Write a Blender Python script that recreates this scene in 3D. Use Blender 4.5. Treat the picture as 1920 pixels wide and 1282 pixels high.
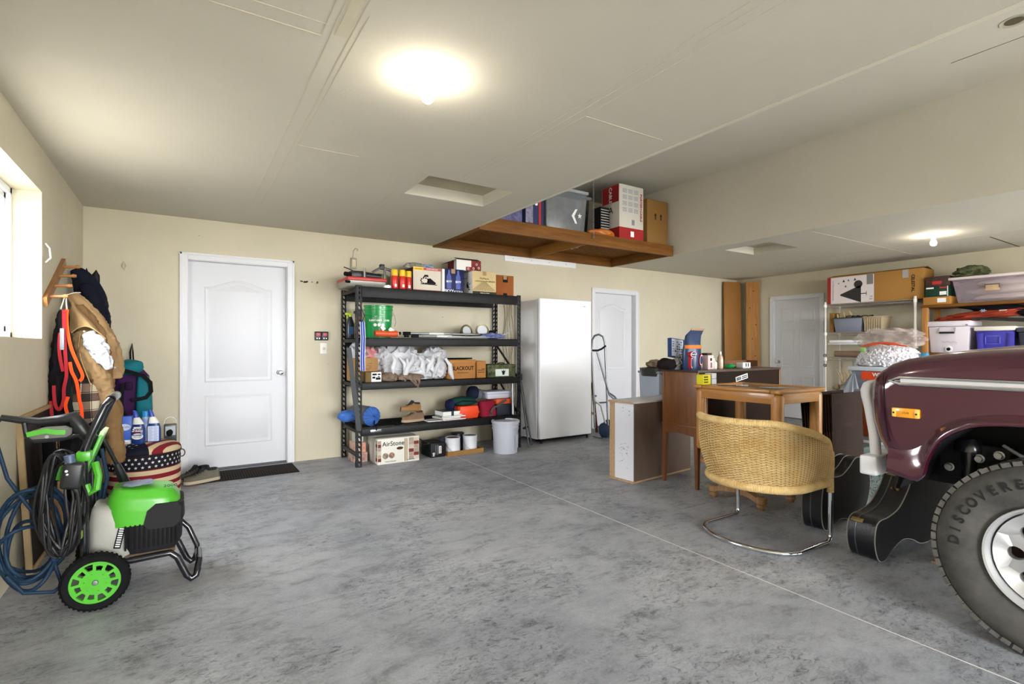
import bpy, bmesh, math, random
from mathutils import Vector, Matrix, noise
R = math.radians
PI = math.pi
random.seed(7)
for o in list(bpy.data.objects):
    bpy.data.objects.remove(o)
SC = bpy.context.scene
COL = SC.collection

# ------------------------------------------------------------ camera, sky, exposure
cd = bpy.data.cameras.new('camera')
cam = bpy.data.objects.new('camera', cd)
COL.objects.link(cam)
cam.location = (0, 0, 1.21)
cam.rotation_euler = (R(90), 0, R(-32.5))
cd.sensor_width = 36
cd.lens = 964 / 1920 * 36
cd.shift_y = 9 / 1920
cd.clip_start = 0.05
SC.camera = cam

W = bpy.data.worlds.new('sky')
SC.world = W
W.use_nodes = True
bgn = W.node_tree.nodes['Background']
bgn.inputs[0].default_value = (0.95, 0.97, 1.0, 1)
bgn.inputs[1].default_value = 7.5
SC.view_settings.view_transform = 'Standard'
SC.view_settings.look = 'None'
SC.view_settings.gamma = 1
SC.view_settings.use_curve_mapping = False
SC.view_settings.exposure = 2.12
BULB_L = 44.0
BULB_R = 44.0


def portal(name, loc, rot, sx, sy):
    l = bpy.data.lights.new(name, 'AREA')
    l.shape = 'RECTANGLE'
    l.size = sx
    l.size_y = sy
    l.cycles.is_portal = True
    o = bpy.data.objects.new(name, l)
    COL.objects.link(o)
    o.location = loc
    o.rotation_euler = rot


YF = -3.3      # inside face of the front wall, behind the camera
XL, XR, YB, ZC, ZR = -0.747, 8.65, 5.80, 2.44, 3.36
X1, X2 = 2.545, 5.525
OPEN = [(0.2, 2.3, 0, 2.15), (2.75, 5.35, 0, 2.6), (5.8, 8.3, 0, 2.15)]
for a, b, c, d in OPEN:
    portal('daylight', ((a + b) / 2, YF - 0.16, (c + d) / 2), (R(90), 0, 0), b - a, d - c)
portal('daylight', (XL - 0.2, 3.64, 1.71), (R(90), 0, R(-90)), 1.2, 0.9)


# ------------------------------------------------------------ materials
def lin(h):
    v = [int(h[i:i + 2], 16) / 255 for i in (0, 2, 4)]
    return tuple((c / 12.92 if c <= .04045 else ((c + .055) / 1.055) ** 2.4) for c in v) + (1,)


MC = {}


def mat(key, hexc, rough=.6, metal=0, var=.0, vs=4, bump=0, bs=60, coat=0, stretch=None, hex2=None,
        emit=0, trans=0, spec=None, rvar=0):
    if key in MC:
        return MC[key]
    m = bpy.data.materials.new(key)
    m.use_nodes = True
    nt = m.node_tree
    p = nt.nodes['Principled BSDF']
    p.inputs['Base Color'].default_value = lin(hexc)
    p.inputs['Roughness'].default_value = rough
    p.inputs['Metallic'].default_value = metal
    p.inputs['Coat Weight'].default_value = coat
    p.inputs['Coat Roughness'].default_value = .08
    p.inputs['Specular IOR Level'].default_value = spec if spec is not None else (.12 if rough >= .7 else .2 if rough > .45 else .5)
    p.inputs['Transmission Weight'].default_value = trans
    if emit:
        p.inputs['Emission Color'].default_value = lin(hexc)
        p.inputs['Emission Strength'].default_value = emit
    if var or bump or hex2 or rvar:
        tc = nt.nodes.new('ShaderNodeTexCoord')
        mp = nt.nodes.new('ShaderNodeMapping')
        nt.links.new(tc.outputs['Object'], mp.inputs[0])
        if stretch:
            mp.inputs['Scale'].default_value = stretch
    if var or hex2 or rvar:
        n = nt.nodes.new('ShaderNodeTexNoise')
        n.inputs['Scale'].default_value = vs
        n.inputs['Detail'].default_value = 6
        n.inputs['Roughness'].default_value = .65
        nt.links.new(mp.outputs[0], n.inputs['Vector'])
        cr = nt.nodes.new('ShaderNodeValToRGB')
        cr.color_ramp.elements[0].position = .3
        cr.color_ramp.elements[1].position = .7
        c = lin(hexc)
        d = lin(hex2) if hex2 else tuple(x * (1 - var) for x in c[:3]) + (1,)
        cr.color_ramp.elements[0].color = d
        cr.color_ramp.elements[1].color = c
        nt.links.new(n.outputs[0], cr.inputs[0])
        nt.links.new(cr.outputs[0], p.inputs['Base Color'])
        if rvar:
            mr = nt.nodes.new('ShaderNodeMapRange')
            mr.inputs['To Min'].default_value = rough - rvar
            mr.inputs['To Max'].default_value = rough + rvar
            nt.links.new(n.outputs[0], mr.inputs[0])
            nt.links.new(mr.outputs[0], p.inputs['Roughness'])
    if bump:
        nb = nt.nodes.new('ShaderNodeTexNoise')
        nb.inputs['Scale'].default_value = bs
        nb.inputs['Detail'].default_value = 3
        nt.links.new(mp.outputs[0], nb.inputs['Vector'])
        bu = nt.nodes.new('ShaderNodeBump')
        bu.inputs['Strength'].default_value = bump
        bu.inputs['Distance'].default_value = .01
        nt.links.new(nb.outputs[0], bu.inputs['Height'])
        nt.links.new(bu.outputs[0], p.inputs['Normal'])
    MC[key] = m
    return m


def clear(key, hexc, opac=.25, rough=.15):
    """thin clear sheet: mostly transparent, some sheen"""
    if key in MC:
        return MC[key]
    m = bpy.data.materials.new(key)
    m.use_nodes = True
    nt = m.node_tree
    p = nt.nodes['Principled BSDF']
    p.inputs['Base Color'].default_value = lin(hexc)
    p.inputs['Roughness'].default_value = rough
    p.inputs['Alpha'].default_value = opac
    MC[key] = m
    return m


def plaid_mat():
    m = bpy.data.materials.new('plaid flannel')
    m.use_nodes = True
    nt = m.node_tree
    p = nt.nodes['Principled BSDF']
    p.inputs['Roughness'].default_value = .9
    tc = nt.nodes.new('ShaderNodeTexCoord')
    sx = nt.nodes.new('ShaderNodeSeparateXYZ')
    nt.links.new(tc.outputs['Object'], sx.inputs[0])

    def stripes(sock, per, w, soft=False):
        a = nt.nodes.new('ShaderNodeMath'); a.operation = 'DIVIDE'; a.inputs[1].default_value = per
        nt.links.new(sock, a.inputs[0])
        b = nt.nodes.new('ShaderNodeMath'); b.operation = 'FRACT'
        nt.links.new(a.outputs[0], b.inputs[0])
        c = nt.nodes.new('ShaderNodeMath'); c.operation = 'LESS_THAN'; c.inputs[1].default_value = w
        nt.links.new(b.outputs[0], c.inputs[0])
        return c.outputs[0]

    def mix(fac, a, b):
        x = nt.nodes.new('ShaderNodeMix'); x.data_type = 'RGBA'
        nt.links.new(fac, x.inputs[0])
        for s, v in ((6, a), (7, b)):
            if isinstance(v, str):
                x.inputs[s].default_value = lin(v)
            else:
                nt.links.new(v, x.inputs[s])
        return x.outputs[2]
    c = mix(stripes(sx.outputs['Z'], .12, .45), 'c9bfa6', '6d5748')
    c2 = mix(stripes(sx.outputs['Z'], .12, .45), '7d6757', '2c2422')
    c = mix(stripes(sx.outputs['X'], .1, .45), c, c2)
    c = mix(stripes(sx.outputs['Z'], .06, .07), c, '221c1e')
    c = mix(stripes(sx.outputs['X'], .05, .07), c, '221c1e')
    nt.links.new(c, p.inputs['Base Color'])
    return m


def floor_mat():
    m = bpy.data.materials.new('worn grey concrete')
    m.use_nodes = True
    nt = m.node_tree
    N, L = nt.nodes, nt.links
    p = N['Principled BSDF']
    geo = N.new('ShaderNodeNewGeometry')

    def noi(s, det=8, ro=.62, dist=0, sc=None):
        mp = N.new('ShaderNodeMapping')
        if sc:
            mp.inputs['Scale'].default_value = sc
        L.new(geo.outputs['Position'], mp.inputs[0])
        n = N.new('ShaderNodeTexNoise')
        n.inputs['Scale'].default_value = s
        n.inputs['Detail'].default_value = det
        n.inputs['Roughness'].default_value = ro
        n.inputs['Distortion'].default_value = dist
        L.new(mp.outputs[0], n.inputs['Vector'])
        return n.outputs[0]

    def ramp(sock, stops):
        r = N.new('ShaderNodeValToRGB')
        e = r.color_ramp.elements
        e[0].position, e[0].color = stops[0][0], stops[0][1]
        e[1].position, e[1].color = stops[-1][0], stops[-1][1]
        for q, c in stops[1:-1]:
            x = e.new(q); x.color = c
        L.new(sock, r.inputs[0])
        return r.outputs[0]

    def mul(a, b, f=1):
        x = N.new('ShaderNodeMix'); x.data_type = 'RGBA'; x.blend_type = 'MULTIPLY'
        x.inputs[0].default_value = f
        L.new(a, x.inputs[6]); L.new(b, x.inputs[7])
        return x.outputs[2]

    def g(v):
        return (v, v, v, 1)
    base = ramp(noi(.9, 6, .6, .2), [(.3, lin('888b93')), (.5, lin('9da0a6')), (.72, lin('b3b4b8'))])
    smear = ramp(noi(4.2, 13, .8, .3, (1, 1.7, 1)), [(.36, g(.54)), (.48, g(.93)), (.62, g(1.10))])
    scuff = ramp(noi(19, 10, .85, .9, (1.0, 1.9, 1)), [(.40, g(.32)), (.47, g(.94)), (.62, g(1.12))])
    fine = ramp(noi(90, 4, .7), [(.3, g(.86)), (.7, g(1.08))])
    patch = ramp(noi(1.3, 4, .5, .6), [(.45, g(0)), (.55, g(1))])
    sm2 = N.new('ShaderNodeMix'); sm2.data_type = 'RGBA'
    L.new(patch, sm2.inputs[0]); sm2.inputs[6].default_value = g(1); L.new(scuff, sm2.inputs[7])
    # roundish foot prints scattered in patches
    vo = N.new('ShaderNodeTexVoronoi')
    mpv = N.new('ShaderNodeMapping'); mpv.inputs['Scale'].default_value = (1.2, 2.3, 1)
    L.new(geo.outputs['Position'], mpv.inputs[0]); L.new(mpv.outputs[0], vo.inputs['Vector'])
    vo.inputs['Scale'].default_value = 7.5
    vo.inputs['Randomness'].default_value = 1
    pr = ramp(vo.outputs['Distance'], [(.14, g(.78)), (.19, g(1))])
    pm = ramp(noi(.7, 3, .5, .3, (1.3, 1, 1)), [(.46, g(0)), (.55, g(.8))])
    sm3 = N.new('ShaderNodeMix'); sm3.data_type = 'RGBA'
    L.new(pm, sm3.inputs[0]); sm3.inputs[6].default_value = g(1); L.new(pr, sm3.inputs[7])
    c = mul(mul(mul(mul(base, smear), sm2.outputs[2]), fine), sm3.outputs[2])
    L.new(c, p.inputs['Base Color'])
    L.new(ramp(noi(3, 6, .6), [(.3, g(.42)), (.7, g(.62))]), p.inputs['Roughness'])
    p.inputs['Specular IOR Level'].default_value = .35
    bu = N.new('ShaderNodeBump'); bu.inputs['Strength'].default_value = .15; bu.inputs['Distance'].default_value = .004
    L.new(noi(35, 5, .7), bu.inputs['Height']); L.new(bu.outputs[0], p.inputs['Normal'])
    return m


def wood(key, h1, h2, rough=.5, stretch=(14, 14, 1.2), coat=0, vs=3):
    return mat(key, h1, rough, hex2=h2, vs=vs, stretch=stretch, coat=coat, bump=.08, bs=30)


M_WALL = mat('painted beige plasterboard', 'cfc7b0', .9, var=.09, vs=1.4, bump=.12, bs=45)
M_CEIL = mat('painted ceiling board', 'cec9ba', .92, var=.05, vs=1.1, bump=.08, bs=50)
M_TRIM = mat('white gloss trim', 'd9d9dc', .45)
M_DOOR = mat('white door paint', 'cfd0d4', .42)
M_BLACK = mat('black powder coat', '0d0e11', .5, var=.3, vs=30, spec=.3)
M_BLK = mat('matt black', '141416', .7)
M_BPL = mat('black plastic', '1b1c1f', .4)
M_DKG = mat('dark grey', '3b3c3f', .6)
M_GRY = mat('mid grey', '8d8f92', .5)
M_CHR = mat('chrome', 'd8dadd', .12, 1)
M_STL = mat('brushed steel', 'a9abae', .32, 1)
M_WHT = mat('white plastic', 'e8e8ea', .45)
M_PAP = mat('white paper', 'e9e8e4', .8)
M_CARD = mat('cardboard', 'b3895a', .85, var=.16, vs=6, stretch=(1, 1, 8))
M_CARD2 = mat('dull cardboard', '9a7240', .85, var=.18, vs=6)
M_DKCARD = mat('dark brown cardboard', '4c3c34', .85, var=.12, vs=5)
M_RED = mat('red plastic', 'b3231f', .4)
M_ORG = mat('orange plastic', 'f0491e', .45)
M_YEL = mat('yellow plastic', 'e8c322', .45)
M_INK = mat('black ink', '18181a', .7)
M_INKW = mat('white ink', 'f1f1f1', .7)
M_GRN = mat('green plastic', '0c8f45', .28, coat=.3)
M_LIME = mat('lime green plastic', '50b02c', .35, var=.08, vs=9, coat=.2)
M_BLU = mat('royal blue', '263f9c', .5)
M_NAVY = mat('navy', '1b2140', .7)
M_TAPE = mat('brown packing tape', '9b7440', .35)
M_PURP = mat('purple nylon', '41214f', .7)
M_TEAL = mat('teal nylon', '12707c', .65)
M_OAK = wood('honey oak', 'c48d4a', 'a06a2c', .38, coat=.25)
M_OAKX = wood('honey oak along x', 'c48a44', 'a06a2c', .38, (1.2, 14, 14), .25)
M_OAKY = wood('honey oak along y', 'c48a44', 'a06a2c', .38, (14, 1.2, 14), .25)
M_WAL = wood('brown walnut veneer', '80502a', '603817', .4, (6, 6, .8), .2)
M_PINE = wood('pine board', 'b9854c', '9a6731', .6, (10, 10, .9))
M_PINEX = wood('stained joist along x', '855824', '613c18', .6, (.9, 10, 10))
M_PINEY = wood('stained joist along y', '855824', '613c18', .6, (10, .9, 10))
M_OSB = mat('flake board', '8a5a24', .8, hex2='4d2f12', vs=26, bump=.3, bs=40, stretch=(1, 2.5, 1))


# ------------------------------------------------------------ mesh builder
class B:
    def __init__(s, T=None):
        s.bm = bmesh.new()
        s.mi = 0
        s.T = T

    def _v(s, co):
        co = Vector(co)
        if s.T is not None:
            co = s.T @ co
        return s.bm.verts.new(co)

    def _f(s, vs):
        try:
            f = s.bm.faces.new(vs)
            f.material_index = s.mi
            return f
        except ValueError:
            return None

    def box(s, x0, x1, y0, y1, z0, z1, bev=0, seg=2):
        v = [s._v(c) for c in ((x0, y0, z0), (x1, y0, z0), (x1, y1, z0), (x0, y1, z0),
                               (x0, y0, z1), (x1, y0, z1), (x1, y1, z1), (x0, y1, z1))]
        fs = [s._f([v[i] for i in q]) for q in ((0, 3, 2, 1), (4, 5, 6, 7), (0, 1, 5, 4),
                                                (1, 2, 6, 5), (2, 3, 7, 6), (3, 0, 4, 7))]
        if bev:
            es = list({e for f in fs for e in f.edges})
            bmesh.ops.bevel(s.bm, geom=es, offset=bev, segments=seg, profile=.5, affect='EDGES', material=s.mi)
        return s

    def taper(s, x0, x1, y0, y1, z0, z1, dx, dy, bev=0):
        """box whose bottom is narrower by dx, dy on each side"""
        v = [s._v(c) for c in ((x0 + dx, y0 + dy, z0), (x1 - dx, y0 + dy, z0), (x1 - dx, y1 - dy, z0), (x0 + dx, y1 - dy, z0),
                               (x0, y0, z1), (x1, y0, z1), (x1, y1, z1), (x0, y1, z1))]
        fs = [s._f([v[i] for i in q]) for q in ((0, 3, 2, 1), (4, 5, 6, 7), (0, 1, 5, 4),
                                                (1, 2, 6, 5), (2, 3, 7, 6), (3, 0, 4, 7))]
        if bev:
            es = list({e for f in fs for e in f.edges})
            bmesh.ops.bevel(s.bm, geom=es, offset=bev, segments=2, profile=.5, affect='EDGES', material=s.mi)
        return s

    def tube(s, pts, r, n=8, closed=False, caps=True):
        pts = [Vector(p) for p in pts]
        m = len(pts)
        rs = r if isinstance(r, (list, tuple)) else [r] * m
        rings = []
        prev = None
        for i, p in enumerate(pts):
            if closed:
                t = pts[(i + 1) % m] - pts[i - 1]
            else:
                t = pts[min(i + 1, m - 1)] - pts[max(i - 1, 0)]
            if t.length < 1e-9:
                t = Vector((0, 0, 1))
            t.normalize()
            if prev is None:
                a = Vector((0, 0, 1)) if abs(t.z) < .9 else Vector((1, 0, 0))
                nrm = t.cross(a).normalized()
            else:
                nrm = (prev - t * prev.dot(t))
                if nrm.length < 1e-6:
                    nrm = t.cross(Vector((1, 0, 0)))
                nrm.normalize()
            prev = nrm
            bi = t.cross(nrm)
            rings.append([s._v(p + (nrm * math.cos(2 * PI * k / n) + bi * math.sin(2 * PI * k / n)) * rs[i]) for k in range(n)])
        for i in range(m if closed else m - 1):
            a, b = rings[i], rings[(i + 1) % m]
            for k in range(n):
                s._f([a[k], a[(k + 1) % n], b[(k + 1) % n], b[k]])
        if caps and not closed:
            s._f(rings[0][::-1])
            s._f(rings[-1])
        return s

    def cyl(s, p0, p1, r0, r1=None, n=16, caps=True):
        return s.tube([p0, p1], [r0, r0 if r1 is None else r1], n, caps=caps)

    def lathe(s, prof, c=(0, 0, 0), n=32, axis='z', a0=0, a1=2 * PI):
        full = abs(a1 - a0 - 2 * PI) < 1e-6
        k = n if full else n + 1
        rings = []
        for r, h in prof:
            if r < 1e-6:
                q = {'z': (c[0], c[1], c[2] + h), 'x': (c[0] + h, c[1], c[2]), 'y': (c[0], c[1] + h, c[2])}[axis]
                rings.append([s._v(q)])
                continue
            ring = []
            for j in range(k):
                a = a0 + (a1 - a0) * j / n
                u, w = r * math.cos(a), r * math.sin(a)
                q = {'z': (c[0] + u, c[1] + w, c[2] + h), 'x': (c[0] + h, c[1] + u, c[2] + w),
                     'y': (c[0] + w, c[1] + h, c[2] + u)}[axis]
                ring.append(s._v(q))
            rings.append(ring)
        for a, b in zip(rings, rings[1:]):
            for j in range(k if full else k - 1):
                j2 = (j + 1) % k
                if len(a) == 1 and len(b) == 1:
                    continue
                if len(a) == 1:
                    s._f([a[0], b[j], b[j2]])
                elif len(b) == 1:
                    s._f([a[j], b[0], a[j2]])
                else:
                    s._f([a[j], b[j], b[j2], a[j2]])
        return s

    def prism(s, poly, a0, a1, axis='y'):
        def P(p, a):
            return {'x': (a, p[0], p[1]), 'y': (p[0], a, p[1]), 'z': (p[0], p[1], a)}[axis]
        A = [s._v(P(p, a0)) for p in poly]
        C = [s._v(P(p, a1)) for p in poly]
        n = len(poly)
        s._f(A)
        s._f(C[::-1])
        for i in range(n):
            s._f([A[i], C[i], C[(i + 1) % n], A[(i + 1) % n]])
        return s

    def surf(s, fn, nu, nv, cu=False):
        g = [[s._v(fn(i / nu, j / nv)) for j in range(nv + 1)] for i in range(nu if cu else nu + 1)]
        m = len(g)
        for i in range(m if cu else m - 1):
            for j in range(nv):
                a, b = g[i], g[(i + 1) % m]
                s._f([a[j], b[j], b[j + 1], a[j + 1]])
        return s

    def loft(s, secs, n=24, fold=0, ff=3, seed=0, caps=True, sq=1.0):
        """secs: (cx,cy,cz,rx,ry) horizontal sections"""
        rings = []
        m = len(secs)
        for i, (cx, cy, cz, rx, ry) in enumerate(secs):
            ring = []
            for k in range(n):
                a = 2 * PI * k / n
                co, si = math.cos(a), math.sin(a)
                if sq != 1:
                    co = math.copysign(abs(co) ** sq, co)
                    si = math.copysign(abs(si) ** sq, si)
                f = 1 + fold * noise.noise(Vector((math.cos(a) * ff + seed, math.sin(a) * ff, cz * 2.2))) * 2
                f += fold * .5 * noise.noise(Vector((math.cos(a) * ff * 2.6, math.sin(a) * ff * 2.6 + seed, cz * 6)))
                ring.append(s._v((cx + rx * co * f, cy + ry * si * f, cz)))
            rings.append(ring)
        for i in range(m - 1):
            a, b = rings[i], rings[i + 1]
            for k in range(n):
                s._f([a[k], a[(k + 1) % n], b[(k + 1) % n], b[k]])
        if caps:
            s._f(rings[0][::-1])
            s._f(rings[-1])
        return s

    def blob(s, c, r, amp=.1, fr=3, sub=3, seed=0, ridge=False, flat=None, fine=0):
        tmp = bmesh.new()
        bmesh.ops.create_icosphere(tmp, subdivisions=sub, radius=1)
        mp = {}
        for v in tmp.verts:
            d = v.co.normalized()
            q = d * fr + Vector((seed, seed * 1.7, 0))
            if ridge:
                k = 1 + amp * (1 - 3 * abs(noise.noise(q))) + amp * .5 * (1 - 3 * abs(noise.noise(q * 2.3)))
            else:
                k = 1 + amp * noise.noise(q) * 1.6
            if fine:
                k += fine * noise.noise(q * 4)
            p = Vector((d.x * r[0] * k, d.y * r[1] * k, d.z * r[2] * k))
            if flat is not None and p.z < -flat:
                p.z = -flat
            mp[v] = s._v((c[0] + p.x, c[1] + p.y, c[2] + p.z))
        for f in tmp.faces:
            s._f([mp[v] for v in f.verts])
        tmp.free()
        return s

    def limb(s, pts, rs, n=30, m=40, fold=.12, ff=2.2, seed=0, flat=1.0, fl=9):
        """a cloth tube: smooth path, changing radius, creases"""
        P = [Vector(p) for p in pts]
        k = len(P) - 1
        rings = []
        prev = None

        def at(u):
            i = min(int(u), k - 1)
            w = u - i
            a, b_, c, d = P[max(i - 1, 0)], P[i], P[i + 1], P[min(i + 2, k)]
            q = .5 * ((2 * b_) + (c - a) * w + (2 * a - 5 * b_ + 4 * c - d) * w * w + (3 * b_ - a - 3 * c + d) * w ** 3)
            return q, rs[i] + (rs[i + 1] - rs[i]) * w
        for j in range(m + 1):
            u = k * j / m
            q, r = at(u)
            q2, _ = at(min(u + .02, k - 1e-6))
            q1, _ = at(max(u - .02, 0))
            t = (q2 - q1).normalized()
            if prev is None:
                prev = t.cross(Vector((0, 1, 0)))
            nr = (prev - t * prev.dot(t)).normalized()
            prev = nr
            bi = t.cross(nr)
            ring = []
            for h in range(n):
                a = 2 * PI * h / n
                f = 1 + fold * 1.6 * noise.noise(Vector((math.cos(a) * ff, math.sin(a) * ff + seed, u * 1.1)))
                f += fold * (.9 - 2.6 * abs(noise.noise(Vector((math.cos(a) * ff * .8 + seed, math.sin(a) * ff * .8, u * fl * .33)))))
                if j in (0, m):
                    f *= .82
                ring.append(s._v(q + nr * math.cos(a) * r * f + bi * math.sin(a) * r * f * flat))
            rings.append(ring)
        for a_, b_ in zip(rings, rings[1:]):
            for h in range(n):
                s._f([a_[h], a_[(h + 1) % n], b_[(h + 1) % n], b_[h]])
        s._f(rings[0][::-1])
        s._f(rings[-1])
        return s

    def strip(s, pts, w, th=.003, nrm=(0, 0, 1)):
        """flat strap along pts; w wide in the direction across, th thick along nrm"""
        pts = [Vector(p) for p in pts]
        rr = []
        nn = Vector(nrm)
        for i, p in enumerate(pts):
            t = (pts[min(i + 1, len(pts) - 1)] - pts[max(i - 1, 0)]).normalized()
            sd = t.cross(nn)
            if sd.length < 1e-5:
                sd = Vector((1, 0, 0))
            sd.normalize()
            n2 = sd.cross(t).normalized()
            rr.append([s._v(p + sd * a * w / 2 + n2 * b * th / 2) for a, b in ((-1, -1), (1, -1), (1, 1), (-1, 1))])
        for a, b in zip(rr, rr[1:]):
            for k in range(4):
                s._f([a[k], a[(k + 1) % 4], b[(k + 1) % 4], b[k]])
        s._f(rr[0][::-1])
        s._f(rr[-1])
        return s

    def mesh(s, name, mats, org, smooth=35):
        bm = s.bm
        bmesh.ops.recalc_face_normals(bm, faces=bm.faces)
        if org is not None and Vector(org).length > 0:
            bmesh.ops.translate(bm, vec=-Vector(org), verts=bm.verts)
        if smooth:
            ca = R(smooth)
            for f in bm.faces:
                f.smooth = True
            for e in bm.edges:
                if len(e.link_faces) == 2:
                    if e.calc_face_angle(0) > ca:
                        e.smooth = False
        me = bpy.data.meshes.new(name)
        bm.to_mesh(me)
        bm.free()
        for m in (mats if isinstance(mats, (list, tuple)) else [mats]):
            me.materials.append(m)
        return me


ORG = {}


def thing(name, label, cat, loc, group=None):
    o = bpy.data.objects.new(name, None)
    o.empty_display_size = .05
    COL.objects.link(o)
    o.location = loc
    o['label'] = label
    o['category'] = cat
    if group:
        o['group'] = group
    ORG[o.name] = Vector(loc)
    return o


def part(name, b, mats, parent, smooth=35, label=None, kind=None):
    me = b.mesh(name, mats, ORG[parent.name], smooth)
    o = bpy.data.objects.new(name, me)
    COL.objects.link(o)
    o.parent = parent
    ORG[o.name] = ORG[parent.name]
    if label:
        o['label'] = label
    if kind:
        o['kind'] = kind
    return o


def single(name, b, mats, label, cat, loc, group=None, smooth=35, kind=None):
    me = b.mesh(name, mats, loc, smooth)
    o = bpy.data.objects.new(name, me)
    COL.objects.link(o)
    o.location = loc
    o['label'] = label
    o['category'] = cat
    if group:
        o['group'] = group
    if kind:
        o['kind'] = kind
    ORG[o.name] = Vector(loc)
    return o


def struct(name, b, mats, parent=None, smooth=0, loc=(0, 0, 0)):
    me = b.mesh(name, mats, ORG[parent.name] if parent else loc, smooth)
    o = bpy.data.objects.new(name, me)
    COL.objects.link(o)
    if parent:
        o.parent = parent
        ORG[o.name] = ORG[parent.name]
    else:
        o.location = loc
        o['kind'] = 'structure'
        ORG[o.name] = Vector(loc)
    return o


def sroot(name, loc):
    o = bpy.data.objects.new(name, None)
    COL.objects.link(o)
    o.location = loc
    o['kind'] = 'structure'
    ORG[o.name] = Vector(loc)
    return o


def dup(root, off, label=None, group=None, rz=0):
    r = root.copy()
    COL.objects.link(r)
    r.location = root.location + Vector(off)
    r.rotation_euler = (0, 0, rz)
    ORG[r.name] = ORG[root.name] + Vector(off)
    if label:
        r['label'] = label
    if group:
        r['group'] = group
    for ch in list(root.children):
        c = ch.copy()
        COL.objects.link(c)
        c.parent = r
        for g in list(ch.children):
            d = g.copy()
            COL.objects.link(d)
            d.parent = c
    return r


FY = (R(90), 0, 0)             # print on a face that looks towards -Y
FX = (R(90), 0, R(-90))        # print on a face that looks towards -X


def txt(s, size, loc, rot, m, parent, name='lettering', bold=.0, sx=1, ext=.0006):
    cu = bpy.data.curves.new(name, 'FONT')
    cu.body = s
    cu.size = size
    cu.align_x = 'CENTER'
    cu.align_y = 'CENTER'
    cu.extrude = ext
    cu.offset = bold
    cu.resolution_u = 3
    t = bpy.data.objects.new('t', cu)
    me = bpy.data.meshes.new_from_object(t)
    bpy.data.objects.remove(t)
    me.materials.clear()
    me.materials.append(m)
    o = bpy.data.objects.new(name, me)
    COL.objects.link(o)
    o.parent = parent
    o.location = Vector(loc) - ORG[parent.name]
    o.rotation_euler = rot
    o.scale = (sx, 1, 1)
    ORG[o.name] = ORG[parent.name]
    return o


def holes(b, axis, a0, a1, rng_u, rng_v, hs):
    """slab between a0 and a1 on axis with rectangular holes (u0,u1,v0,v1)"""
    us = sorted({rng_u[0], rng_u[1], *[h[0] for h in hs], *[h[1] for h in hs]})
    vs = sorted({rng_v[0], rng_v[1], *[h[2] for h in hs], *[h[3] for h in hs]})
    for i in range(len(us) - 1):
        for j in range(len(vs) - 1):
            cu, cv = (us[i] + us[i + 1]) / 2, (vs[j] + vs[j + 1]) / 2
            if any(h[0] < cu < h[1] and h[2] < cv < h[3] for h in hs):
                continue
            if axis == 'x':
                b.box(a0, a1, us[i], us[i + 1], vs[j], vs[j + 1])
            elif axis == 'y':
                b.box(us[i], us[i + 1], a0, a1, vs[j], vs[j + 1])
            else:
                b.box(us[i], us[i + 1], vs[j], vs[j + 1], a0, a1)
    return b


# ------------------------------------------------------------ the room
M_FLOOR = floor_mat()
fl = struct('floor', B().box(XL - .3, XR + .3, YF - .1, YB + .3, -.14, -.03), mat('joint bottom', '2a2a2a', .9))
xs = [(XL - .02, 2.530 - .0042), (2.530 + .0042, 5.6 - .003), (5.6 + .003, XR + .02)]
ys = [(YF - .1, -.6 - .002), (-.6 + .002, 2.555 - .0025), (2.555 + .003, YB + .02)]
for a, b in xs:
    for c, d in ys:
        struct('slab', B().box(a, b, c, d, -.03, 0), M_FLOOR, fl)
struct('joint_filler', B().box(2.5258, 2.5342, YF, YB, -.03, -.0004), mat('pale joint filler', 'dddcd6', .8), fl)
struct('trim_bounce_driveway', B().box(-3, 11, -14, YF - .1, -.15, -.01), mat('driveway concrete', 'b8b6b0', .9))  # unseen slab, added to bounce daylight in through the openings
struct('trim_unseen_ground', B().box(-60, 60, -60, 60, -.4, -.16), mat('gravel ground', '99958c', .95, var=.2, vs=.5))  # unseen ground, added to keep sky light from below off the ceiling

b = B()
holes(b, 'y', YB, YB + .14, (XL - .3, XR + .3), (-.03, ZR + .1), [(.02, .91, -.04, 2.05), (5.15, 6.01, -.04, 2.03)])
wb = struct('wall_back', b, M_WALL)
rs_ = random.Random(8)
sc_ = B()
for k in range(10):
    x = 1.03 + rs_.random() * .18
    sc_.box(x, x + rs_.uniform(.006, .03), YB - .0008, YB, 1.90 + rs_.uniform(-.012, .012), 1.903 + rs_.uniform(-.004, .012))
for k in range(60):
    x, z = rs_.uniform(-.7, 8), rs_.uniform(.1, 2.35)
    if -.1 < x < 1.02 and z < 2.15 or 5 < x < 6.1 and z < 2.15:
        continue
    sc_.box(x, x + rs_.uniform(.004, .016), YB - .0008, YB, z, z + rs_.uniform(.002, .006))
struct('scuff_marks', sc_, mat('wall scuff', '6f6552', .9), wb)
b = B()
holes(b, 'x', XL - .2, XL, (YF - .1, YB + .14), (-.03, ZC + .1), [(3.05, 4.26, 1.26, 2.17)])
struct('wall_left', b, M_WALL)
b = B()
holes(b, 'x', XR, XR + .14, (YF - .1, YB + .14), (-.03, ZC + .1), [(4.32, 5.10, -.04, 2.02)])
struct('wall_right', b, M_WALL)
b = B()
holes(b, 'y', YF - .15, YF, (XL - .3, XR + .3), (-.03, ZR + .1), OPEN)
struct('wall_front', b, M_WALL)
HA = (1.485, 2.21, 3.44, 3.94)
HB = (5.80, 6.42, 3.47, 4.06)
b = B()
holes(b, 'z', ZC, ZC + .02, (XL - .2, X1), (YF - .1, YB + .1), [HA])
struct('ceiling', b, M_CEIL)
b = B()
holes(b, 'z', ZC, ZC + .02, (X2, XR + .1), (YF - .1, YB + .1), [HB])
struct('ceiling_right', b, M_CEIL)
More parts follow.
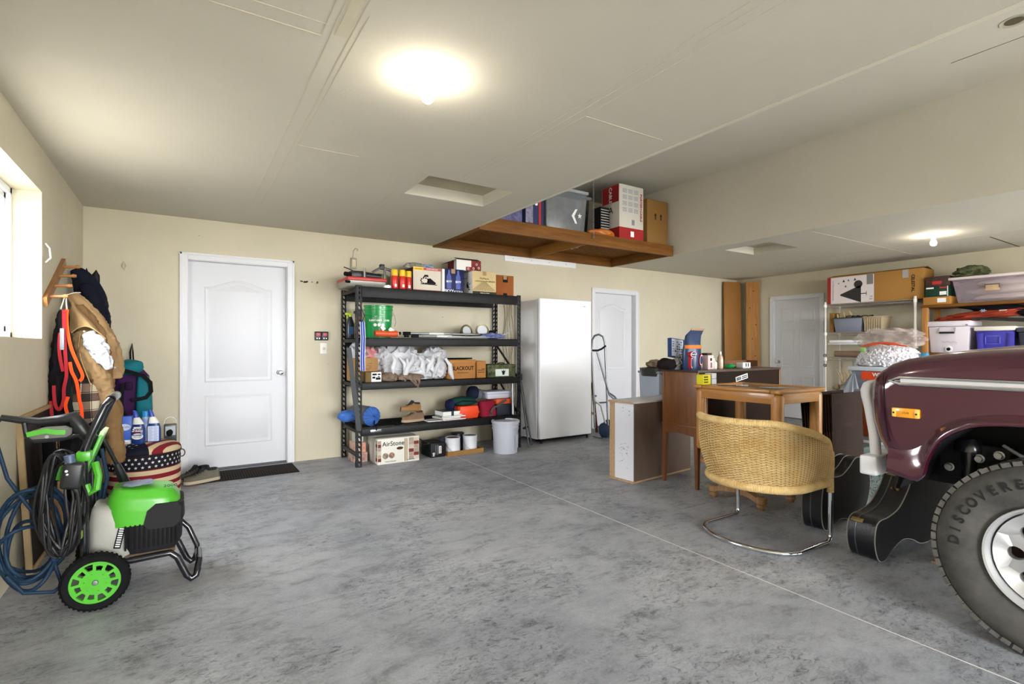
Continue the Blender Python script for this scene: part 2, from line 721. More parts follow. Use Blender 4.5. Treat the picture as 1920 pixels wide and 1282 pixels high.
struct('ceiling_raised', B().box(X1 - .1, X2 + .1, YF - .1, YB + .1, ZR, ZR + .02), M_CEIL)
struct('wall_recess_left', B().box(X1 - .02, X1, YF, YB, ZC + .02, ZR), M_CEIL)
struct('wall_recess_right', B().box(X2, X2 + .02, YF, YB, ZC + .0201, ZR), M_CEIL)
for k, H in enumerate((HA, HB)):
    r_ = sroot('trim_hatch', ((H[0] + H[1]) / 2, (H[2] + H[3]) / 2, ZC))
    b = B()
    b.box(H[0] - .02, H[0], H[2], H[3], ZC + .02, ZC + .12)
    b.box(H[1], H[1] + .02, H[2], H[3], ZC + .02, ZC + .12)
    b.box(H[0] - .02, H[1] + .02, H[2] - .02, H[2], ZC + .02, ZC + .12)
    b.box(H[0] - .02, H[1] + .02, H[3], H[3] + .02, ZC + .02, ZC + .12)
    struct('hatch_curb', b, M_CEIL, r_)
    struct('hatch_lid', B().box(H[0], H[1], H[2], H[3], ZC + .095, ZC + .11), mat('hatch board', 'bfb69c', .9, var=.2, vs=3), r_)
# tape seams standing slightly proud of the ceiling boards
M_TAPE2 = mat('painted joint tape', 'cdc6b0', .9, var=.08, vs=8)
seams = [(.485, .49, -2.5, 4.9), (.555, .56, -2.5, 4.9), (.455, .458, -2.5, 2.1), (.58, .583, 1.9, 3.4), (1.70, 1.703, -2.5, 3.35), (1.745, 1.747, -2.5, 3.35), (1.80, 1.803, -2.5, 3.3),
         (1.4, 1.404, 3.9, 5.3), (1.46, 1.464, 3.9, 5.3)]
for a, c, d, e in seams:
    struct('trim_tape', B().box(a, c, d, e, ZC - .0014, ZC), M_TAPE2)
struct('trim_tape', B().box(.50, .545, -2.5, 2.08, ZC - .002, ZC), M_TAPE2)
struct('trim_tape', B().box(XL, .455, 2.03, 2.034, ZC - .002, ZC), M_TAPE2)
struct('trim_tape', B().box(XL, .455, 2.115, 2.12, ZC - .003, ZC), M_TAPE2)
struct('trim_tape', B().box(.586, .95, 3.34, 3.344, ZC - .002, ZC), M_TAPE2)
struct('trim_tape', B().box(1.81, 2.4, 2.1, 2.104, ZC - .002, ZC), M_TAPE2)
struct('trim_tape', B().box(2.515, 2.545, YF, YB, ZC - .002, ZC), mat('corner bead', 'd8d2bf', .85))
struct('trim_tape', B().box(X2 + .02, XR, 2.9, 2.906, ZC - .002, ZC), M_TAPE2)
struct('trim_tape', B().box(7.42, 7.43, 1.2, 4.4, ZC - .002, ZC), M_TAPE2)
struct('trim_tape', B().box(4.90, 4.904, -1, 1.5, ZR - .002, ZR), mat('open seam', '5d5746', .9))
struct('trim_tape', B().box(7.6, 8.65, 1.97, 1.985, ZC - .002, ZC), mat('open seam'
, '5d5746', .9))


def molded(b, outline, steps, P):
    """concentric outlines: outline is a list of 2-d points, steps (inset, height); P maps (u,v,h) to world"""
    n = len(outline)
    cx = sum(p[0] for p in outline) / n
    rings = []
    for ins, h in steps:
        ring = []
        for i in range(n):
            a, c, d = Vector(outline[i - 1]), Vector(outline[i]), Vector(outline[(i + 1) % n])
            t1, t2 = (c - a).normalized(), (d - c).normalized()
            n1, n2 = Vector((-t1.y, t1.x)), Vector((-t2.y, t2.x))
            k = n1 + n2
            k = k / max(k.length_squared / 2, .3)
            q = c + k * ins
            ring.append(b._v(P(q.x, q.y, h)))
        rings.append(ring)
    for r0, r1 in zip(rings, rings[1:]):
        for i in range(n):
            b._f([r0[i], r0[(i + 1) % n], r1[(i + 1) % n], r1[i]])
    b._f(rings[-1])


def rect(u0, u1, v0, v1):
    return [(u0, v0), (u1, v0), (u1, v1), (u0, v1)]


def arch(u0, u1, v0, v1, up):
    o = [(u0, v0), (u1, v0), (u1, v1)]
    for k in range(1, 24):
        t = k / 24
        o.append((u1 + (u0 - u1) * t, v1 + up * (.5 - .5 * math.cos(2 * PI * t))))
    o.append((u0, v1))
    return o


STEPS = [(0, 0), (.008, .005), (.016, .005), (.03, -.004), (.045, .001)]


def door(idx, P, w, h, panels, knob, casing_w=.07, side=1, depth=.075):
    """P(u, v, d): u along the wall, v up, d out of the wall into the room"""
    root = sroot('door_%d' % idx, P(w / 2, 0, 0))
    def bx(b, u0, u1, v0, v1, d0, d1, bev=0):
        a, c = P(u0, v0, d0), P(u1, v1, d1)
        b.box(min(a[0], c[0]), max(a[0], c[0]), min(a[1], c[1]), max(a[1], c[1]), a[2], c[2], bev)
    b = B()
    bx(b, 0, w, .012, h, -depth - .035, -depth)
    lf = struct('leaf', b, M_DOOR, root)
    for o in panels:
        b = B()
        molded(b, o, STEPS, lambda u, v, d: P(u, v, d - depth + .0005))
        struct('panel', b, M_DOOR, lf, smooth=50)
    for u0, u1, v0, v1 in ((-.012, 0, 0, h + .012), (w, w + .012, 0, h + .012), (-.012, w + .012, h, h + .012)):
        b = B()
        bx(b, u0, u1, v0, v1, -.14, .001)
        struct('jamb', b, M_TRIM, root)
    c = casing_w
    for u0, u1, v0, v1 in ((-c, -.004, 0, h + c), (w + .004, w + c, 0, h + c), (-.004, w + .004, h + .004, h + c)):
        b = B()
        bx(b, u0, u1, v0, v1, 0, .016, .004)
        if u1 - u0 < .2:
            m = u0 if u0 < 0 else u1 - .022
            bx(b, m, m + .022, v0, v1, .012, .022, .003)
        else:
            bx(b, u0 - c, u1 + c, v1 - .022, v1, .012, .022, .003)
        struct('casing', b, M_TRIM, root)
    b = B()
    bx(b, 0, w, -.01, .012, -.13, -.01)
    struct('threshold', b, mat('door sill', '55585a', .5, .6), root)
    if knob:
        u, v = knob
        k0, k1 = Vector(P(u, v, -depth)), Vector(P(u, v, -depth + .06))
        b = B()
        b.cyl(k0, k0 + (k1 - k0) * .13, .032, n=24)
        b.cyl(k0, k0 + (k1 - k0) * .6, .012, n=12)
        d = (k1 - k0).normalized()
        b.tube([k0 + d * q for q in (.03, .036, .048, .058, .062)], [.014, .024, .029, .024, .012], 20)
        struct('door_knob', b, M_CHR, root, smooth=40)
    return root


two = lambda w: [arch(.135, w - .135, .86, 1.80, .075), rect(.135, w - .135, .23, .73)]
door(1, lambda u, v, d: (.03 + u, YB - d, v), .875, 2.04, two(.875), (.815, .94))
door(2, lambda u, v, d: (5.16 + u, YB - d, v), .84, 2.02, two(.84), None)
six = []
for u0, u1 in ((.1, .34), (.42, .66)):
    for v0, v1 in ((.2, .72), (.86, 1.5), (1.62, 1.86)):
        six.append(rect(u0, u1, v0, v1))
door(3, lambda u, v, d: (XR - d, 5.09 - u, v), .76, 2.01, six, (.06, .95), depth=.03)

# window on the left wall
wr = sroot('window_1', (XL - .14, 3.655, 1.26))
b = B()
for y0, y1, z0, z1 in ((3.05, 4.26, 1.26, 1.30), (3.05, 4.26, 2.13, 2.17), (3.05, 3.09, 1.26, 2.17), (4.22, 4.26, 1.26, 2.17)):
    b.box(XL - .19, XL - .135, y0, y1, z0, z1, .003)
struct('window_frame', b, mat('white vinyl', 'e4e7ee', .4), wr)
b = B()
for y0, y1, z0, z1 in ((3.64, 4.22, 1.30, 1.335), (3.64, 4.22, 2.095, 2.13), (4.185, 4.22, 1.30, 2.13), (3.64, 3.675, 1.30, 2.13)):
    b.box(XL - .185, XL - .155, y0, y1, z0, z1, .002)
struct('sash', b, MC['white vinyl'], wr)
struct('pane', B().box(XL - .172, XL - .169, 3.09, 4.22, 1.30, 2.13), clear('window pane', 'ffffff', .06, .02), wr)

# ------------------------------------------------------------ things fixed to walls and ceiling
def bulb(x, y, z, power, label):
    t = thing('ceiling_bulb', label, 'lamp', (x, y, z), None)
    part('base_ring', B().lathe([(.0, -.02), (.04, -.022), (.052, -.018), (.058, -.008), (.06, 0)], (x, y, z), 40), mat('white porcelain', 'e9e7df', .3), t)
    part('socket', B().lathe([(.0, -.05), (.021, -.05), (.023, -.03), (.024, -.018)], (x, y, z), 24), mat('white porcelain', 'e9e7df', .3), t)
    pr = [(.0, -.122), (.014, -.12), (.025, -.11), (.030, -.095), (.028, -.078), (.018, -.062), (.014, -.05)]
    part('light_bulb', B().lathe(pr, (x, y, z), 24), mat('glowing bulb %d' % int(power), 'fff6e4', .3, emit=power), t)


bulb(.933, 2.178, ZC, BULB_L, 'bare bulb in a round white socket on the low ceiling above the open floor')
bulb(6.94, 2.276, ZC, BULB_R, 'bare bulb on the far right ceiling above the wire shelves')
t = thing('ceiling_junction_box', 'round open electrical box in the raised ceiling at top right', 'junction box', (4.62, 1.08, ZR))
part('box_rim', B().lathe([(.05, 0), (.075, -.004), (.078, -.001)], (4.62, 1.08, ZR), 32), mat('grey filler', 'b3ac97', .8), t)
part('box_inside', B().lathe([(.0, -.002), (.05, -.002)], (4.62, 1.08, ZR), 32), mat('dark hole', '5f5643', .9), t)

t = thing('garage_door_switch', 'pair of black garage door buttons with red faces beside the first door', 'switch', (1.25, YB, 1.33), None)
for x in (1.212, 1.283):
    p = part('switch_housing', B().box(x - .034, x + .034, YB - .025, YB, 1.28, 1.375, .004), M_BPL, t)
    part('button', B().box(x - .02, x + .02, YB - .031, YB - .024, 1.325, 1.36, .002), mat('red button', 'c2405a', .4), p)
    part('lamp_dot', B().box(x - .018, x - .006, YB - .029, YB - .024, 1.293, 1.308, .002).box(x + .006, x + .018, YB - .029, YB - .024, 1.293, 1.308, .002), M_INKW, p)
t = thing('outlet', 'white toggle switch plate under the black garage door buttons', 'switch', (1.27, YB, 1.19))
part('wall_plate', B().box(1.236, 1.306, YB - .006, YB, 1.135, 1.25, .003), M_PAP, t)
part('toggle', B().box(1.263, 1.279, YB - .022, YB - .005, 1.178, 1.206, .003), mat('cream toggle', 'd9cda8', .5), t)
t = thing('outlet', 'grey outlet box with loose wires high above the black rack', 'outlet', (1.59, YB, 2.14))
part('wall_box', B().box(1.56, 1.622, YB - .03, YB, 2.08, 2.2, .003), mat('grey metal box', '9b988b', .5, .3), t)
part('receptacle', B().box(1.572, 1.61, YB - .036, YB - .028, 2.10, 2.18, .004), mat('cream toggle', 'd9cda8', .5), t)
part('wire', B().tube([(1.58, YB - .02, 2.2), (1.585, YB - .03, 2.27), (1.61, YB - .02, 2.31), (1.64, YB - .02, 2.30), (1.63, YB - .02, 2.28)], .003, 6), M_GRY, t)
single('wall_hook', B().tube([(-.459, YB - .004, 1.98), (-.47, YB - .02, 1.93), (-.45, YB - .03, 1.90), (-.44, YB - .02, 1.94), (-.459, YB - .008, 1.985)], .005, 6),
       mat('ivory hook', 'd8d2c0', .5), 'small ivory cord loop on the back wall left of the first door', 'hook', (-.459, YB, 1.93))
single('wall_hook', B().tube([(XL + .01, 4.30, 1.86), (XL + .03, 4.30, 1.83), (XL + .035, 4.30, 1.77), (XL + .01, 4.30, 1.74)], .005, 6),
       mat('ivory hook', 'd8d2c0', .5), 'small white cord hook beside the window recess', 'hook', (XL, 4.30, 1.8))
t = thing('ledger_board', 'flat white painted board screwed to the back wall under the loft platform', 'board', (4.1, YB, 2.4))
part('plank', B().box(3.57, 4.78, YB - .02, YB, 2.345, 2.43, .002), M_WHT, t)
b = B()
for x in (3.7, 4.0, 4.3, 4.6):
    b.cyl((x, YB - .022, 2.385), (x, YB - .018, 2.385), .005, n=8)
part('screw', b, M_DKG, t)

# loft platform
t = thing('loft_platform', 'stained timber storage platform with flake board deck hung in the raised ceiling bay', 'platform', (4.03, 5.2, 2.42))
part('fascia', B().box(X1 + .004, 5.49, 4.62, 4.66, 2.415, 2.555, .003), M_PINEX, t)
part('ledger', B().box(X1 + .004, 5.49, YB - .042, YB - .004, 2.42, 2.555, .003), M_PINEX, t)
part('end_joist', B().box(5.45, 5.49, 4.66, YB - .042, 2.42, 2.54, .003), M_PINEY, t)
part('end_joist', B().box(X1 + .004, X1 + .044, 4.66, YB - .042, 2.42, 2.54, .003), M_PINEY, t)
part('middle_joist', B().box(3.97, 4.01, 4.66, YB - .042, 2.415, 2.54, .003), mat('pale stud along y', 'a97535', .6, hex2='8a5a24', stretch=(10, .9, 10), vs=3), t)
part('deck_board', B().box(X1 + .004, 3.985, 4.63, YB - .01, 2.541, 2.556), M_OSB, t)
part('deck_board', B().box(3.992, 5.49, 4.63, YB - .01, 2.541, 2.556), M_OSB, t)
b = B()
z = 2.50
i = 0
while z < ZR:
    pts = []
    for k in range(10):
        a = 2 * PI * k / 10
        u, w = .009 * math.cos(a), .017 * math.sin(a)
        pts.append((4.07 + (u if i % 2 else 0), 4.60 + (0 if i % 2 else u), z + w))
    b.tube(pts, .0028, 5, closed=True)
    z += .026
    i += 1
for k in range(9):
    c = Vector((4.07 - .004 * k, 4.60 + .0, 2.5 - .012 * k)).lerp(Vector((3.99, 4.9, 2.405)), k / 8)
    pts = [(c.x + .012 * math.cos(2 * PI * q / 8), c.y + .016 * math.sin(2 * PI * q / 8), c.z + (.006 if k % 2 else -.002) * math.cos(2 * PI * q / 8)) for q in range(8)]
    b.tube(pts, .0028, 5, closed=True)
single('chain', b, M_STL, 'steel chain holding the loft platform up to the raised ceiling', 'chain', (4.07, 4.6, 2.5))


# ------------------------------------------------------------ carton helper
def carton(label, x0, x1, y0, y1, z0, z1, m, tape=True, seam='x', group=None, cat='box', T=None, tm=None, name='carton'):
    t = thing(name, label, cat, ((x0 + x1) / 2, (y0 + y1) / 2, z0) if T is None else T @ Vector(((x0 + x1) / 2, (y0 + y1) / 2, z0)), group)
    part('body', B(T).box(x0, x1, y0, y1, z0, z1 - .004, .003), m, t)
    cx, cy = (x0 + x1) / 2, (y0 + y1) / 2
    if seam == 'x':
        part('flap', B(T).box(x0 + .001, x1 - .001, y0, cy - .0015, z1 - .004, z1, .001), m, t)
        part('flap', B(T).box(x0 + .001, x1 - .001, cy + .0015, y1, z1 - .004, z1, .001), m, t)
        if tape:
            part('tape', B(T).box(x0 - .0015, x1 + .0015, cy - .024, cy + .024, z1 - .05, z1 + .001), tm or M_TAPE, t)
    else:
        part('flap', B(T).box(x0, cx - .0015, y0 + .001, y1 - .001, z1 - .004, z1, .001), m, t)
        part('flap', B(T).box(cx + .0015, x1, y0 + .001, y1 - .001, z1 - .004, z1, .001), m, t)
        if tape:
            part('tape', B(T).box(cx - .024, cx + .024, y0 - .0015, y1 + .0015, z1 - .05, z1 + .001), tm or M_TAPE, t)
    return t


def pl(parent, x0, x1, z0, z1, y, m, name='printed_label', th=.0012, ax='y'):
    """flat print on a face: at y looking to -Y, or (ax='x') at x=y looking to -X with x0..x1 as the y range"""
    if ax == 'y':
        return part(name, B().box(x0, x1, y - th, y + .0003, z0, z1), m, parent)
    return part(name, B().box(y - th, y + .0003, x0, x1, z0, z1), m, parent)


# ------------------------------------------------------------ black steel rack
RX0, RX1, RY0, RY1 = 1.450, 3.418, 5.17, 5.76
rack = thing('storage_rack', 'tall black steel storage rack full of clutter on the back wall', 'shelf', ((RX0 + RX1) / 2, 5.46, 0))


def slotted(b, x0, x1, y, z0, z1, lean, d, axis='x', mi_holes=None):
    """angle-iron flange with slanted slots, seen along y (axis 'x') or x (axis 'y')"""
    z = z0
    w = x1 - x0
    def q(u, zz):
        return (x0 + u, y, zz) if axis == 'x' else (y, x0 + u, zz)
    step = .0508
    while z < z1 - .01:
        zt = min(z + step, z1)
        h0, h1 = z + .012, z + .040
        a, c = w * .38, w * .66
        if zt - z < step - .001:
            b._f([b._v(q(0, z)), b._v(q(w, z)), b._v(q(w, zt)), b._v(q(0, zt))])
            break
        o = [q(0, z), q(w, z), q(w, zt), q(0, zt)]
        i = [q(a + lean, h0), q(c + lean, h0), q(c - lean, h1), q(a - lean, h1)]
        O = [b._v(p) for p in o]
        I = [b._v(p) for p in i]
        for k in range(4):
            b._f([O[k], O[(k + 1) % 4], I[(k + 1) % 4], I[k]])
        z = zt


for (px, sx) in ((RX0, 1), (RX1, -1)):
    for (py, sy) in ((RY0, 1), (RY1, -1)):
        b = B()
        x0, x1 = (px, px + .055) if sx > 0 else (px - .055, px)
        slotted(b, x0, x1, py, 0, 1.83, .004 * sx, 1)
        y0, y1 = (py, py + .045) if sy > 0 else (py - .045, py)
        slotted(b, y0, y1, px, 0, 1.83, .004, 1, 'y')
        bmesh.ops.remove_doubles(b.bm, verts=b.bm.verts, dist=.0004)
        p = part('post', b, M_BLACK, rack, smooth=0)
        md = p.modifiers.new('thick', 'SOLIDIFY')
        md.thickness = .0025
        md.offset = 0
LV = [(1.815, .105), (1.30, .085), (.845, .07), (.385, .075)]
for z, h in LV:
    for y0, y1 in ((RY0 - .012, RY0 + .012), (RY1 - .02, RY1 - .002)):
        b = B()
        b.box(RX0 + .05, RX1 - .05, y0, y1, z - h, z, .002)
        b.box(RX0 + .05, RX1 - .05, min(y0, y1 - .03) if y0 > 5.4 else y0, y1 if y0 > 5.4 else y1 + .02, z - .006, z + .002, .001)
        for xx in (RX0 + .3, RX0 + .85, RX0 + 1.4):
            b.cyl((xx, y0 - .002, z - h * .55), (xx, y0, z - h * .55), .006, n=8)
        part('beam', b, M_BLACK, rack)
    for x in (RX0 + .006, RX1 - .03):
        part('side_beam', B().box(x, x + .024, RY0 + .01, RY1 - .01, z - .045, z - .01, .002), M_BLACK, rack)
for x in (RX0 + .006, RX1 - .03):
    part('side_beam', B().box(x, x + .024, RY0 + .01, RY1 - .01, .10, .135, .002), M_DKG, rack)
for x in (RX1 - .02, ):
    part('brace', B(Matrix.Translation((x, RY0 + .05, .85)) @ Matrix.Rotation(R(-52), 4, 'X')).box(-.003, .003, -.016, .016, 0, .68), M_BLACK, rack)
    part('brace', B(Matrix.Translation((x, RY0 + .05, .42)) @ Matrix.Rotation(R(-50), 4, 'X')).box(-.003, .003, -.016, .016, 0, .62), M_BLACK, rack)
for i, (z, h) in enumerate(LV):
    b = B()
    n = 76
    for k in range(n):
        x = RX0 + .06 + (RX1 - RX0 - .12) * k / (n - 1)
        b.box(x - .0016, x + .0016, RY0 + .02, RY1 - .02, z + .0005, z + .0035)
    for k in range(13):
        y = RY0 + .04 + (RY1 - RY0 - .08) * k / 12
        b.box(RX0 + .04, RX1 - .04, y - .0016, y + .0016, z - .0028, z + .0004)
    part('wire_deck', b, M_BLK, rack, kind='stuff', smooth=0)
    b = B()
    for k in range(3):
        x = RX0 + .5 + .48 * k
        b.box(x - .015, x + .015, RY0 + .012, RY1 - .02, z - .03, z - .004)
    part('deck_support', b, M_BLK, rack)

# ---- top of the rack (z = 1.819)
Z1 = 1.8195
t = thing('tile_saw', 'red and black table saw with knobs at the left end of the rack top', 'power tool', (1.56, 5.4, Z1))
part('base_pan', B().taper(1.36, 1.76, 5.2, 5.62, Z1, Z1 + .06, .02, .02, .008), mat('dull silver casting', '9d9c93', .45, .6), t)
part('table', B().box(1.37, 1.77, 5.19, 5.63, Z1 + .06, Z1 + .095, .006), M_RED, t)
b = B()
b.box(1.42, 1.58, 5.25, 5.45, Z1 + .095, Z1 + .165, .012)
b.cyl((1.58, 5.33, Z1 + .13), (1.75, 5.33, Z1 + .125), .04, .03, 16)
part('motor', b, M_BPL, t)
part('bevel_knob', B().cyl((1.41, 5.25, Z1 + .12), (1.35, 5.22, Z1 + .12), .022, n=10), M_BLK, t)
part('bevel_knob', B().cyl((1.39, 5.2, Z1 + .04), (1.35, 5.18, Z1 + .04), .014, n=10), M_BLK, t)
part('handle', B().tube([(1.44, 5.26, Z1 + .16), (1.39, 5.24, Z1 + .175), (1.34, 5.22, Z1 + .185)], .006, 6), M_DKG, t)
part('guard_post', B().cyl((1.545, 5.22, Z1 + .07), (1.545, 5.22, Z1 + .19), .011, n=10), M_STL, t)
t = thing('angle_tool', 'silver and tan saw housing with a black grip behind the red cans', 'power tool', (1.83, 5.55, Z1))
part('housing', B().blob((1.81, 5.55, Z1 + .10), (.13, .07, .10), .12, 2, 3, 4, flat=.1), mat('olive tan casting', 'a5a079', .5, .2), t)
part('arm', B().tube([(1.70, 5.47, Z1 + .19), (1.80, 5.47, Z1 + .25), (1.88, 5.47, Z1 + .235), (2.06, 5.47, Z1 + .16)], [.012, .016, .016, .02], 10), M_STL, t)
part('grip', B().box(1.785, 1.835, 5.45, 5.5, Z1 + .23, Z1 + .285, .006), M_BPL, t)
part('leg', B().box(1.825, 1.85, 5.45, 5.475, Z1, Z1 + .235, .003), M_STL, t)
part('leg', B().box(1.90, 1.915, 5.45, 5.475, Z1, Z1 + .225, .003), M_STL, t)
t = thing('spray_can', 'red foam can with yellow top, leftmost of three on the rack top', 'can', (1.87, 5.24, Z1))
part('can_body', B().lathe([(0, 0), (.033, 0), (.035, .004), (.035, .135), (.030, .15)], (1.87, 5.24, Z1), 24), mat('glossy red label', 'cc2a20', .3), t)
part('cap', B().lathe([(.033, .135), (.034, .138), (.034, .198), (.031, .204), (0, .204)], (1.87, 5.24, Z1), 24), M_YEL, t)
part('printed_label', B().lathe([(.0355, .02), (.0355, .05)], (1.87, 5.24, Z1), 8, a0=R(-110), a1=R(-70)), M_PAP, t)
t['group'] = 'foam cans on the rack top'
dup(t, (.085, .0, 0), 'red foam can with yellow top, middle of three on the rack top')
dup(t, (.165, .035, 0), 'red foam can with yellow top, rightmost of three on the rack top')
t = thing('tin_can', 'small flat white and silver tin beside the red foam cans', 'can', (1.785, 5.2, Z1))
part('tin', B().lathe([(0, 0), (.04, 0), (.04, .03), (.036, .034), (0, .034)], (1.785, 5.22, Z1), 24), M_STL, t)
part('tin_label', B().lathe([(.0405, .005), (.0405, .026)], (1.785, 5.22, Z1), 24), M_PAP, t)

t = carton('white box with a circular saw drawing and red trim on the rack top', 2.10, 2.43, 5.30, 5.60, Z1, Z1 + .265, mat('cream box card', 'd6cdbc', .7), tape=False)
pl(t, 2.10, 2.43, Z1 + .235, Z1 + .262, 5.30, M_RED, 'red_band')
pl(t, 2.10, 2.43, Z1, Z1 + .018, 5.30, M_RED, 'red_band')
pl(t, 2.103, 2.22, Z1 + .229, Z1 + .266, 5.2995, M_YEL, 'yellow_band')
txt('milwaukee', .022, (2.162, 5.2975, Z1 + .247), FY, M_INK, t)
txt('WORM DRIVE SAW', .016, (2.325, 5.2985, Z1 + .248), FY, M_INKW, t)
part('side_panel', B().box(2.0985, 2.1003, 5.302, 5.598, Z1, Z1 + .262), mat('dark side print', '3a1f22', .6), t)
sw = B()
sw.prism([(2.18, Z1 + .08), (2.38, Z1 + .075), (2.385, Z1 + .083), (2.20, Z1 + .092)], 5.2985, 5.2999, 'y')
sw.prism([(2.26, Z1 + .09), (2.36, Z1 + .085), (2.37, Z1 + .10), (2.30, Z1 + .15), (2.27, Z1 + .14)], 5.2985, 5.2999, 'y')
sw.prism([(2.21, Z1 + .15), (2.235, Z1 + .185), (2.275, Z1 + .185), (2.28, Z1 + .16), (2.25, Z1 + .165)], 5.2985, 5.2999, 'y')
for k in range(10):
    a = 2 * PI * k / 10
    sw.box(2.235 + .045 * math.cos(a) - .009, 2.235 + .045 * math.cos(a) + .009, 5.2985, 5.2999, Z1 + .12 + .03 * math.sin(a) - .007, Z1 + .12 + .03 * math.sin(a) + .007)
part('saw_drawing', sw, M_INK, t)
b = B()
b.blob((2.18, 5.48, Z1 + .285), (.10, .1, .045), .25, 3, 3, 5, ridge=True, flat=.018)
b.mi = 1
b.blob((2.33, 5.48, Z1 + .285), (.08, .09, .04), .25, 3, 3, 8, ridge=True, flat=.018)
single('plastic_bag', b, [mat('grey film', 'a9a59a', .35, var=.3, vs=20), mat('blue white film', '9fb0d0', .35, hex2='6a6f86', vs=14)], 'crumpled grey and blue plastic bag lying on the saw drawing box', 'bag', (2.25, 5.48, Z1 + .27))

M_NVB = mat('dark blue box print', '1e2552', .5, var=.15, vs=3)
t = carton('dark blue bottle carton with white spirit lettering on the rack top', 2.445, 2.72, 5.3, 5.62, Z1, Z1 + .275, M_NVB, seam='y')
pl(t, 2.446, 2.475, Z1 + .003, Z1 + .268, 5.30, M_PAP, 'white_panel')
part('white_panel', B().box(2.4435, 2.4452, 5.302, 5.618, Z1 + .003, Z1 + .27), M_PAP, t)
for x in (2.53, 2.645):
    q = B()
    q.prism([(x - .028, Z1 + .05), (x + .028, Z1 + .05), (x + .028, Z1 + .19), (x + .014, Z1 + .215), (x + .012, Z1 + .26), (x - .012, Z1 + .26), (x - .014, Z1 + .215), (x - .028, Z1 + .19)], 5.2988, 5.3, 'y')
    part('bottle_print', q, mat('blue bottle print', '2f55b8', .4, hex2='1c2e78', vs=12), t)
    txt('SKYY', .03, (x, 5.2985, Z1 + .13), FY, M_INKW, t, bold=.0008)
txt('SKYY', .048, (2.53, 5.2985, Z1 + .022), FY, M_INKW, t, bold=.001)
txt('VODKA', .034, (2.645, 5.2985, Z1 + .02), FY, M_INKW, t)
M_WINE = mat('pale wood print', 'cfb98a', .7, var=.15, vs=5)
t = carton('pale wine carton printed with a vineyard on the rack top', 2.80, 3.115, 5.24, 5.60, Z1, Z1 + .27, M_WINE, seam='y')
pl(t, 2.80, 3.115, Z1, Z1 + .035, 5.24, mat('dark olive print', '3b3a2c', .7), 'dark_band')
part('white_panel', B().box(2.7985, 2.8003, 5.242, 5.598, Z1 + .002, Z1 + .262), M_PAP, t)
q = B()
for k in range(-7, 8):
    q.prism([(2.95 + k * .004, Z1 + .145), (2.95 + k * .004 + .0015, Z1 + .145), (2.95 + k * .0215 + .004, Z1 + .045), (2.95 + k * .0215 - .003, Z1 + .045)], 5.2388, 5.24, 'y')
q.box(2.82, 3.10, 5.2388, 5.24, Z1 + .147, Z1 + .150)
for k in range(24):
    x = 2.84 + .011 * k
    q.box(x, x + .008, 5.2388, 5.24, Z1 + .152, Z1 + .157 + .008 * random.random())
part('vineyard_print', q, mat('brown print', '6a5a38', .7), t)
txt('McManis', .034, (2.955, 5.238, Z1 + .185), FY, mat('brown print', '6a5a38', .7), t)
txt('California Chard', .018, (2.96, 5.2378, Z1 + .017), FY, M_INKW, t)
q = B()
for k in range(26):
    yy, zz = 5.28 + random.random() * .28, Z1 + .04 + random.random() * .17
    q.box(2.7975, 2.7986, yy, yy + .012 + .014 * random.random(), zz, zz + .009)
q.prism([(5.36, Z1 + .07), (5.33, Z1 + .09), (5.355, Z1 + .13), (5.34, Z1 + .15), (5.375, Z1 + .14), (5.39, Z1 + .10)], 2.7973, 2.7986, 'x')
part('side_print', q, mat('blue black print', '22263a', .7), t)
t = carton('small plain brown carton at the right end of the rack top', 3.155, 3.40, 5.30, 5.60, Z1, Z1 + .255, mat('red brown cardboard', '96582e', .85, var=.12, vs=5), seam='y')
pl(t, 3.245, 3.315, Z1 + .17, Z1 + .235, 5.30, M_INK)
pl(t, 3.25, 3.305, Z1 + .0, Z1 + .04, 5.30, M_INK)
t = thing('carton', 'white and maroon open gift carton stacked above the blue and wine cartons', 'box', (2.86, 5.45, Z1 + .277))
zt = Z1 + .2775
M_MAR = mat('maroon pattern print', '4a1418', .6, hex2='a33a34', vs=22)
q = B()
q.box(2.64, 2.96, 5.33, 5.334, zt, zt + .12)
q.box(2.64, 2.644, 5.334, 5.56, zt, zt + .12)
q.box(2.956, 2.96, 5.334, 5.56, zt, zt + .12)
q.box(2.64, 2.96, 5.56, 5.564, zt, zt + .12)
q.box(2.644, 2.956, 5.334, 5.56, zt, zt + .004)
part('body', q, M_PAP, t)
part('flap', B(Matrix.Translation((2.64, 5.45, zt + .12)) @ Matrix.Rotation(R(-25), 4, 'Y')).box(-.10, 0, -.11, .11, 0, .003), M_DKCARD, t)
part('flap', B(Matrix.Translation((2.80, 5.33, zt + .12)) @ Matrix.Rotation(R(20), 4, 'X')).box(-.15, .155, .0, .09, 0, .003), M_DKCARD, t)
pl(t, 2.83, 2.96, zt, zt + .12, 5.33, M_MAR, 'maroon_print')
pl(t, 2.76, 2.83, zt, zt + .045, 5.33, M_MAR, 'maroon_print')
part('maroon_print', B().box(2.6385, 2.6403, 5.40, 5.563, zt, zt + .12), M_MAR, t)
q = B()
for x, z in ((2.86, .03), (2.90, .08), (2.93, .04), (2.79, .022)):
    q.lathe([(.009, 0), (.013, 0)], (x, 5.3275, zt + z), 16, 'y')
part('ring_print', q, M_INKW, t)

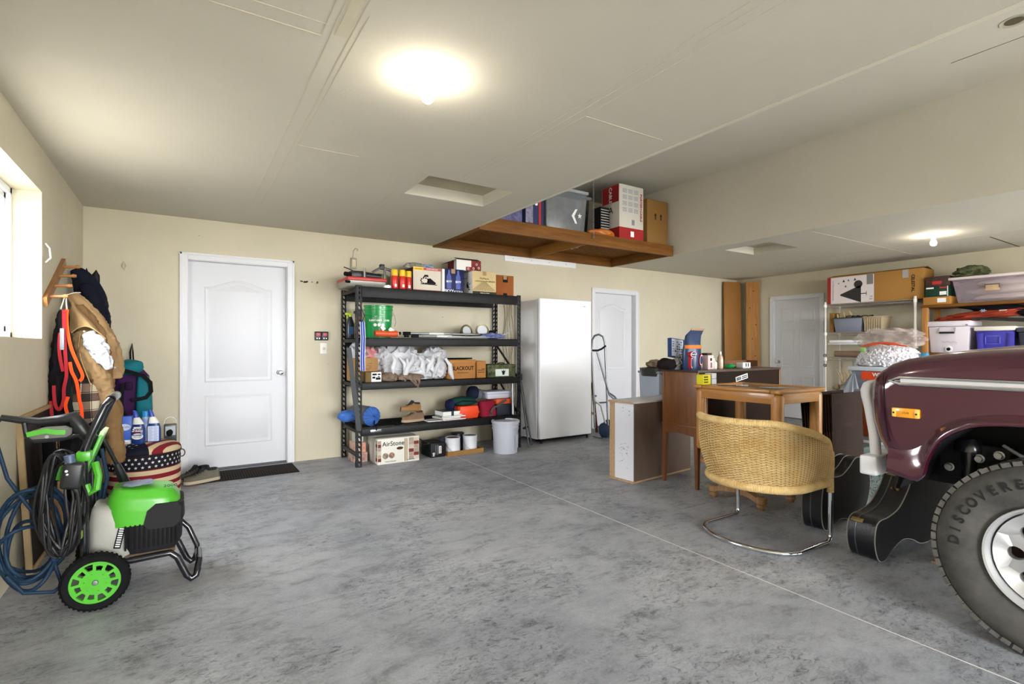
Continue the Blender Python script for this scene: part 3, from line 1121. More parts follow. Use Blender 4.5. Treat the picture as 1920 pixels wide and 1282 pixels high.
# ---- second level (z = 1.304)
Z2 = 1.3045
t = thing('bucket', 'green five gallon bucket with white lettering on the black rack', 'bucket', (1.755, 5.42, Z2))
c = (1.755, 5.42, Z2)
part('pail', B().lathe([(0, 0), (.128, 0), (.132, .004), (.143, .235), (.150, .237), (.150, .250), (.144, .252), (.146, .29), (.154, .292), (.154, .303), (.147, .305), (.148, .33), (.155, .332), (.155, .343), (.145, .343), (.125, .012), (0, .01)], c, 48), M_GRN, t)
part('bail', B().tube([(1.905, 5.42, Z2 + .285), (1.912, 5.36, Z2 + .24), (1.905, 5.30, Z2 + .17), (1.88, 5.27, Z2 + .12)], .003, 6), M_GRY, t)


def curved_text(s, size, c, r, z, a_mid, m, parent, bold=0):
    """letters one by one round a vertical drum"""
    w = size * .62
    n = len(s)
    for i, ch in enumerate(s):
        if ch == ' ':
            continue
        a = a_mid + (i - (n - 1) / 2) * w / r
        p = (c[0] + r * math.cos(a), c[1] + r * math.sin(a), z)
        txt(ch, size, p, (R(90), 0, a + PI / 2), m, parent, bold=bold)


am = math.atan2(-5.42, -1.755) + R(3)
curved_text('tomtows.com', .034, c, .1425, Z2 + .185, am, M_INKW, t, .0012)
curved_text('EST. 1903', .018, c, .1435, Z2 + .222, am, M_INKW, t)
curved_text('Visit your store at', .011, c, .143, Z2 + .207, am, M_INKW, t)
for k, da in enumerate((-.30, 0, .28)):
    a = am + da
    b = B(Matrix.Translation((c[0] + .139 * math.cos(a), c[1] + .139 * math.sin(a), Z2 + .135)) @ Matrix.Rotation(a + PI / 2, 4, 'Z'))
    b.lathe([(.0, -.002), (.017, -.002), (.017, .004)], (0, 0, 0), 20, 'y')
    part('round_icon', b, M_INKW, t)

t = thing('spray_bottle', 'dark spray bottle with a lime yellow trigger at the left of the rack', 'bottle', (1.50, 5.56, Z2))
def sprayer(t, x, y, m1, m2, h):
    part('bottle_body', B().loft([(x, y, Z2, .042, .032), (x, y, Z2 + .02, .045, .034), (x, y, Z2 + h * .55, .043, .032), (x, y, Z2 + h * .75, .024, .022), (x, y, Z2 + h * .85, .015, .015)], 20), m1, t, smooth=50)
    part('trigger', B().box(x - .055, x + .02, y - .012, y + .012, Z2 + h * .9, Z2 + h, .006).cyl((x, y, Z2 + h * .82), (x, y, Z2 + h * .92), .016, n=12).box(x - .04, x - .03, y - .008, y + .008, Z2 + h * .76, Z2 + h * .92, .003), m2, t)
sprayer(t, 1.50, 5.58, mat('dark bottle', '232834', .3), mat('lime yellow', 'c6dc34', .4), .27)
part('printed_label', B().box(1.475, 1.525, 5.545, 5.5475, Z2 + .04, Z2 + .12), mat('blue label', '3d5f86', .5), t)
t = thing('spray_bottle', 'brown spray bottle with a dark trigger just left of the green bucket', 'bottle', (1.56, 5.36, Z2))
sprayer(t, 1.545, 5.42, mat('brown bottle', '52301f', .3, hex2='9a5a30', vs=18), M_BPL, .28)
t = thing('hanging_strap', 'blue and white striped strap hanging down the front left rack post', 'strap', (1.50, 5.15, 1.33))
b = B()
for k, x in enumerate((1.487, 1.512)):
    b.strip([(x, 5.145, 1.46), (x + .004, 5.13, 1.30), (x, 5.14, 1.1), (x + .003, 5.14, .97)], .022, .003, (0, 1, 0))
part('webbing', b, M_BLU, t)
b = B()
for x in (1.478, 1.50, 1.523):
    b.strip([(x, 5.1425, 1.46), (x + .004, 5.1275, 1.30), (x, 5.1375, 1.1), (x + .003, 5.1375, .97)], .004, .003, (0, 1, 0))
part('white_stripe', b, M_PAP, t)
b = B().tube([(1.50, 5.14, 1.46), (1.47, 5.13, 1.53), (1.49, 5.14, 1.60), (1.52, 5.14, 1.52), (1.50, 5.14, 1.46)], .005, 6)
part('cord', b, M_DKG, t)
t = thing('power_tool', 'orange handheld tool lying in front of the green bucket', 'power tool', (1.80, 5.26, Z2))
part('body', B().tube([(1.66, 5.24, Z2 + .045), (1.70, 5.24, Z2 + .045), (1.78, 5.24, Z2 + .04), (1.87, 5.24, Z2 + .042), (1.90, 5.24, Z2 + .042)], [.028, .036, .03, .036, .03], 14), mat('orange red casing', 'c94f22', .4), t)
part('white_tag', B(Matrix.Translation((1.755, 5.23, Z2 + .08)) @ Matrix.Rotation(R(50), 4, 'Y')).box(-.05, .0, -.003, .003, -.016, .02), M_PAP, t)
part('white_tag', B(Matrix.Translation((1.83, 5.23, Z2 + .075)) @ Matrix.Rotation(R(38), 4, 'Y')).box(-.03, .035, -.003, .003, -.014, .022), M_PAP, t)
part('end_cap', B().cyl((1.90, 5.24, Z2 + .042), (1.908, 5.24, Z2 + .042), .024, n=14), M_PAP, t)
def pole(y, z, x0, x1, label):
    t = thing('extension_pole', label, 'pole', (x0, y, z))
    part('tube', B().cyl((x0 + .1, y, z), (x1, y, z - .0), .011, n=12), M_STL, t)
    part('clamp', B().box(x0 + .08, x0 + .16, y - .018, y + .018, z - .02, z + .018, .004), M_BLK, t)
    part('clamp', B().box(x0, x0 + .05, y - .015, y + .015, z - .016, z + .016, .004), M_BLK, t)
    part('label_wrap', B().cyl((x0 + .38, y, z), (x0 + .56, y, z), .0122, n=12), M_PAP, t)
pole(5.36, Z2 + .052, 1.93, 3.26, 'upper silver telescoping pole with a white label on the second rack shelf')
pole(5.30, Z2 + .024, 2.00, 3.30, 'lower silver telescoping pole beside the orange tool on the second rack shelf')
single('hose', B().tube([(2.2, 5.45, Z2 + .015), (2.6, 5.25, Z2 + .012), (3.0, 5.23, Z2 + .02), (3.2, 5.25, Z2 + .04), (3.3, 5.26, Z2 + .08), (3.33, 5.27, Z2 + .12)], .010, 8), mat('clear grey hose', 'a3a6a8', .3), 'curved clear grey hose at the right of the second rack shelf', 'hose', (2.8, 5.3, Z2))
for (x, y, z, rz, lb) in ((2.86, 5.52, Z2 + .088, .5, 'black clamp lamp with white face leaning left on the second rack shelf'), (3.04, 5.45, Z2 + .10, .1, 'black rimmed clamp lamp facing forward on the second rack shelf')):
    T = Matrix.Translation((x, y, z)) @ Matrix.Rotation(rz - .3, 4, 'Z') @ Matrix.Rotation(R(-12), 4, 'X')
    t = thing('work_lamp', lb, 'lamp', (x, y, z - .07))
    part('reflector', B(T).lathe([(.075, -.02), (.082, -.012), (.082, 0), (.07, .02), (.045, .055), (.03, .09), (0, .09)], (0, 0, 0), 32, 'y'), mat('dark olive shell', '34342c', .4, .3), t)
    part('rim', B(T).lathe([(.062, -.018), (.083, -.022), (.083, -.008)], (0, 0, 0), 32, 'y'), mat('brass rim', '6e6747', .35, .5), t)
    part('lens', B(T).lathe([(0, -.016), (.062, -.016)], (0, 0, 0), 32, 'y'), mat('frosted lens', 'c9ccd0', .4), t)
single('shop_cloth', B().blob((3.08, 5.27, Z2 + .03), (.12, .06, .03), .4, 3, 3, 3, ridge=True, flat=.025), mat('blue print cloth', '43508a', .9, hex2='8890b5', vs=30), 'small blue patterned cloth at the right end of the second rack shelf', 'cloth', (3.08, 5.27, Z2))
single('rubber_cap', B().blob((3.19, 5.5, Z2 + .055), (.08, .06, .055), .1, 2, 3, 4, flat=.05), M_BLK, 'round black rubber item behind the poles beside the rack post', 'fitting', (3.19, 5.5, Z2))

# ---- third level (z = .849)
Z3 = .8495
T = Matrix.Translation((1.52, 5.44, Z3)) @ Matrix.Rotation(R(4), 4, 'Z')
t = thing('carton', 'open tan carton holding pink and grey bags at the left of the third rack shelf', 'box', (1.58, 5.5, Z3))
q = B()
q.box(1.475, 1.72, 5.33, 5.334, Z3, Z3 + .245)
q.box(1.475, 1.479, 5.334, 5.62, Z3, Z3 + .245)
q.box(1.716, 1.72, 5.334, 5.62, Z3, Z3 + .245)
q.box(1.475, 1.72, 5.62, 5.624, Z3, Z3 + .245)
part('body', q, M_CARD, t)
part('flap', B(Matrix.Translation((1.72, 5.47, Z3 + .243)) @ Matrix.Rotation(R(105), 4, 'Y')).box(0, .11, -.13, .13, 0, .003), M_CARD, t)
q = B()
for k in range(8):
    q.box(1.56 + random.random() * .07, 1.62 + random.random() * .05, 5.3285, 5.33, Z3 + .10 + k * .012, Z3 + .104 + k * .012)
part('ink_marks', q, mat('brown print', '6a5a38', .7), t)
single('plastic_bag', B().blob((1.54, 5.46, Z3 + .30), (.075, .1, .10), .3, 2.4, 3, 6, ridge=True), mat('pale grey film', 'c2c3ca', .35, var=.15, vs=14), 'pale grey plastic bag poking out of the tan carton', 'bag', (1.54, 5.46, Z3 + .24))
single('plastic_bag', B().blob((1.655, 5.48, Z3 + .29), (.075, .1, .075), .3, 2.0, 3, 9, ridge=True), mat('pink film', 'd76a70', .4, hex2='c9a9a4', vs=9), 'pink plastic bag poking out of the tan carton', 'bag', (1.65, 5.48, Z3 + .24))
single('plank_offcut', B(Matrix.Translation((1.335, 5.1, .60)) @ Matrix.Rotation(R(0), 4, 'Z')).prism([(.0 + .10, -.22), (.145, -.22), (.045, .60), (0, .60)], 0, .018, 'y'), mat('grey painted strip', '4a4d50', .6, var=.2, vs=6), 'long dark grey strip leaning on the left side of the rack', 'board', (1.4, 5.1, .38))
# drop cloth
b = B()
for (cx, cy, cz, rx, ry, rz, sd) in ((1.99, 5.42, .17, .20, .13, .20, 1), (1.82, 5.46, .23, .10, .12, .12, 3), (2.22, 5.36, .13, .19, .11, .13, 5), (2.40, 5.44, .24, .13, .13, .11, 7), (2.14, 5.33, .08, .24, .09, .08, 11), (2.40, 5.36, .12, .10, .1, .12, 14)):
    b.blob((cx, cy, Z3 + cz), (rx, ry, rz), .24, 2.2, 4, sd, ridge=True, flat=cz - .004, fine=.05)
for k in range(9):
    x = 1.85 + k * .075
    p0 = Vector((x, 5.24 + .02 * math.sin(k * 2), Z3 + .27 - .02 * (k % 3)))
    p1 = p0 + Vector((.11 * math.sin(k * 1.7), -.02, -.20 - .04 * math.sin(k)))
    b.tube([p0, p0.lerp(p1, .33) + Vector((.02, -.015, .01)), p0.lerp(p1, .66) + Vector((-.01, -.02, 0)), p1], [.012, .024, .028, .008], 8)
single('drop_cloth', b, mat('white canvas', 'd9dade', .85, hex2='bcbcc0', vs=5), 'crumpled white drop cloth filling the middle of the third rack shelf', 'cloth', (2.1, 5.4, Z3), smooth=60)
single('paper_sack', B().blob((2.50, 5.52, Z3 + .18), (.09, .12, .17), .12, 2.5, 3, 4, ridge=True, flat=.175), mat('brown kraft paper', 'a58a6b', .85, var=.2, vs=6), 'tan paper sack behind the right end of the white drop cloth', 'bag', (2.5, 5.5, Z3))
t = carton('small camera carton with white printed end in front of the drop cloth', 1.55, 1.715, 5.20, 5.33, Z3, Z3 + .105, mat('kraft box', '75613f', .8), tape=False)
pl(t, 1.61, 1.713, Z3 + .002, Z3 + .10, 5.20, M_PAP)
q = B()
for (x, z, w, h) in ((1.62, .068, .045, .018), (1.675, .07, .03, .014), (1.62, .035, .03, .02), (1.655, .022, .05, .024), (1.675, .050, .022, .010)):
    q.box(x, x + w, 5.198, 5.199, Z3 + z, Z3 + z + h)
part('camera_print', q, M_INK, t)
M_GLV = mat('worn suede', '8c7868', .95, hex2='5d4d42', vs=20)
single('work_glove', B().blob((1.80, 5.24, Z3 + .04), (.085, .06, .045), .3, 3, 3, 2, ridge=True, flat=.038), M_GLV, 'folded brown work glove right of the small camera carton', 'glove', (1.8, 5.24, Z3))
b = B()
b.blob((2.04, 5.21, Z3 + .035), (.12, .05, .035), .3, 3, 3, 5, ridge=True, flat=.033)
for (x0, z0, x1, z1) in ((2.02, .02, 2.08, -.055), (2.06, .02, 2.10, -.075), (2.12, .02, 2.09, -.07), (2.10, .02, 2.115, -.03)):
    b.tube([(x0, 5.175, Z3 + z0), (x0 * .6 + x1 * .4, 5.150, Z3 + z0 * .4 + z1 * .4), (x1, 5.145, Z3 + z1)], [.013, .011, .007], 8)
single('work_glove', b, M_GLV, 'brown work glove with fingers hanging over the third rack shelf edge', 'glove', (2.05, 5.2, Z3), smooth=60)
M_KR = mat('kraft carton', 'b07a45', .85, var=.12, vs=5, stretch=(8, 1, 1))
t = carton('brown carton lettered with a black window brand name on the third shelf', 2.50, 2.825, 5.22, 5.50, Z3, Z3 + .21, M_KR, tape=False)
txt('BLACKOUT', .062, (2.663, 5.217, Z3 + .115), FY, M_INK, t, bold=.0012, sx=.86)
txt('- WATERHOUSE -', .022, (2.663, 5.217, Z3 + .067), FY, mat('brown print', '6a5a38', .7), t)
part('lid_band', B().box(2.495, 2.83, 5.215, 5.505, Z3 + .175, Z3 + .213, .002), M_KR, t)
t = carton('smaller brown carton just right of the lettered brown carton', 2.855, 2.975, 5.24, 5.52, Z3, Z3 + .195, M_KR, tape=False, seam='y')
q = B()
for z in (.06, .085):
    for k in range(6):
        q.box(2.87 + k * .015, 2.88 + k * .015, 5.238, 5.24, Z3 + z, Z3 + z + .008)
q.box(2.92, 2.965, 5.238, 5.24, Z3 + .10, Z3 + .106)
part('ink_marks', q, M_INK, t)
single('rod', B().cyl((2.50, 5.53, Z3 + .222), (2.92, 5.48, Z3 + .222), .009, n=10), M_BLK, 'thin black rod lying across the brown cartons', 'rod', (2.7, 5.5, Z3 + .215))
t = thing('camo_case', 'green camouflage box with a deer label at the right of the third shelf', 'box', (3.2, 5.35, Z3))
M_CAMO = mat('camouflage print', '6d7350', .8, hex2='2e2d22', vs=16)
part('body', B().box(3.0, 3.385, 5.23, 5.52, Z3, Z3 + .115, .008), M_CAMO, t)
part('lid', B().box(2.995, 3.39, 5.225, 5.525, Z3 + .115, Z3 + .15, .01), M_CAMO, t)
pl(t, 3.10, 3.285, Z3 + .012, Z3 + .095, 5.23, mat('pale green label', 'cfd8d2', .6))
q = B()
q.prism([(3.20, Z3 + .025), (3.222, Z3 + .03), (3.232, Z3 + .06), (3.245, Z3 + .08), (3.225, Z3 + .07), (3.21, Z3 + .09), (3.205, Z3 + .07), (3.18, Z3 + .085), (3.19, Z3 + .055)], 5.2275, 5.229, 'y')
for k in range(4):
    q.box(3.02 + k * .022, 3.026 + k * .022, 5.2285, 5.23, Z3 + .03, Z3 + .06 + .01 * (k % 2))
part('deer_print', q, M_INK, t)
part('handle', B().tube([(3.2, 5.35, Z3 + .148), (3.22, 5.35, Z3 + .165), (3.28, 5.35, Z3 + .165), (3.3, 5.35, Z3 + .148)], .007, 6), M_BLK, t)

# ---- fourth level (z = .389)
Z4 = .3895
t = thing('sleeping_bag', 'blue and grey rolled sleeping bag on the lowest rack shelf', 'sleeping bag', (1.62, 5.42, Z4))
T = Matrix.Translation((1.645, 5.25, Z4 + .10)) @ Matrix.Rotation(R(14), 4, 'Z')
part('roll', B(T).lathe([(.0, .02), (.06, .0), (.092, .03), (.099, .10), (.099, .34), (.09, .38), (0, .39)], (0, 0, 0), 36, 'y'), mat('grey nylon roll', '6a6a70', .7, var=.3, vs=9), t)
def gath(u, v):
    a = 2 * PI * u
    r = .094 * (1 - v) ** .8 + .006
    k = 1 + .05 * math.sin(a * 17) * v
    return (r * math.cos(a) * k, .028 - .05 * math.sin(v * PI / 2) + .006 * math.sin(a * 17), r * math.sin(a) * k)
part('gathered_end', B(T).surf(gath, 102, 8, True), mat('bright blue nylon', '4673c2', .5), t, smooth=60)
part('blue_lining', B().blob((1.43, 5.42, Z4 + .10), (.10, .08, .06), .15, 2, 3, 3), mat('bright blue nylon', '4673c2', .5), t)
part('drawcord', B().tube([(1.65, 5.225, Z4 + .06), (1.64, 5.20, Z4 + .03), (1.65, 5.155, Z4 + .0), (1.645, 5.148, Z4 - .03)], .006, 6), M_BLK, t)
single('bottle_opener', B().box(1.585, 1.70, 5.150, 5.157, Z4 - .048, Z4 - .02, .003), M_STL, 'flat metal handle clipped to the lowest rack beam', 'tool', (1.64, 5.153, Z4 - .034))


def shoe(label, x, y, z, rz, L=.27, m1='8d6c4e', m2='3b3a40', m3='b8a88a', roll=0, pitch=0, group=None, hi=.085):
    T = Matrix.Translation((x, y, z)) @ Matrix.Rotation(rz, 4, 'Z') @ Matrix.Rotation(pitch, 4, 'Y') @ Matrix.Rotation(roll, 4, 'X')
    t = thing('shoe', label, 'shoe', (x, y, z), group)

    def hw(u):                                   # half width, u 0 at heel to 1 at toe
        return (.030 + .017 * math.sin(PI * min(1, max(0, (u - .15) / 1.05))) ** .8) * min(1, (u * 14 + .35) ** .5) * min(1, ((1 - u) * 7 + .06) ** .5)

    def ht(u):
        if u < .42:
            return hi - .008 * math.sin(u / .42 * PI)
        return hi + (.040 - hi) * min(1, (u - .42) / .38) ** .75 - .008 * max(0, (u - .85) / .15)
    b = B(T)
    out = [(L * (u - .5), hw(u) * 1.06) for u in [k / 18 for k in range(19)]] + [(L * (u - .5), -hw(u) * 1.06) for u in [1 - k / 18 for k in range(19)]]
    b.prism(out, 0, .026, 'z')
    part('sole', b, mat('sole ' + m3, m3, .8), t, smooth=60)

    def up(u, v):
        a = PI * v
        c = math.cos(a)
        w = hw(u) * (1 if u > .45 else 1 - .25 * math.sin(a))
        return (L * (u * .985 - .49) + (.012 * math.sin(a) if u < .1 else 0), w * c, .024 + ht(u) * math.sin(a) ** .6)
    part('upper', B(T).surf(up, 26, 14), mat('upper ' + m1, m1, .8, var=.2, vs=14), t, smooth=70)
    part('ankle_opening', B(T @ Matrix.Translation((-L * .26, 0, .0205 + hi)) @ Matrix.Scale(1.9, 4, (1, 0, 0))).lathe([(0, .001), (.016, .002), (.024, .006), (.027, .0), (.024, -.012)], (0, 0, 0), 20), mat('tongue ' + m2, m2, .8), t)
    b = B(T)
    b.tube([(-.03, 0, .03 + hi), (-.015, 0, .032 + hi), (.04, 0, .062)], [.012, .02, .014], 8)
    part('tongue', b, mat('tongue ' + m2, m2, .8), t)
    b = B(T)
    for k in range(4):
        xx = -.005 + k * .02
        zz_ = .028 + ht(xx / L + .5)
        b.tube([(xx, -.026, zz_ - .012), (xx + .004, 0, zz_ + .006), (xx, .026, zz_ - .012)], .0028, 5)
    part('laces', b, mat('lace ' + m2, m2, .8), t)
    return t


shoe('tan hiking boot with dark lining lying on the other boot, lowest rack shelf', 2.10, 5.38, Z4 + .10, R(196), m1='a97c50', m2='2e3038', m3='7a6a55', pitch=R(-6))
shoe('brown hiking boot lying underneath on the lowest rack shelf', 2.12, 5.36, Z4, R(186), m1='8a7059', m2='4a3d35', m3='b09a80')
t = thing('book', 'open magazine with dark cover lying left of the book pile', 'magazine', (2.34, 5.3, Z4))
part('pages', B().box(2.24, 2.42, 5.21, 5.38, Z4, Z4 + .008, .001), M_PAP, t)
part('cover', B().box(2.24, 2.42, 5.21, 5.38, Z4 + .008, Z4 + .0095), mat('grey photo cover', '5a6068', .4, hex2='c7cbd1', vs=9), t)
zz = Z4
for k, (w, d, h, dx, rz, cv, lb) in enumerate(((.30, .24, .014, .0, 3, '7d2630', 'thin red edged book at the bottom of the pile'), (.28, .22, .018, -.02, 8, 'c9c5bb', 'cream catalogue second from the bottom of the pile'),
                                          (.29, .22, .014, .01, -4, '8a8f96', 'grey magazine under the two top books'), (.27, .21, .05, .0, 2, '33414f', 'thick book with slate cover on top of the pile'))):
    T = Matrix.Translation((2.55 + dx, 5.33, zz)) @ Matrix.Rotation(R(rz), 4, 'Z')
    t = thing('book', lb + ' on the lowest rack shelf', 'book', (2.55 + dx, 5.33, zz), 'books piled on the lowest rack shelf')
    part('pages', B(T).box(-w / 2 + .003, w / 2 - .003, -d / 2 + .003, d / 2 - .003, .0015, h - .0015), M_PAP, t)
    b = B(T).box(-w / 2, w / 2, -d / 2, d / 2, 0, .0015).box(-w / 2, w / 2, -d / 2, d / 2, h - .0015, h)
    b.box(w / 2 - .0015 if k == 3 else -w / 2, w / 2 if k == 3 else -w / 2 + .0015, -d / 2, d / 2, 0, h)
    part('cover', b, mat('cover ' + cv, cv, .5), t)
    if k == 3:
        part('spine_strip', B(T).box(-.03, .0, -d / 2 - .001, -d / 2 + .003, .002, h - .001), mat('cover ' + cv, cv, .5), t)
    zz += h + .0005
t = thing('toolbox', 'bright orange plastic case under the green bag on the lowest shelf', 'case', (2.76, 5.4, Z4))
part('lower_shell', B().taper(2.63, 2.88, 5.23, 5.5, Z4, Z4 + .065, .012, .01, .006), M_ORG, t)
part('upper_shell', B(Matrix.Translation((2.755, 5.36, Z4 + .14)) @ Matrix.Rotation(PI, 4, 'X')).taper(-.125, .125, -.135, .135, 0, .07, .012, .01, .006), M_ORG, t)
part('latch_rim', B().box(2.625, 2.885, 5.225, 5.505, Z4 + .062, Z4 + .072, .002), M_ORG, t)
t = thing('duffel_bag', 'dark green soft bag lying on the orange case', 'bag', (2.73, 5.36, Z4 + .14))
part('bag_body', B().blob((2.73, 5.36, Z4 + .187), (.17, .14, .055), .12, 2.2, 3, 4, flat=.04), mat('dark green nylon', '1f4a44', .75, var=.3, vs=10), t, smooth=60)
part('strap', B().strip([(2.60, 5.25, Z4 + .18), (2.66, 5.22, Z4 + .205), (2.74, 5.21, Z4 + .2), (2.86, 5.24, Z4 + .185)], .016, .004, (0, -1, .3)), M_BLK, t)
part('side_pocket', B().blob((2.57, 5.36, Z4 + .15), (.045, .1, .07), .1, 2, 3, 5), M_NAVY, t)
t = thing('cap_bag', 'navy and grey padded cap leaning on the rack beside the white tub', 'bag', (2.94, 5.45, Z4 + .19))
part('crown', B().blob((2.91, 5.43, Z4 + .27), (.085, .09, .08), .1, 2, 3, 6, flat=.075), mat('navy nylon', '1d2238', .75), t, smooth=60)
part('grey_panel', B().blob((2.965, 5.40, Z4 + .255), (.05, .07, .065), .1, 2, 3, 7), mat('grey nylon', '66696c', .75), t)
t = thing('tote_bag', 'crimson fabric bag with a grey strap on the lowest rack shelf', 'bag', (3.02, 5.32, Z4))
part('bag_body', B().loft([(3.03, 5.33, Z4, .11, .08), (3.03, 5.33, Z4 + .03, .115, .085), (3.03, 5.33, Z4 + .12, .10, .07), (3.035, 5.33, Z4 + .165, .105, .05), (3.04, 5.33, Z4 + .18, .09, .03)], 32, fold=.06, ff=2, seed=3, sq=.6), mat('crimson canvas', '8e1f35', .8, var=.2, vs=9), t, smooth=60)
part('strap', B().strip([(3.02, 5.235, Z4 + .02), (3.06, 5.225, Z4 + .02), (3.03, 5.22, Z4 + .06), (3.06, 5.22, Z4 + .10), (3.14, 5.215, Z4 + .13), (3.24, 5.21, Z4 + .19)], .025, .004, (0, -1, 0)), mat('grey webbing', '4d4947', .8), t)
t = thing('plastic_tub', 'white lidded plastic tub high on the right of the lowest rack shelf', 'tub', (3.2, 5.42, Z4 + .19))
part('tub', B(Matrix.Identity(4)).taper(3.03, 3.37, 5.30, 5.54, Z4 + .195, Z4 + .255, .02, .02, .01), mat('frosted white plastic', 'cfd2e2', .4), t)
part('lid', B().box(3.02, 3.38, 5.29, 5.55, Z4 + .255, Z4 + .285, .012), MC['frosted white plastic'], t)
t = thing('toolbox', 'dark tool case with an orange lid behind the crimson bag', 'case', (3.25, 5.42, Z4))
part('case_body', B().box(3.15, 3.38, 5.28, 5.54, Z4, Z4 + .13, .008), mat('slate plastic', '2c3038', .5), t)
part('lid', B().box(3.145, 3.385, 5.275, 5.545, Z4 + .131, Z4 + .190, .008), mat('orange red casing', 'c94f22', .4), t)

# ---- on the floor under the rack
t = carton('white stone veneer carton with brick pictures under the rack', 1.665, 2.115, 5.165, 5.50, .0, .262, mat('white carton', 'dedbd2', .7), tape=False, T=Matrix.Translation((0, 0, 0)))
pl(t, 1.95, 1.965, .01, .25, 5.165, mat('tan stripes', 'a3916c', .7), 'stripe_print')
pl(t, 1.972, 1.984, .01, .25, 5.165, mat('tan stripes', 'a3916c', .7), 'stripe_print')
M_ST = [mat('stone print a', 'a99a8b', .8, var=.3, vs=20), mat('stone print b', '7d3b38', .8, var=.25, vs=20), mat('stone print c', 'b5a08c', .8, var=.3, vs=24), mat('stone print d', 'cdbfae', .8, var=.2, vs=24)]
b = B()
for r_ in range(6):
    for c_ in range(2):
        b.mi = (r_ * 2 + c_ * 3 + (r_ // 2)) % 4
        b.box(1.998 + c_ * .057, 2.053 + c_ * .058, 5.1637, 5.166, .02 + r_ * .039, .057 + r_ * .039)
for r_ in range(6):
    b.mi = (r_ + 1) % 4
    b.box(1.667, 1.700, 5.1637, 5.166, .03 + r_ * .036, .064 + r_ * .036)
    b.box(1.6637, 1.666, 5.18, 5.23, .03 + r_ * .036, .064 + r_ * .036)
part('stone_print', b, M_ST, t, kind='stuff')
txt('AirStone', .066, (1.83, 5.163, .205), FY, mat('charcoal print', '3a3b38', .7), t, bold=.0006)
part('hand_hole', B(Matrix.Translation((1.90, 5.1635, .152)) @ Matrix.Scale(.42, 4, (0, 0, 1))).lathe([(0, 0), (.036, 0)], (0, 0, 0), 24, 'y'), mat('hand hole', '4a3020', .8), t)
for x, h in ((1.745, '5b4b48'), (1.812, '6d3420')):
    part('round_photo', B().lathe([(0, 0), (.031, 0), (.031, .001)], (x, 5.163, .085), 24, 'y'), mat('photo ' + h, h, .6, hex2='b09a88', vs=30), t)
txt('Autumn Mountain', .016, (1.80, 5.163, .025), FY, M_INK, t)
txt('Garden Wall', .016, (2.02, 5.163, .022), FY, M_INK, t)
carton('small orange and white carton upper of two behind the left rack post', 1.50, 1.62, 5.42, 5.62, .101, .20, mat('orange carton print', 'c96a3c', .7, hex2='d9cfc0', vs=10), tape=False)
carton('small red and white carton lower of two behind the left rack post', 1.49, 1.63, 5.40, 5.64, .0, .10, mat('red carton print', 'a04a3c', .7, hex2='d9cfc0', vs=12), tape=False)
single('paper_bundle', B().box(1.52, 1.60, 5.45, 5.6, .201, .30, .004), mat('pale paper', 'c9ccc4', .8), 'pale folded papers on top of the orange carton', 'papers', (1.56, 5.52, .201))
t = carton('black printed carton with a barcode, open top, under the rack', 2.26, 2.43, 5.19, 5.46, .0, .155, mat('black carton print', '1c1c20', .5), tape=False)
pl(t, 2.355, 2.385, .04, .12, 5.19, M_PAP, 'barcode_label')
q = B()
for k in range(9):
    q.box(2.36, 2.38, 5.1878, 5.189, .045 + k * .0078, .0475 + k * .0078 + .002 * (k % 2))
part('bars', q, M_INK, t)
txt('N5', .032, (2.295, 5.189, .035), (R(90), R(-90), 0), M_INKW, t, bold=.001)
q = B()
for x in (2.315, 2.332, 2.345):
    q.box(x, x + .003, 5.1885, 5.19, .03, .135)
part('print_lines', q, M_GRY, t)
part('open_flap', B(Matrix.Translation((2.26, 5.32, .152)) @ Matrix.Rotation(R(28), 4, 'Y')).box(-.12, 0, -.12, .12, 0, .003), M_DKG, t)
part('open_flap', B(Matrix.Translation((2.34, 5.19, .158)) @ Matrix.Rotation(R(-12), 4, 'X')).box(-.10, .08, .03, .16, 0.0, .003), mat('grey flap', '9a9ca0', .7), t)
t = thing('cardboard_tray', 'shallow brown cardboard tray holding paint cans', 'tray', (2.66, 5.3, 0))
q = B()
q.box(2.45, 2.90, 5.16, 5.52, 0, .004)
for a in ((2.45, 2.90, 5.16, 5.164), (2.45, 2.90, 5.516, 5.52), (2.45, 2.454, 5.164, 5.516), (2.896, 2.90, 5.164, 5.516)):
    q.box(*a, .004, .05)
part('tray_body', q, M_CARD2, t)


def can(label, x, y, z, r, h, body, lidm):
    t = thing('paint_can', label, 'can', (x, y, z), 'paint cans under the rack')
    part('can_body', B().lathe([(0, 0), (r, 0), (r + .002, .004), (r, .008), (r, h - .008), (r + .003, h - .004), (r + .003, h), (r - .004, h), (r - .006, h - .006)], (x, y, z), 40), body, t)
    part('lid', B().lathe([(r - .006, h - .006), (r - .012, h - .004), (r - .02, h - .009), (0, h - .009)], (x, y, z), 40), lidm, t)
    pts = [(x + (r + .003) * math.cos(a), y - .012 - (r + .006) * abs(math.sin(a)), z + h * .62 - .085 * math.sin(a)) for a in [PI * k / 12 for k in range(13)]]
    part('bail', B().tube(pts, .0016, 5), M_STL, t)
    part('ear', B().cyl((x + r, y, z + h * .62), (x + r + .006, y, z + h * .62), .008, n=8), M_STL, t)
    return t


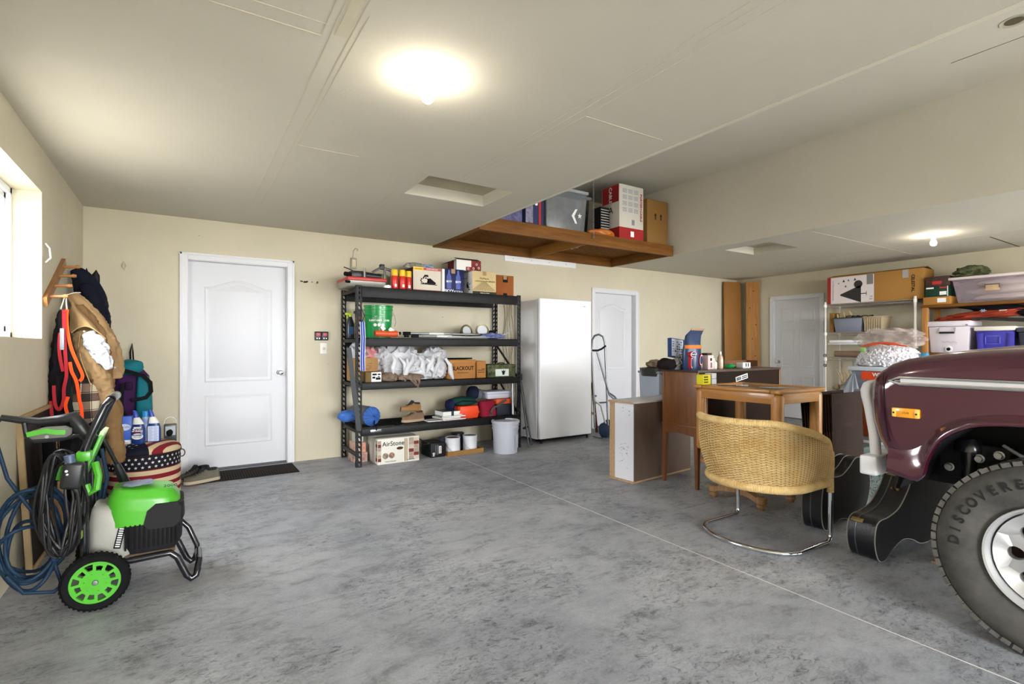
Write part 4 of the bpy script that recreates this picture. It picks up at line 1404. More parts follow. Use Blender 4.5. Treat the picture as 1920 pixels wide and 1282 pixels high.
M_CANW = mat('white can label', 'd8d9dd', .4, hex2='c3c4cb', vs=6)
can('white gallon paint can at the left front of the cardboard tray', 2.553, 5.255, .0045, .083, .188, M_CANW, mat('rusty lid', '5c524b', .4, .4))
can('white gallon paint can at the right front of the cardboard tray', 2.782, 5.275, .0045, .083, .19, M_CANW, mat('white rusty lid', '8c8c90', .4, .4))
can('blue grey paint can behind the left white can', 2.535, 5.43, .0045, .075, .16, mat('slate blue can', '434c62', .4), M_STL)
can('black paint can behind and between the white cans', 2.70, 5.43, .0045, .075, .20, mat('black can', '23242c', .4), M_STL)
t = thing('bucket', 'pale grey five gallon bucket with lid standing before the rack', 'bucket', (3.115, 5.03, 0))
c = (3.115, 5.03, 0)
M_BKT = mat('pale grey plastic', 'b4b7c1', .4)
part('pail', B().lathe([(0, .0), (.132, .0), (.135, .005), (.148, .27), (.155, .272), (.155, .286), (.149, .288), (.15, .31), (.158, .312), (.158, .322), (.15, .324), (.152, .345)], c, 48), M_BKT, t)
part('lid', B().lathe([(.15, .338), (.163, .34), (.165, .362), (.158, .370), (.150, .368), (.147, .358), (0, .358)], c, 48), M_BKT, t)
part('bail', B().tube([(3.115 + .160 * math.cos(a), 5.03 + .160 * math.sin(a), .28 - .10 * math.sin(PI * (a - R(-80)) / R(180))) for a in [R(-80 + 15 * k) for k in range(13)]], .0022, 5), M_STL, t)
part('embossed_panel', B().lathe([(.1465, .06), (.1485, .065), (.153, .21), (.1505, .215)], c, 12, a0=R(-75), a1=R(-45)), M_BKT, t)
t = thing('tripod', 'folded black tripod leaning in the gap between rack and white freezer', 'tripod', (3.53, 5.35, 0))
for (x0, y0, x1, y1) in ((3.60, 5.20, 3.50, 5.30), (3.50, 5.12, 3.485, 5.28), (3.52, 5.45, 3.49, 5.32)):
    part('leg', B().tube([(x0, y0, .0), ((x0 + x1) / 2, (y0 + y1) / 2, .42), (x1, y1, .80)], [.009, .012, .014], 8), M_BPL, t)
    part('knob', B().cyl(((x0 + x1) / 2 - .02, (y0 + y1) / 2, .22), ((x0 + x1) / 2 + .02, (y0 + y1) / 2, .22), .012, n=8), M_BPL, t)
part('head', B().box(3.465, 3.515, 5.27, 5.33, .80, .88, .008), M_BPL, t)
t = thing('hanging_wires', 'thin tan cords hanging on the back wall behind the rack right post', 'wire', (3.62, YB, 1.5))
for k in range(5):
    x = 3.56 + .03 * k
    pts = [(x + .02 * math.sin(j * 1.3 + k), YB - .012 - .006 * k, 1.78 - .14 * j) for j in range(9)]
    part('cord', B().tube(pts, .003, 5), mat('tan cord', '7a6a4c', .7), t)
t = thing('steel_panel', 'tall bluish steel bar leaning behind the right rack post', 'bar', (3.42, 5.45, 0))
part('bar', B().tube([(3.335, 5.215, .40), (3.325, 5.213, .78)], [.022, .012], 12), M_STL, t)

# ------------------------------------------------------------ freezer, hand truck
t = thing('freezer', 'tall white upright freezer standing beside the black rack', 'freezer', (4.15, 5.45, 0))
part('cabinet', B().box(3.725, 4.57, 5.275, 5.77, .045, 1.805, .012), mat('white enamel', 'e6e7ea', .35), t)
part('freezer_door', B().box(3.725, 4.57, 5.20, 5.268, .055, 1.82, .016, 3), mat('white enamel door', 'e9eaed', .38), t)
part('gasket', B().box(3.735, 4.56, 5.266, 5.277, .06, 1.81), M_GRY, t)
part('kick_plate', B().box(3.74, 4.555, 5.30, 5.32, .015, .05), M_BLK, t)
for x in (3.77, 4.52):
    part('foot', B().cyl((x, 5.24, 0), (x, 5.24, .05), .014, n=10), M_BLK, t)
part('badge', B().box(4.42, 4.46, 5.198, 5.2, 1.735, 1.742), M_GRY, t)
t = thing('hand_truck', 'grey tubular hand truck standing right of the freezer', 'hand truck', (4.85, 5.3, 0))
M_HT = mat('grey tube steel', '6f7375', .35, .6)
for x in (4.66, 4.90):
    part('rail', B().tube([(x, 5.24, .12), (x, 5.26, .5), (x, 5.30, 1.16)], .013, 10), M_HT, t)
part('top_handle', B().tube([(4.90, 5.30, 1.16), (4.90, 5.305, 1.27), (4.87, 5.31, 1.35), (4.80, 5.315, 1.38), (4.72, 5.31, 1.36), (4.67, 5.305, 1.30), (4.66, 5.30, 1.18)], .014, 10), M_HT, t)
part('grip_bracket', B().tube([(4.66, 5.29, 1.16), (4.74, 5.27, 1.16), (4.80, 5.26, 1.18), (4.90, 5.29, 1.22)], .014, 8), M_BLK, t)
part('slanted_rail', B().tube([(4.72, 5.26, 1.14), (4.80, 5.22, .82), (4.88, 5.19, .55), (4.98, 5.16, .47), (5.03, 5.14, .42)], .012, 8), M_HT, t)
part('slanted_rail', B().tube([(4.90, 5.28, .60), (4.98, 5.2, .53), (5.06, 5.14, .40)], .012, 8), M_HT, t)
part('axle_rail', B().tube([(4.62, 5.2, .5), (4.70, 5.16, .42), (4.74, 5.14, .25), (4.78, 5.12, .06)], .014, 8), mat('pale tube', 'b6b6b2', .4, .5), t)
part('crossbar', B().cyl((4.66, 5.255, .45), (4.90, 5.255, .45), .011, n=8), M_HT, t)
part('toe_plate', B().box(4.62, 4.94, 5.04, 5.24, .004, .012), M_HT, t)
part('wheel', B().lathe([(0, -.03), (.05, -.03), (.08, -.025), (.10, -.01), (.10, .01), (.08, .025), (.05, .03), (0, .03)], (4.70, 5.10, .10), 28, 'x'), mat('blue black wheel', '2e3a52', .5), t)
part('wheel', B().lathe([(0, -.03), (.05, -.03), (.08, -.025), (.10, -.01), (.10, .01), (.08, .025), (.05, .03), (0, .03)], (4.96, 5.30, .10), 28, 'x'), mat('blue black wheel', '2e3a52', .5), t)
t = thing('step_stool', 'folded dark red ladder standing behind the hand truck', 'ladder', (4.70, 5.5, 0))
M_DRED = mat('dark red paint', '5a1b1e', .5)
part('rail', B().tube([(4.66, 5.5, 0), (4.655, 5.6, 1.1)], .02, 8), M_DRED, t)
part('rail', B().tube([(4.93, 5.5, 0), (4.93, 5.6, .7)], .02, 8), M_DRED, t)
for z in (.25, .5, .75):
    part('step', B().box(4.66, 4.80 if z > .6 else 4.93, 5.5, 5.6, z, z + .025, .003), mat('tan step', '8b7563', .6), t)

# ------------------------------------------------------------ door mat and shoes
t = thing('door_mat', 'dark ribbed door mat on the floor before the first door', 'mat', (.48, 5.55, 0))
part('mat_base', B().box(.04, .94, 5.30, 5.72, 0, .008, .003), mat('charcoal mat', '2b2825', .95, var=.3, vs=40), t)
q = B()
for k in range(40):
    x = .06 + k * .0218
    q.box(x, x + .009, 5.32, 5.70, .008, .0115)
part('mat_ribs', q, mat('mat rib', '3a3531', .95), t, kind='stuff', smooth=0)
shoe('grey running shoe, front one of the pair by the ottoman', .13, 5.33, .012, R(197), L=.29, m1='6a6659', m2='2b2c2c', m3='b2a28c', group=None)
shoe('dark grey running shoe, rear one of the pair by the ottoman', .07, 5.46, .012, R(205), L=.29, m1='4d4d48', m2='232424', m3='8d8474')

# ------------------------------------------------------------ ottoman with flag print
OC = (-.27, 5.08, 0)
OR = .245
M_CRM = mat('cream fabric', 'cdb894', .8, var=.1, vs=8)
M_FR = mat('flag red fabric', '7c1f2a', .7, var=.12, vs=8)
M_FN = mat('flag navy fabric', '1c1d2b', .7, var=.12, vs=8)
t = thing('ottoman', 'round storage ottoman covered in stars and stripes fabric', 'ottoman', OC)
b = B()
bands = [(0, .02, 2), (.02, .055, 0), (.055, .085, 1), (.085, .12, 0), (.12, .15, 1), (.15, .185, 0), (.185, .22, 1), (.22, .255, 0), (.255, .262, 1), (.262, .37, 2)]
for z0, z1, mi in bands:
    b.mi = mi
    b.lathe([(OR - .002, z0), (OR, (z0 + z1) / 2), (OR - .002, z1)], OC, 56)
part('drum', b, [M_CRM, M_FR, M_FN], t, smooth=60)
b = B()
b.lathe([(0, .455), (.08, .453), (.15, .447), (.20, .435), (.235, .415), (.248, .395), (.248, .378), (.24, .37)], OC, 64)
bm = b.bm
cuts = [(-.06, 0, 1, 0)]
for k in range(1, 9):
    n = Vector((.82, -.57, 0)).normalized()
    bmesh.ops.bisect_plane(bm, geom=bm.verts[:] + bm.edges[:] + bm.faces[:], plane_co=Vector(OC) + n * (-.11 + k * .042), plane_no=n, dist=1e-5)
n = Vector((.82, -.57, 0)).normalized()
bmesh.ops.bisect_plane(bm, geom=bm.verts[:] + bm.edges[:] + bm.faces[:], plane_co=Vector(OC) + Vector((-.02, 0, 0)), plane_no=Vector((1, .25, 0)), dist=1e-5)
for f in bm.faces:
    c = f.calc_center_median() - Vector(OC)
    if c.z < .381:
        f.material_index = 2
    elif c.dot(Vector((1, .25, 0))) < -.02:
        f.material_index = 2
    else:
        k = int(math.floor((c.dot(n) + .11) / .042))
        f.material_index = 1 if k % 2 else 0
part('padded_lid', b, [M_CRM, M_FR, M_FN], t, smooth=60)
part('lid_piping', B().lathe([(.243, .366), (.251, .370), (.251, .376), (.243, .380)], OC, 56), mat('dark piping', '2c1717', .6), t)


def star(b, T, r=.012):
    vs = []
    for k in range(10):
        a = PI / 2 + k * PI / 5
        q = r if k % 2 == 0 else r * .42
        vs.append(b._v(T @ Vector((q * math.cos(a), 0, q * math.sin(a)))))
    c = b._v(T @ Vector((0, -.0004, 0)))
    for k in range(10):
        b._f([c, vs[k], vs[(k + 1) % 10]])


b = B()
for row in range(3):
    nn = 36
    for k in range(nn):
        a = 2 * PI * (k + .5 * (row % 2)) / nn
        T = Matrix.Translation((OC[0] + (OR + .0015) * math.cos(a), OC[1] + (OR + .0015) * math.sin(a), .285 + row * .032)) @ Matrix.Rotation(a + PI / 2, 4, 'Z')
        star(b, T, .0125)
for i in range(-5, 0):
    for j in range(-5, 5):
        x, y = i * .043 + (.02 if j % 2 else 0), j * .038
        if math.hypot(x, y) < .215 and x + .25 * y < -.04:
            zt = .4565 - .10 * (math.hypot(x, y) / .24) ** 3.2 * .42
            T = Matrix.Translation((OC[0] + x, OC[1] + y, zt)) @ Matrix.Rotation(R(-80), 4, 'X')
            star(b, T, .013)
part('star_print', b, mat('star cream', 'ddd5c3', .8), t, smooth=0, kind='stuff')
part('side_ring', B().tube([(OC[0] + OR + .006 + .022 * math.sin(a), OC[1] - .02, .335 + .03 * math.cos(a)) for a in [2 * PI * k / 16 for k in range(16)]], .005, 6, closed=True), mat('dark brass ring', '5c4733', .4, .6), t)
part('front_clasp', B().box(-.45, -.41, 4.88, 4.895, .24, .27, .003), mat('dark brass ring', '5c4733', .4, .6), t)


def cleaner(label, x, y, z, rz, m_label, brand):
    t = thing('cleaner_bottle', label, 'bottle', (x, y, z))
    T = Matrix.Translation((x, y, z)) @ Matrix.Rotation(rz, 4, 'Z')
    part('bottle_body', B(T).loft([(0, 0, 0, .042, .026), (0, 0, .012, .047, .029), (0, 0, .06, .047, .029), (0, 0, .12, .045, .028), (.0, 0, .15, .036, .024), (-.006, 0, .185, .026, .02), (-.012, 0, .21, .015, .014), (-.016, 0, .225, .013, .013)], 28, sq=.8), mat('navy blue bottle', '1b3677', .3), t, smooth=50)
    part('neck', B(T).loft([(-.014, 0, .205, .019, .017), (-.018, 0, .225, .017, .016), (-.024, 0, .25, .014, .013), (-.03, 0, .262, .009, .009)], 16), mat('violet blue cap', '3a4fb0', .35), t, smooth=50)
    part('white_shoulder', B(T).loft([(.0, 0, .155, .037, .0255), (-.004, 0, .175, .031, .0235), (-.009, 0, .195, .024, .0195), (-.012, 0, .208, .0185, .0165)], 24, sq=.8, caps=False), M_PAP, t, smooth=50)
    if brand:
        q = B(T)
        for k in range(3):
            q.box(-.034 + .006 * k, .036 - .004 * k, -.0315, -.029, .10 + .012 * k, .112 + .012 * k)
        part('label_panel', q, M_PAP, t)
        e = (x, y, z)
        txt('Lysol', .034, T @ Vector((.0, -.0325, .118)), (R(90), 0, rz), mat('deep blue ink', '1a2a66', .5), t, bold=.0008)
        part('red_swash', B(T).box(-.03, .022, -.0325, -.031, .094, .099), M_RED, t)
        part('label_oval', B(T @ Matrix.Translation((0.002, -.0305, .062)) @ Matrix.Scale(.62, 4, (0, 0, 1))).lathe([(0, 0), (.038, 0), (.038, .003)], (0, 0, 0), 24, 'y'), M_PAP, t)
        txt('POWER', .018, T @ Vector((.002, -.0325, .070)), (R(90), 0, rz), mat('deep blue ink', '1a2a66', .5), t, bold=.0006)
        txt('TOILET CLEANER', .007, T @ Vector((.002, -.0325, .056)), (R(90), 0, rz), mat('deep blue ink', '1a2a66', .5), t)
    else:
        part('back_label', B(T).box(-.037, .037, -.0315, -.029, .015, .135), mat('pale blue label', 'c9d4ec', .5), t)
        q = B(T)
        for k in range(16):
            q.box(-.033, -.003 if k % 4 else -.01, -.0325, -.0315, .02 + k * .007, .0225 + k * .007)
            q.box(.003, .032 if k % 3 else .022, -.0325, -.0315, .02 + k * .007, .0225 + k * .007)
        part('small_print', q, mat('grey print', '8a90a8', .6), t)
    return t


ZO = .452
cleaner('blue toilet cleaner bottle with a white front label on the ottoman', -.305, 4.985, ZO - .004, R(-14), None, True)
cleaner('blue cleaner bottle showing its pale back label on the ottoman', -.205, 5.02, ZO - .008, R(-8), None, False)
t = thing('aerosol_can', 'white and blue can with light blue cap behind the cleaner bottles', 'can', (-.255, 5.08, ZO))
part('can_body', B().lathe([(0, 0), (.03, 0), (.03, .19), (.026, .2)], (-.262, 5.085, ZO), 24), mat('white blue print', 'd6dbe6', .4, hex2='5f7fc0', vs=9), t)
part('cap', B().lathe([(.029, .195), (.029, .24), (.025, .243), (0, .243)], (-.262, 5.085, ZO), 24), mat('sky blue cap', '2f9be0', .35), t)
t = thing('wipes_box', 'blue detergent box with white base at the left on the ottoman', 'box', (-.40, 5.03, ZO - .016))
T = Matrix.Translation((-.405, 5.04, ZO - .016)) @ Matrix.Rotation(R(-6), 4, 'Z')
part('body', B(T).box(-.06, .06, -.03, .03, 0, .23, .003), mat('bright blue carton', '1f6fcf', .45, hex2='3a4fc0', vs=4), t)
part('white_base', B(T).box(-.061, .061, -.031, .031, 0, .045, .002), M_PAP, t)
part('oval_logo', B(T @ Matrix.Translation((.012, -.031, .145)) @ Matrix.Scale(.62, 4, (0, 0, 1))).lathe([(0, 0), (.042, 0), (.042, .002)], (0, 0, 0), 24, 'y'), mat('pale blue label', 'c9d4ec', .5), t)
txt('great value', .016, T @ Vector((.01, -.0325, .148)), (R(90), 0, R(-6)), mat('deep blue ink', '1a2a66', .5), t)
txt('ULTRA DISH', .013, T @ Vector((-.0, -.0325, .022)), (R(90), 0, R(-6)), M_INK, t)
t = thing('lantern', 'small black lantern with a wire bail behind the cleaner bottles', 'lantern', (-.10, 5.20, .42))
part('body', B().box(-.145, -.055, 5.17, 5.24, .415, .56, .006), mat('smoky plastic', '34383b', .35), t)
part('window', B().box(-.135, -.065, 5.167, 5.17, .47, .545), mat('silver print', '8d9395', .3, .3), t)
part('bulb_core', B().blob((-.105, 5.165, .49), (.025, .012, .03), .1, 2, 2), M_BLK, t)
part('bail', B().tube([(-.145 + .045 * (1 - math.cos(a)), 5.205, .56 + .06 * math.sin(a)) for a in [PI * k / 12 for k in range(13)]], .0022, 5), M_STL, t)

# ------------------------------------------------------------ coat rack and what hangs on it
t = thing('coat_rack', 'tilted wooden peg rack on the left wall holding coats', 'coat rack', (XL, 4.6, 1.65))
d = Vector((0, .60, .33))
p0 = Vector((XL + .012, 4.28, 1.49))
q = B()
q.strip([p0, p0 + d], .06, .022, (1, 0, 0))
part('rail', q, mat('varnished rail', '9a6b3b', .45, hex2='7d5429', vs=8), t)
for k in range(4):
    p = p0 + d * (.12 + k * .25)
    part('peg', B().tube([p, p + Vector((.07, 0, .006)), p + Vector((.085, 0, .008)), p + Vector((.10, 0, .008))], [.010, .009, .014, .010], 10), mat('varnished peg', 'a8713d', .4), t)
# dark jackets behind
b = B()
b.limb([(-.70, 5.06, 1.80), (-.655, 5.08, 1.72), (-.615, 5.10, 1.58), (-.60, 5.12, 1.40), (-.60, 5.15, 1.1), (-.61, 5.18, .7), (-.62, 5.2, .34)], [.03, .07, .10, .11, .12, .12, .10], fold=.07, ff=1.4, seed=5, m=60, n=40)
t = single('jacket', b, mat('dark navy jacket', '1a1d2a', .85, var=.35, vs=5), 'dark navy jacket hung at the far end of the peg rack', 'jacket', (-.62, 5.1, 1.7), smooth=70)
part('sleeve', B().limb([(-.64, 5.02, 1.68), (-.585, 5.0, 1.58), (-.555, 5.0, 1.46), (-.53, 5.02, 1.3), (-.52, 5.06, 1.1)], [.04, .06, .06, .055, .05], seed=2, fold=.06, ff=1.4), MC['dark navy jacket'], t, smooth=70)
for (x, y, z0, z1, w, tl, lb) in ((-.68, 5.30, 1.30, 1.84, .020, .02, 'black fin tip standing above the dark jacket, leftmost'), (-.65, 5.30, 1.30, 1.83, .034, .05, 'black fin tip standing above the dark jacket, in the middle'), (-.560, 5.27, 1.05, 1.665, .036, .0, 'tall black fin standing right of the dark jacket')):
    sec = []
    for k in range(13):
        u = k / 12
        ww = w * (.75 + .25 * math.sin(u * PI)) if u < .8 else w * .93 * math.sqrt(max(0, 1 - ((u - .8) / .2) ** 2)) + .001
        sec.append((x + tl * u, y, z0 + (z1 - z0) * u, ww, .012))
    single('swim_fin', B().loft(sec, 16), mat('black rubber', '121317', .5, var=.3, vs=20), lb, 'fin', (x, y, z0), smooth=60)
# tan work coat
M_TAN = mat('tan duck canvas', 'b0936b', .9, hex2='927450', vs=5, bump=.15, bs=90)
t = thing('work_coat', 'tan canvas work coat hanging on the peg rack', 'coat', (-.56, 4.75, 1.55))
part('sleeve', B().limb([(-.675, 4.72, 1.58), (-.62, 4.74, 1.51), (-.565, 4.75, 1.42), (-.51, 4.76, 1.31), (-.465, 4.76, 1.19), (-.44, 4.76, 1.06), (-.435, 4.76, .975)], [.028, .045, .058, .066, .062, .055, .048], fold=.14, seed=3, m=60, n=36), M_TAN, t, smooth=70)
part('coat_body', B().limb([(-.635, 4.70, 1.50), (-.60, 4.70, 1.40), (-.565, 4.70, 1.28), (-.54, 4.70, 1.15), (-.52, 4.70, 1.0), (-.51, 4.70, .88)], [.035, .065, .082, .085, .08, .07], fold=.14, seed=6, m=60, n=36), mat('brown duck canvas', '8c6d49', .9, var=.2, vs=6), t, smooth=70)


def cape(u, v):
    top = Vector((-.652, 4.60, 1.515))
    l = Vector((-.672, 4.565, 1.33)).lerp(Vector((-.640, 4.53, 1.27)), 0)
    a = PI * u
    low = Vector((-.665 + .20 * u, 4.56 - .05 * math.sin(a), 1.285 + .075 * math.sin(a) - .02 * u))
    p = top.lerp(low, v)
    return (p.x + .03 * math.sin(PI * v) * (u - .4) * .6, p.y - .035 * math.sin(PI * v) * math.sin(a) + .006 * noise.noise(Vector((u * 6, v * 4, 0))), p.z)


cp = part('back_flap', B().surf(cape, 30, 24), M_TAN, t, smooth=70)
md = cp.modifiers.new('thick', 'SOLIDIFY')
md.thickness = .006
part('flap_seam', B().tube([cape(k / 24, 1.0) for k in range(25)], .004, 6), mat('pale seam', 'c9a877', .8), t)
part('sleeve', B().limb([(-.61, 4.60, 1.31), (-.575, 4.58, 1.21), (-.540, 4.57, 1.10), (-.505, 4.57, 1.0), (-.480, 4.575, .91), (-.465, 4.58, .85)], [.045, .062, .064, .060, .054, .044], fold=.12, seed=9, m=60, n=36), M_TAN, t, smooth=70)
part('cuff', B().limb([(-.472, 4.578, .885), (-.462, 4.58, .845), (-.455, 4.58, .815)], [.050, .052, .050], fold=.05, seed=1, m=8), M_TAN, t, smooth=60)
part('seam_piping', B().tube([(-.600, 4.535, 1.30), (-.606, 4.527, 1.22), (-.592, 4.513, 1.12), (-.562, 4.510, 1.02), (-.530, 4.512, .92), (-.505, 4.52, .86)], .0035, 6), mat('pale seam', 'c9a877', .8), t)
part('snap', B().cyl((-.575, 4.515, 1.315), (-.575, 4.508, 1.315), .006, n=10), M_STL, t)
part('snap', B().cyl((-.425, 4.70, 1.06), (-.425, 4.692, 1.06), .006, n=10), M_STL, t)
part('hem_leg', B().limb([(-.47, 4.72, .84), (-.445, 4.73, .74), (-.44, 4.74, .60), (-.43, 4.75, .48), (-.425, 4.76, .36)], [.055, .055, .052, .052, .056], fold=.14, seed=12, m=50), mat('brown duck canvas', '8c6d49', .9, var=.2, vs=6), t, smooth=70)
q = B()
q.limb([(-.555, 4.50, 1.31), (-.525, 4.495, 1.25), (-.490, 4.495, 1.18), (-.460, 4.50, 1.11), (-.438, 4.505, 1.055)], [.024, .044, .048, .034, .018], fold=.28, ff=1.6, seed=21, m=40, n=30, flat=.6)
q.limb([(-.56, 4.50, 1.20), (-.535, 4.495, 1.215), (-.50, 4.49, 1.20)], [.02, .03, .02], fold=.2, seed=4, m=16, flat=.6)
single('white_rag', q, mat('white rag', 'd8d9df', .85, hex2='b3b5bf', vs=8), 'white rag stuffed in the tan coat', 'cloth', (-.48, 4.46, 1.15), smooth=60)
# plaid shirt / flannel bundle
single('flannel_shirt', B().blob((-.585, 4.56, .84), (.092, .09, .16), .06, 2, 4, 4), plaid_mat(), 'brown and cream plaid flannel bundle hanging below the tan coat', 'shirt', (-.585, 4.56, .84), smooth=70)
# harness straps: red and orange vests
M_SAF = mat('safety orange webbing', 'f2501e', .7)
M_DRD = mat('dark red webbing', 'a32830', .7)
t = thing('safety_harness', 'black and bright orange tool harness with looping straps on the peg rack', 'harness', (-.60, 4.42, 1.4))
def smooth_pts(P, n=5):
    P = [Vector(p) for p in P]
    o = []
    for i in range(len(P) - 1):
        a, b_, c, d = P[max(i - 1, 0)], P[i], P[i + 1], P[min(i + 2, len(P) - 1)]
        for k in range(n):
            u = k / n
            o.append(.5 * ((2 * b_) + (c - a) * u + (2 * a - 5 * b_ + 4 * c - d) * u * u + (3 * b_ - a - 3 * c + d) * u ** 3))
    o.append(P[-1])
    return o


for pts, m, w in (([(-.648, 4.40, 1.455), (-.650, 4.395, 1.38), (-.640, 4.39, 1.28), (-.622, 4.385, 1.19), (-.592, 4.38, 1.10), (-.568, 4.375, 1.03), (-.570, 4.375, 1.0), (-.582, 4.375, .985)], M_SAF, .018),
                  ([(-.632, 4.385, 1.11), (-.622, 4.38, 1.05), (-.600, 4.375, .99), (-.590, 4.375, .93), (-.582, 4.375, .86), (-.572, 4.375, .80), (-.570, 4.375, .72), (-.575, 4.375, .66)], M_SAF, .018),
                  ([(-.640, 4.38, .885), (-.652, 4.375, .83), (-.640, 4.37, .77), (-.612, 4.37, .71), (-.588, 4.37, .67)], M_SAF, .018),
                  ([(-.642, 4.40, 1.30), (-.635, 4.40, 1.15), (-.605, 4.395, 1.02), (-.60, 4.39, .90)], M_BLK, .04),
                  ([(-.635, 4.40, 1.02), (-.640, 4.395, .90), (-.625, 4.39, .78), (-.60, 4.385, .68)], M_BLK, .028)):
    part('strap', B().strip(smooth_pts(pts), w, .012, (.3, -1, 0)), m, t, smooth=50)
t = thing('life_vest', 'black and dark red vest with a grey buckle nearest the window', 'vest', (-.66, 4.36, 1.3))
part('vest_body', B().limb([(-.668, 4.42, 1.45), (-.675, 4.43, 1.33), (-.685, 4.44, 1.18), (-.69, 4.45, 1.02), (-.695, 4.46, .88), (-.69, 4.46, .74), (-.68, 4.46, .62)], [.022, .034, .045, .050, .05, .05, .04], fold=.18, seed=4, m=50), mat('black vest fabric', '1b191b', .85, var=.3, vs=9), t, smooth=70)
for pts in ([(-.662, 4.385, 1.45), (-.660, 4.38, 1.34), (-.656, 4.375, 1.22), (-.650, 4.375, 1.10), (-.648, 4.375, 1.02), (-.660, 4.375, .94), (-.662, 4.375, .86), (-.682, 4.375, .805), (-.702, 4.38, .83), (-.710, 4.385, .90), (-.712, 4.39, .96)],
            [(-.680, 4.385, 1.30), (-.684, 4.38, 1.22), (-.680, 4.38, 1.14), (-.665, 4.38, 1.05)], [(-.728, 4.40, .86), (-.722, 4.39, .78), (-.71, 4.385, .70)]):
    part('red_strap', B().strip(smooth_pts(pts), .018, .012, (.3, -1, 0)), M_DRD, t, smooth=50)
part('grey_buckle', B(Matrix.Translation((-.667, 4.365, 1.26)) @ Matrix.Rotation(R(-18), 4, 'Z')).box(-.012, .012, -.004, .006, -.07, .07, .003), M_GRY, t)
part('cord_ties', B().tube([(-.662, 4.42, 1.55), (-.668, 4.40, 1.50), (-.678, 4.39, 1.455)], .0035, 5).tube([(-.655, 4.42, 1.55), (-.652, 4.40, 1.50), (-.648, 4.40, 1.455)], .0035, 5).tube([(-.668, 4.42, 1.545), (-.62, 4.5, 1.575), (-.60, 4.55, 1.58)], .0035, 5), mat('ivory hook', 'd8d2c0', .5), t)
b = B()
for k in range(3):
    b.blob((-.67 + .01 * k, 4.62, .86 - .16 * k), (.06, .09, .12), .25, 3, 3, 20 + k, ridge=True)
single('dark_bundle', b, mat('black vest fabric', '1b191b', .85, var=.3, vs=9), 'dark bundle of straps hanging under the vest by the wall', 'bundle', (-.65, 4.52, .6), smooth=70)
# backpack
t = thing('backpack', 'purple and teal backpack hanging in the corner', 'backpack', (-.38, 5.6, .6))
part('pack_body', B().loft([(-.40, 5.66, .52, .10, .10), (-.39, 5.66, .58, .125, .12), (-.385, 5.66, .80, .13, .13), (-.39, 5.66, .95, .12, .12), (-.41, 5.66, 1.03, .08, .09)], 32, fold=.04, seed=2, sq=.6), M_PURP, t, smooth=60)
part('teal_pocket', B().loft([(-.305, 5.56, .56, .05, .08), (-.30, 5.56, .66, .06, .09), (-.30, 5.56, .86, .055, .09), (-.31, 5.56, .95, .04, .07)], 24, fold=.06, seed=4, sq=.6), M_TEAL, t, smooth=60)
part('teal_top', B().blob((-.40, 5.57, 1.03), (.10, .09, .07), .1, 2, 3, 3), M_TEAL, t, smooth=60)
part('strap', B().strip([(-.47, 5.46, 1.02), (-.38, 5.45, .99), (-.30, 5.45, .96), (-.25, 5.46, .90), (-.245, 5.47, .82), (-.28, 5.455, .77), (-.38, 5.45, .75)], .032, .008, (0, -1, 0)), M_BLK, t)
part('hanging_loop', B().tube([(-.40, 5.62, 1.06), (-.41, 5.72, 1.16), (-.40, 5.795, 1.24), (-.39, 5.72, 1.16), (-.38, 5.64, 1.07)], .007, 6), M_BLK, t)
part('strap', B().strip([(-.44, 5.45, .90), (-.45, 5.44, .70), (-.40, 5.44, .55)], .025, .008, (0, -1, 0)), M_BLK, t)
part('pocket_flap', B().box(-.425, -.375, 5.455, 5.465, .84, .91, .008), mat('dark purple', '2a1636', .7), t)
shoe('brown boot on the floor under the coats, nearer one', -.52, 4.55, .0, R(-10), L=.30, m1='5d4a36', m2='3a3026', m3='2f2a24')
shoe('brown boot on the floor under the coats, farther one', -.52, 4.72, .0, R(-16), L=.30, m1='6b543a', m2='3a3026', m3='2f2a24')
b = B().blob((-.62, 4.86, .16), (.09, .10, .17), .2, 2, 3, 3, ridge=True, flat=.155)
single('dark_bag', b, M_BLK, 'dark bag on the floor in the corner behind the coats', 'bag', (-.6, 4.9, 0), smooth=70)

# leaning panels on the left wall
t = thing('framed_panel', 'dark framed panel leaning against the left wall below the window', 'panel', (-.70, 4.0, 0))
T = Matrix.Translation((-.695, 3.68, 0)) @ Matrix.Rotation(R(-3.0), 4, 'Y')
part('panel_face', B(T).box(-.006, .006, .02, .90, .02, .82), mat('dark panel', '24211f', .6, var=.3, vs=3), t)
for a in ((0, .022, 0, .84), (.90, .922, 0, .84), (.022, .90, 0, .022), (.022, .90, .818, .84)):
    part('frame_strip', B(T).box(-.014, .014, *a, .002), mat('raw pine strip', 'b39a74', .7, var=.15, vs=8), t)
for (y, h, w, c, lb) in ((4.02, .66, .10, 'a87850', 'reddish board leaning on the dark panel, wider one'), (4.15, .72, .06, 'c29b6c', 'pale narrow board leaning beside the reddish board')):
    single('plank_offcut', B(Matrix.Translation((-.63, y, 0)) @ Matrix.Rotation(R(-3), 4, 'Y') @ Matrix.Rotation(R(6), 4, 'X')).box(-.012, .012, -w / 2, w / 2, 0, h, .002), mat('board ' + c, c, .7, var=.2, vs=8), lb, 'board', (-.63, y, 0))
b = B()
for k in range(900):
    z = .44 + .36 * random.random()
    y = 3.84 + .05 * math.sin(z * 9) + .10 * (random.random() - .5) + (.8 - z) * .15
    x = -.645 + .04 * random.random()
    a = random.random() * 6.28
    l = .02 + .03 * random.random()
    p = Vector((x, y, z))
    dd = Vector((.3 * math.cos(a), math.cos(a), math.sin(a))) * l
    s_ = Vector((0, .0015, .0015))
    v1, v2, v3 = b._v(p - s_), b._v(p + s_), b._v(p + dd)
    b._f([v1, v2, v3])
b.tube([(-.64, 3.86, .36), (-.64, 3.84, .60), (-.64, 3.80, .78)], .03, 8)
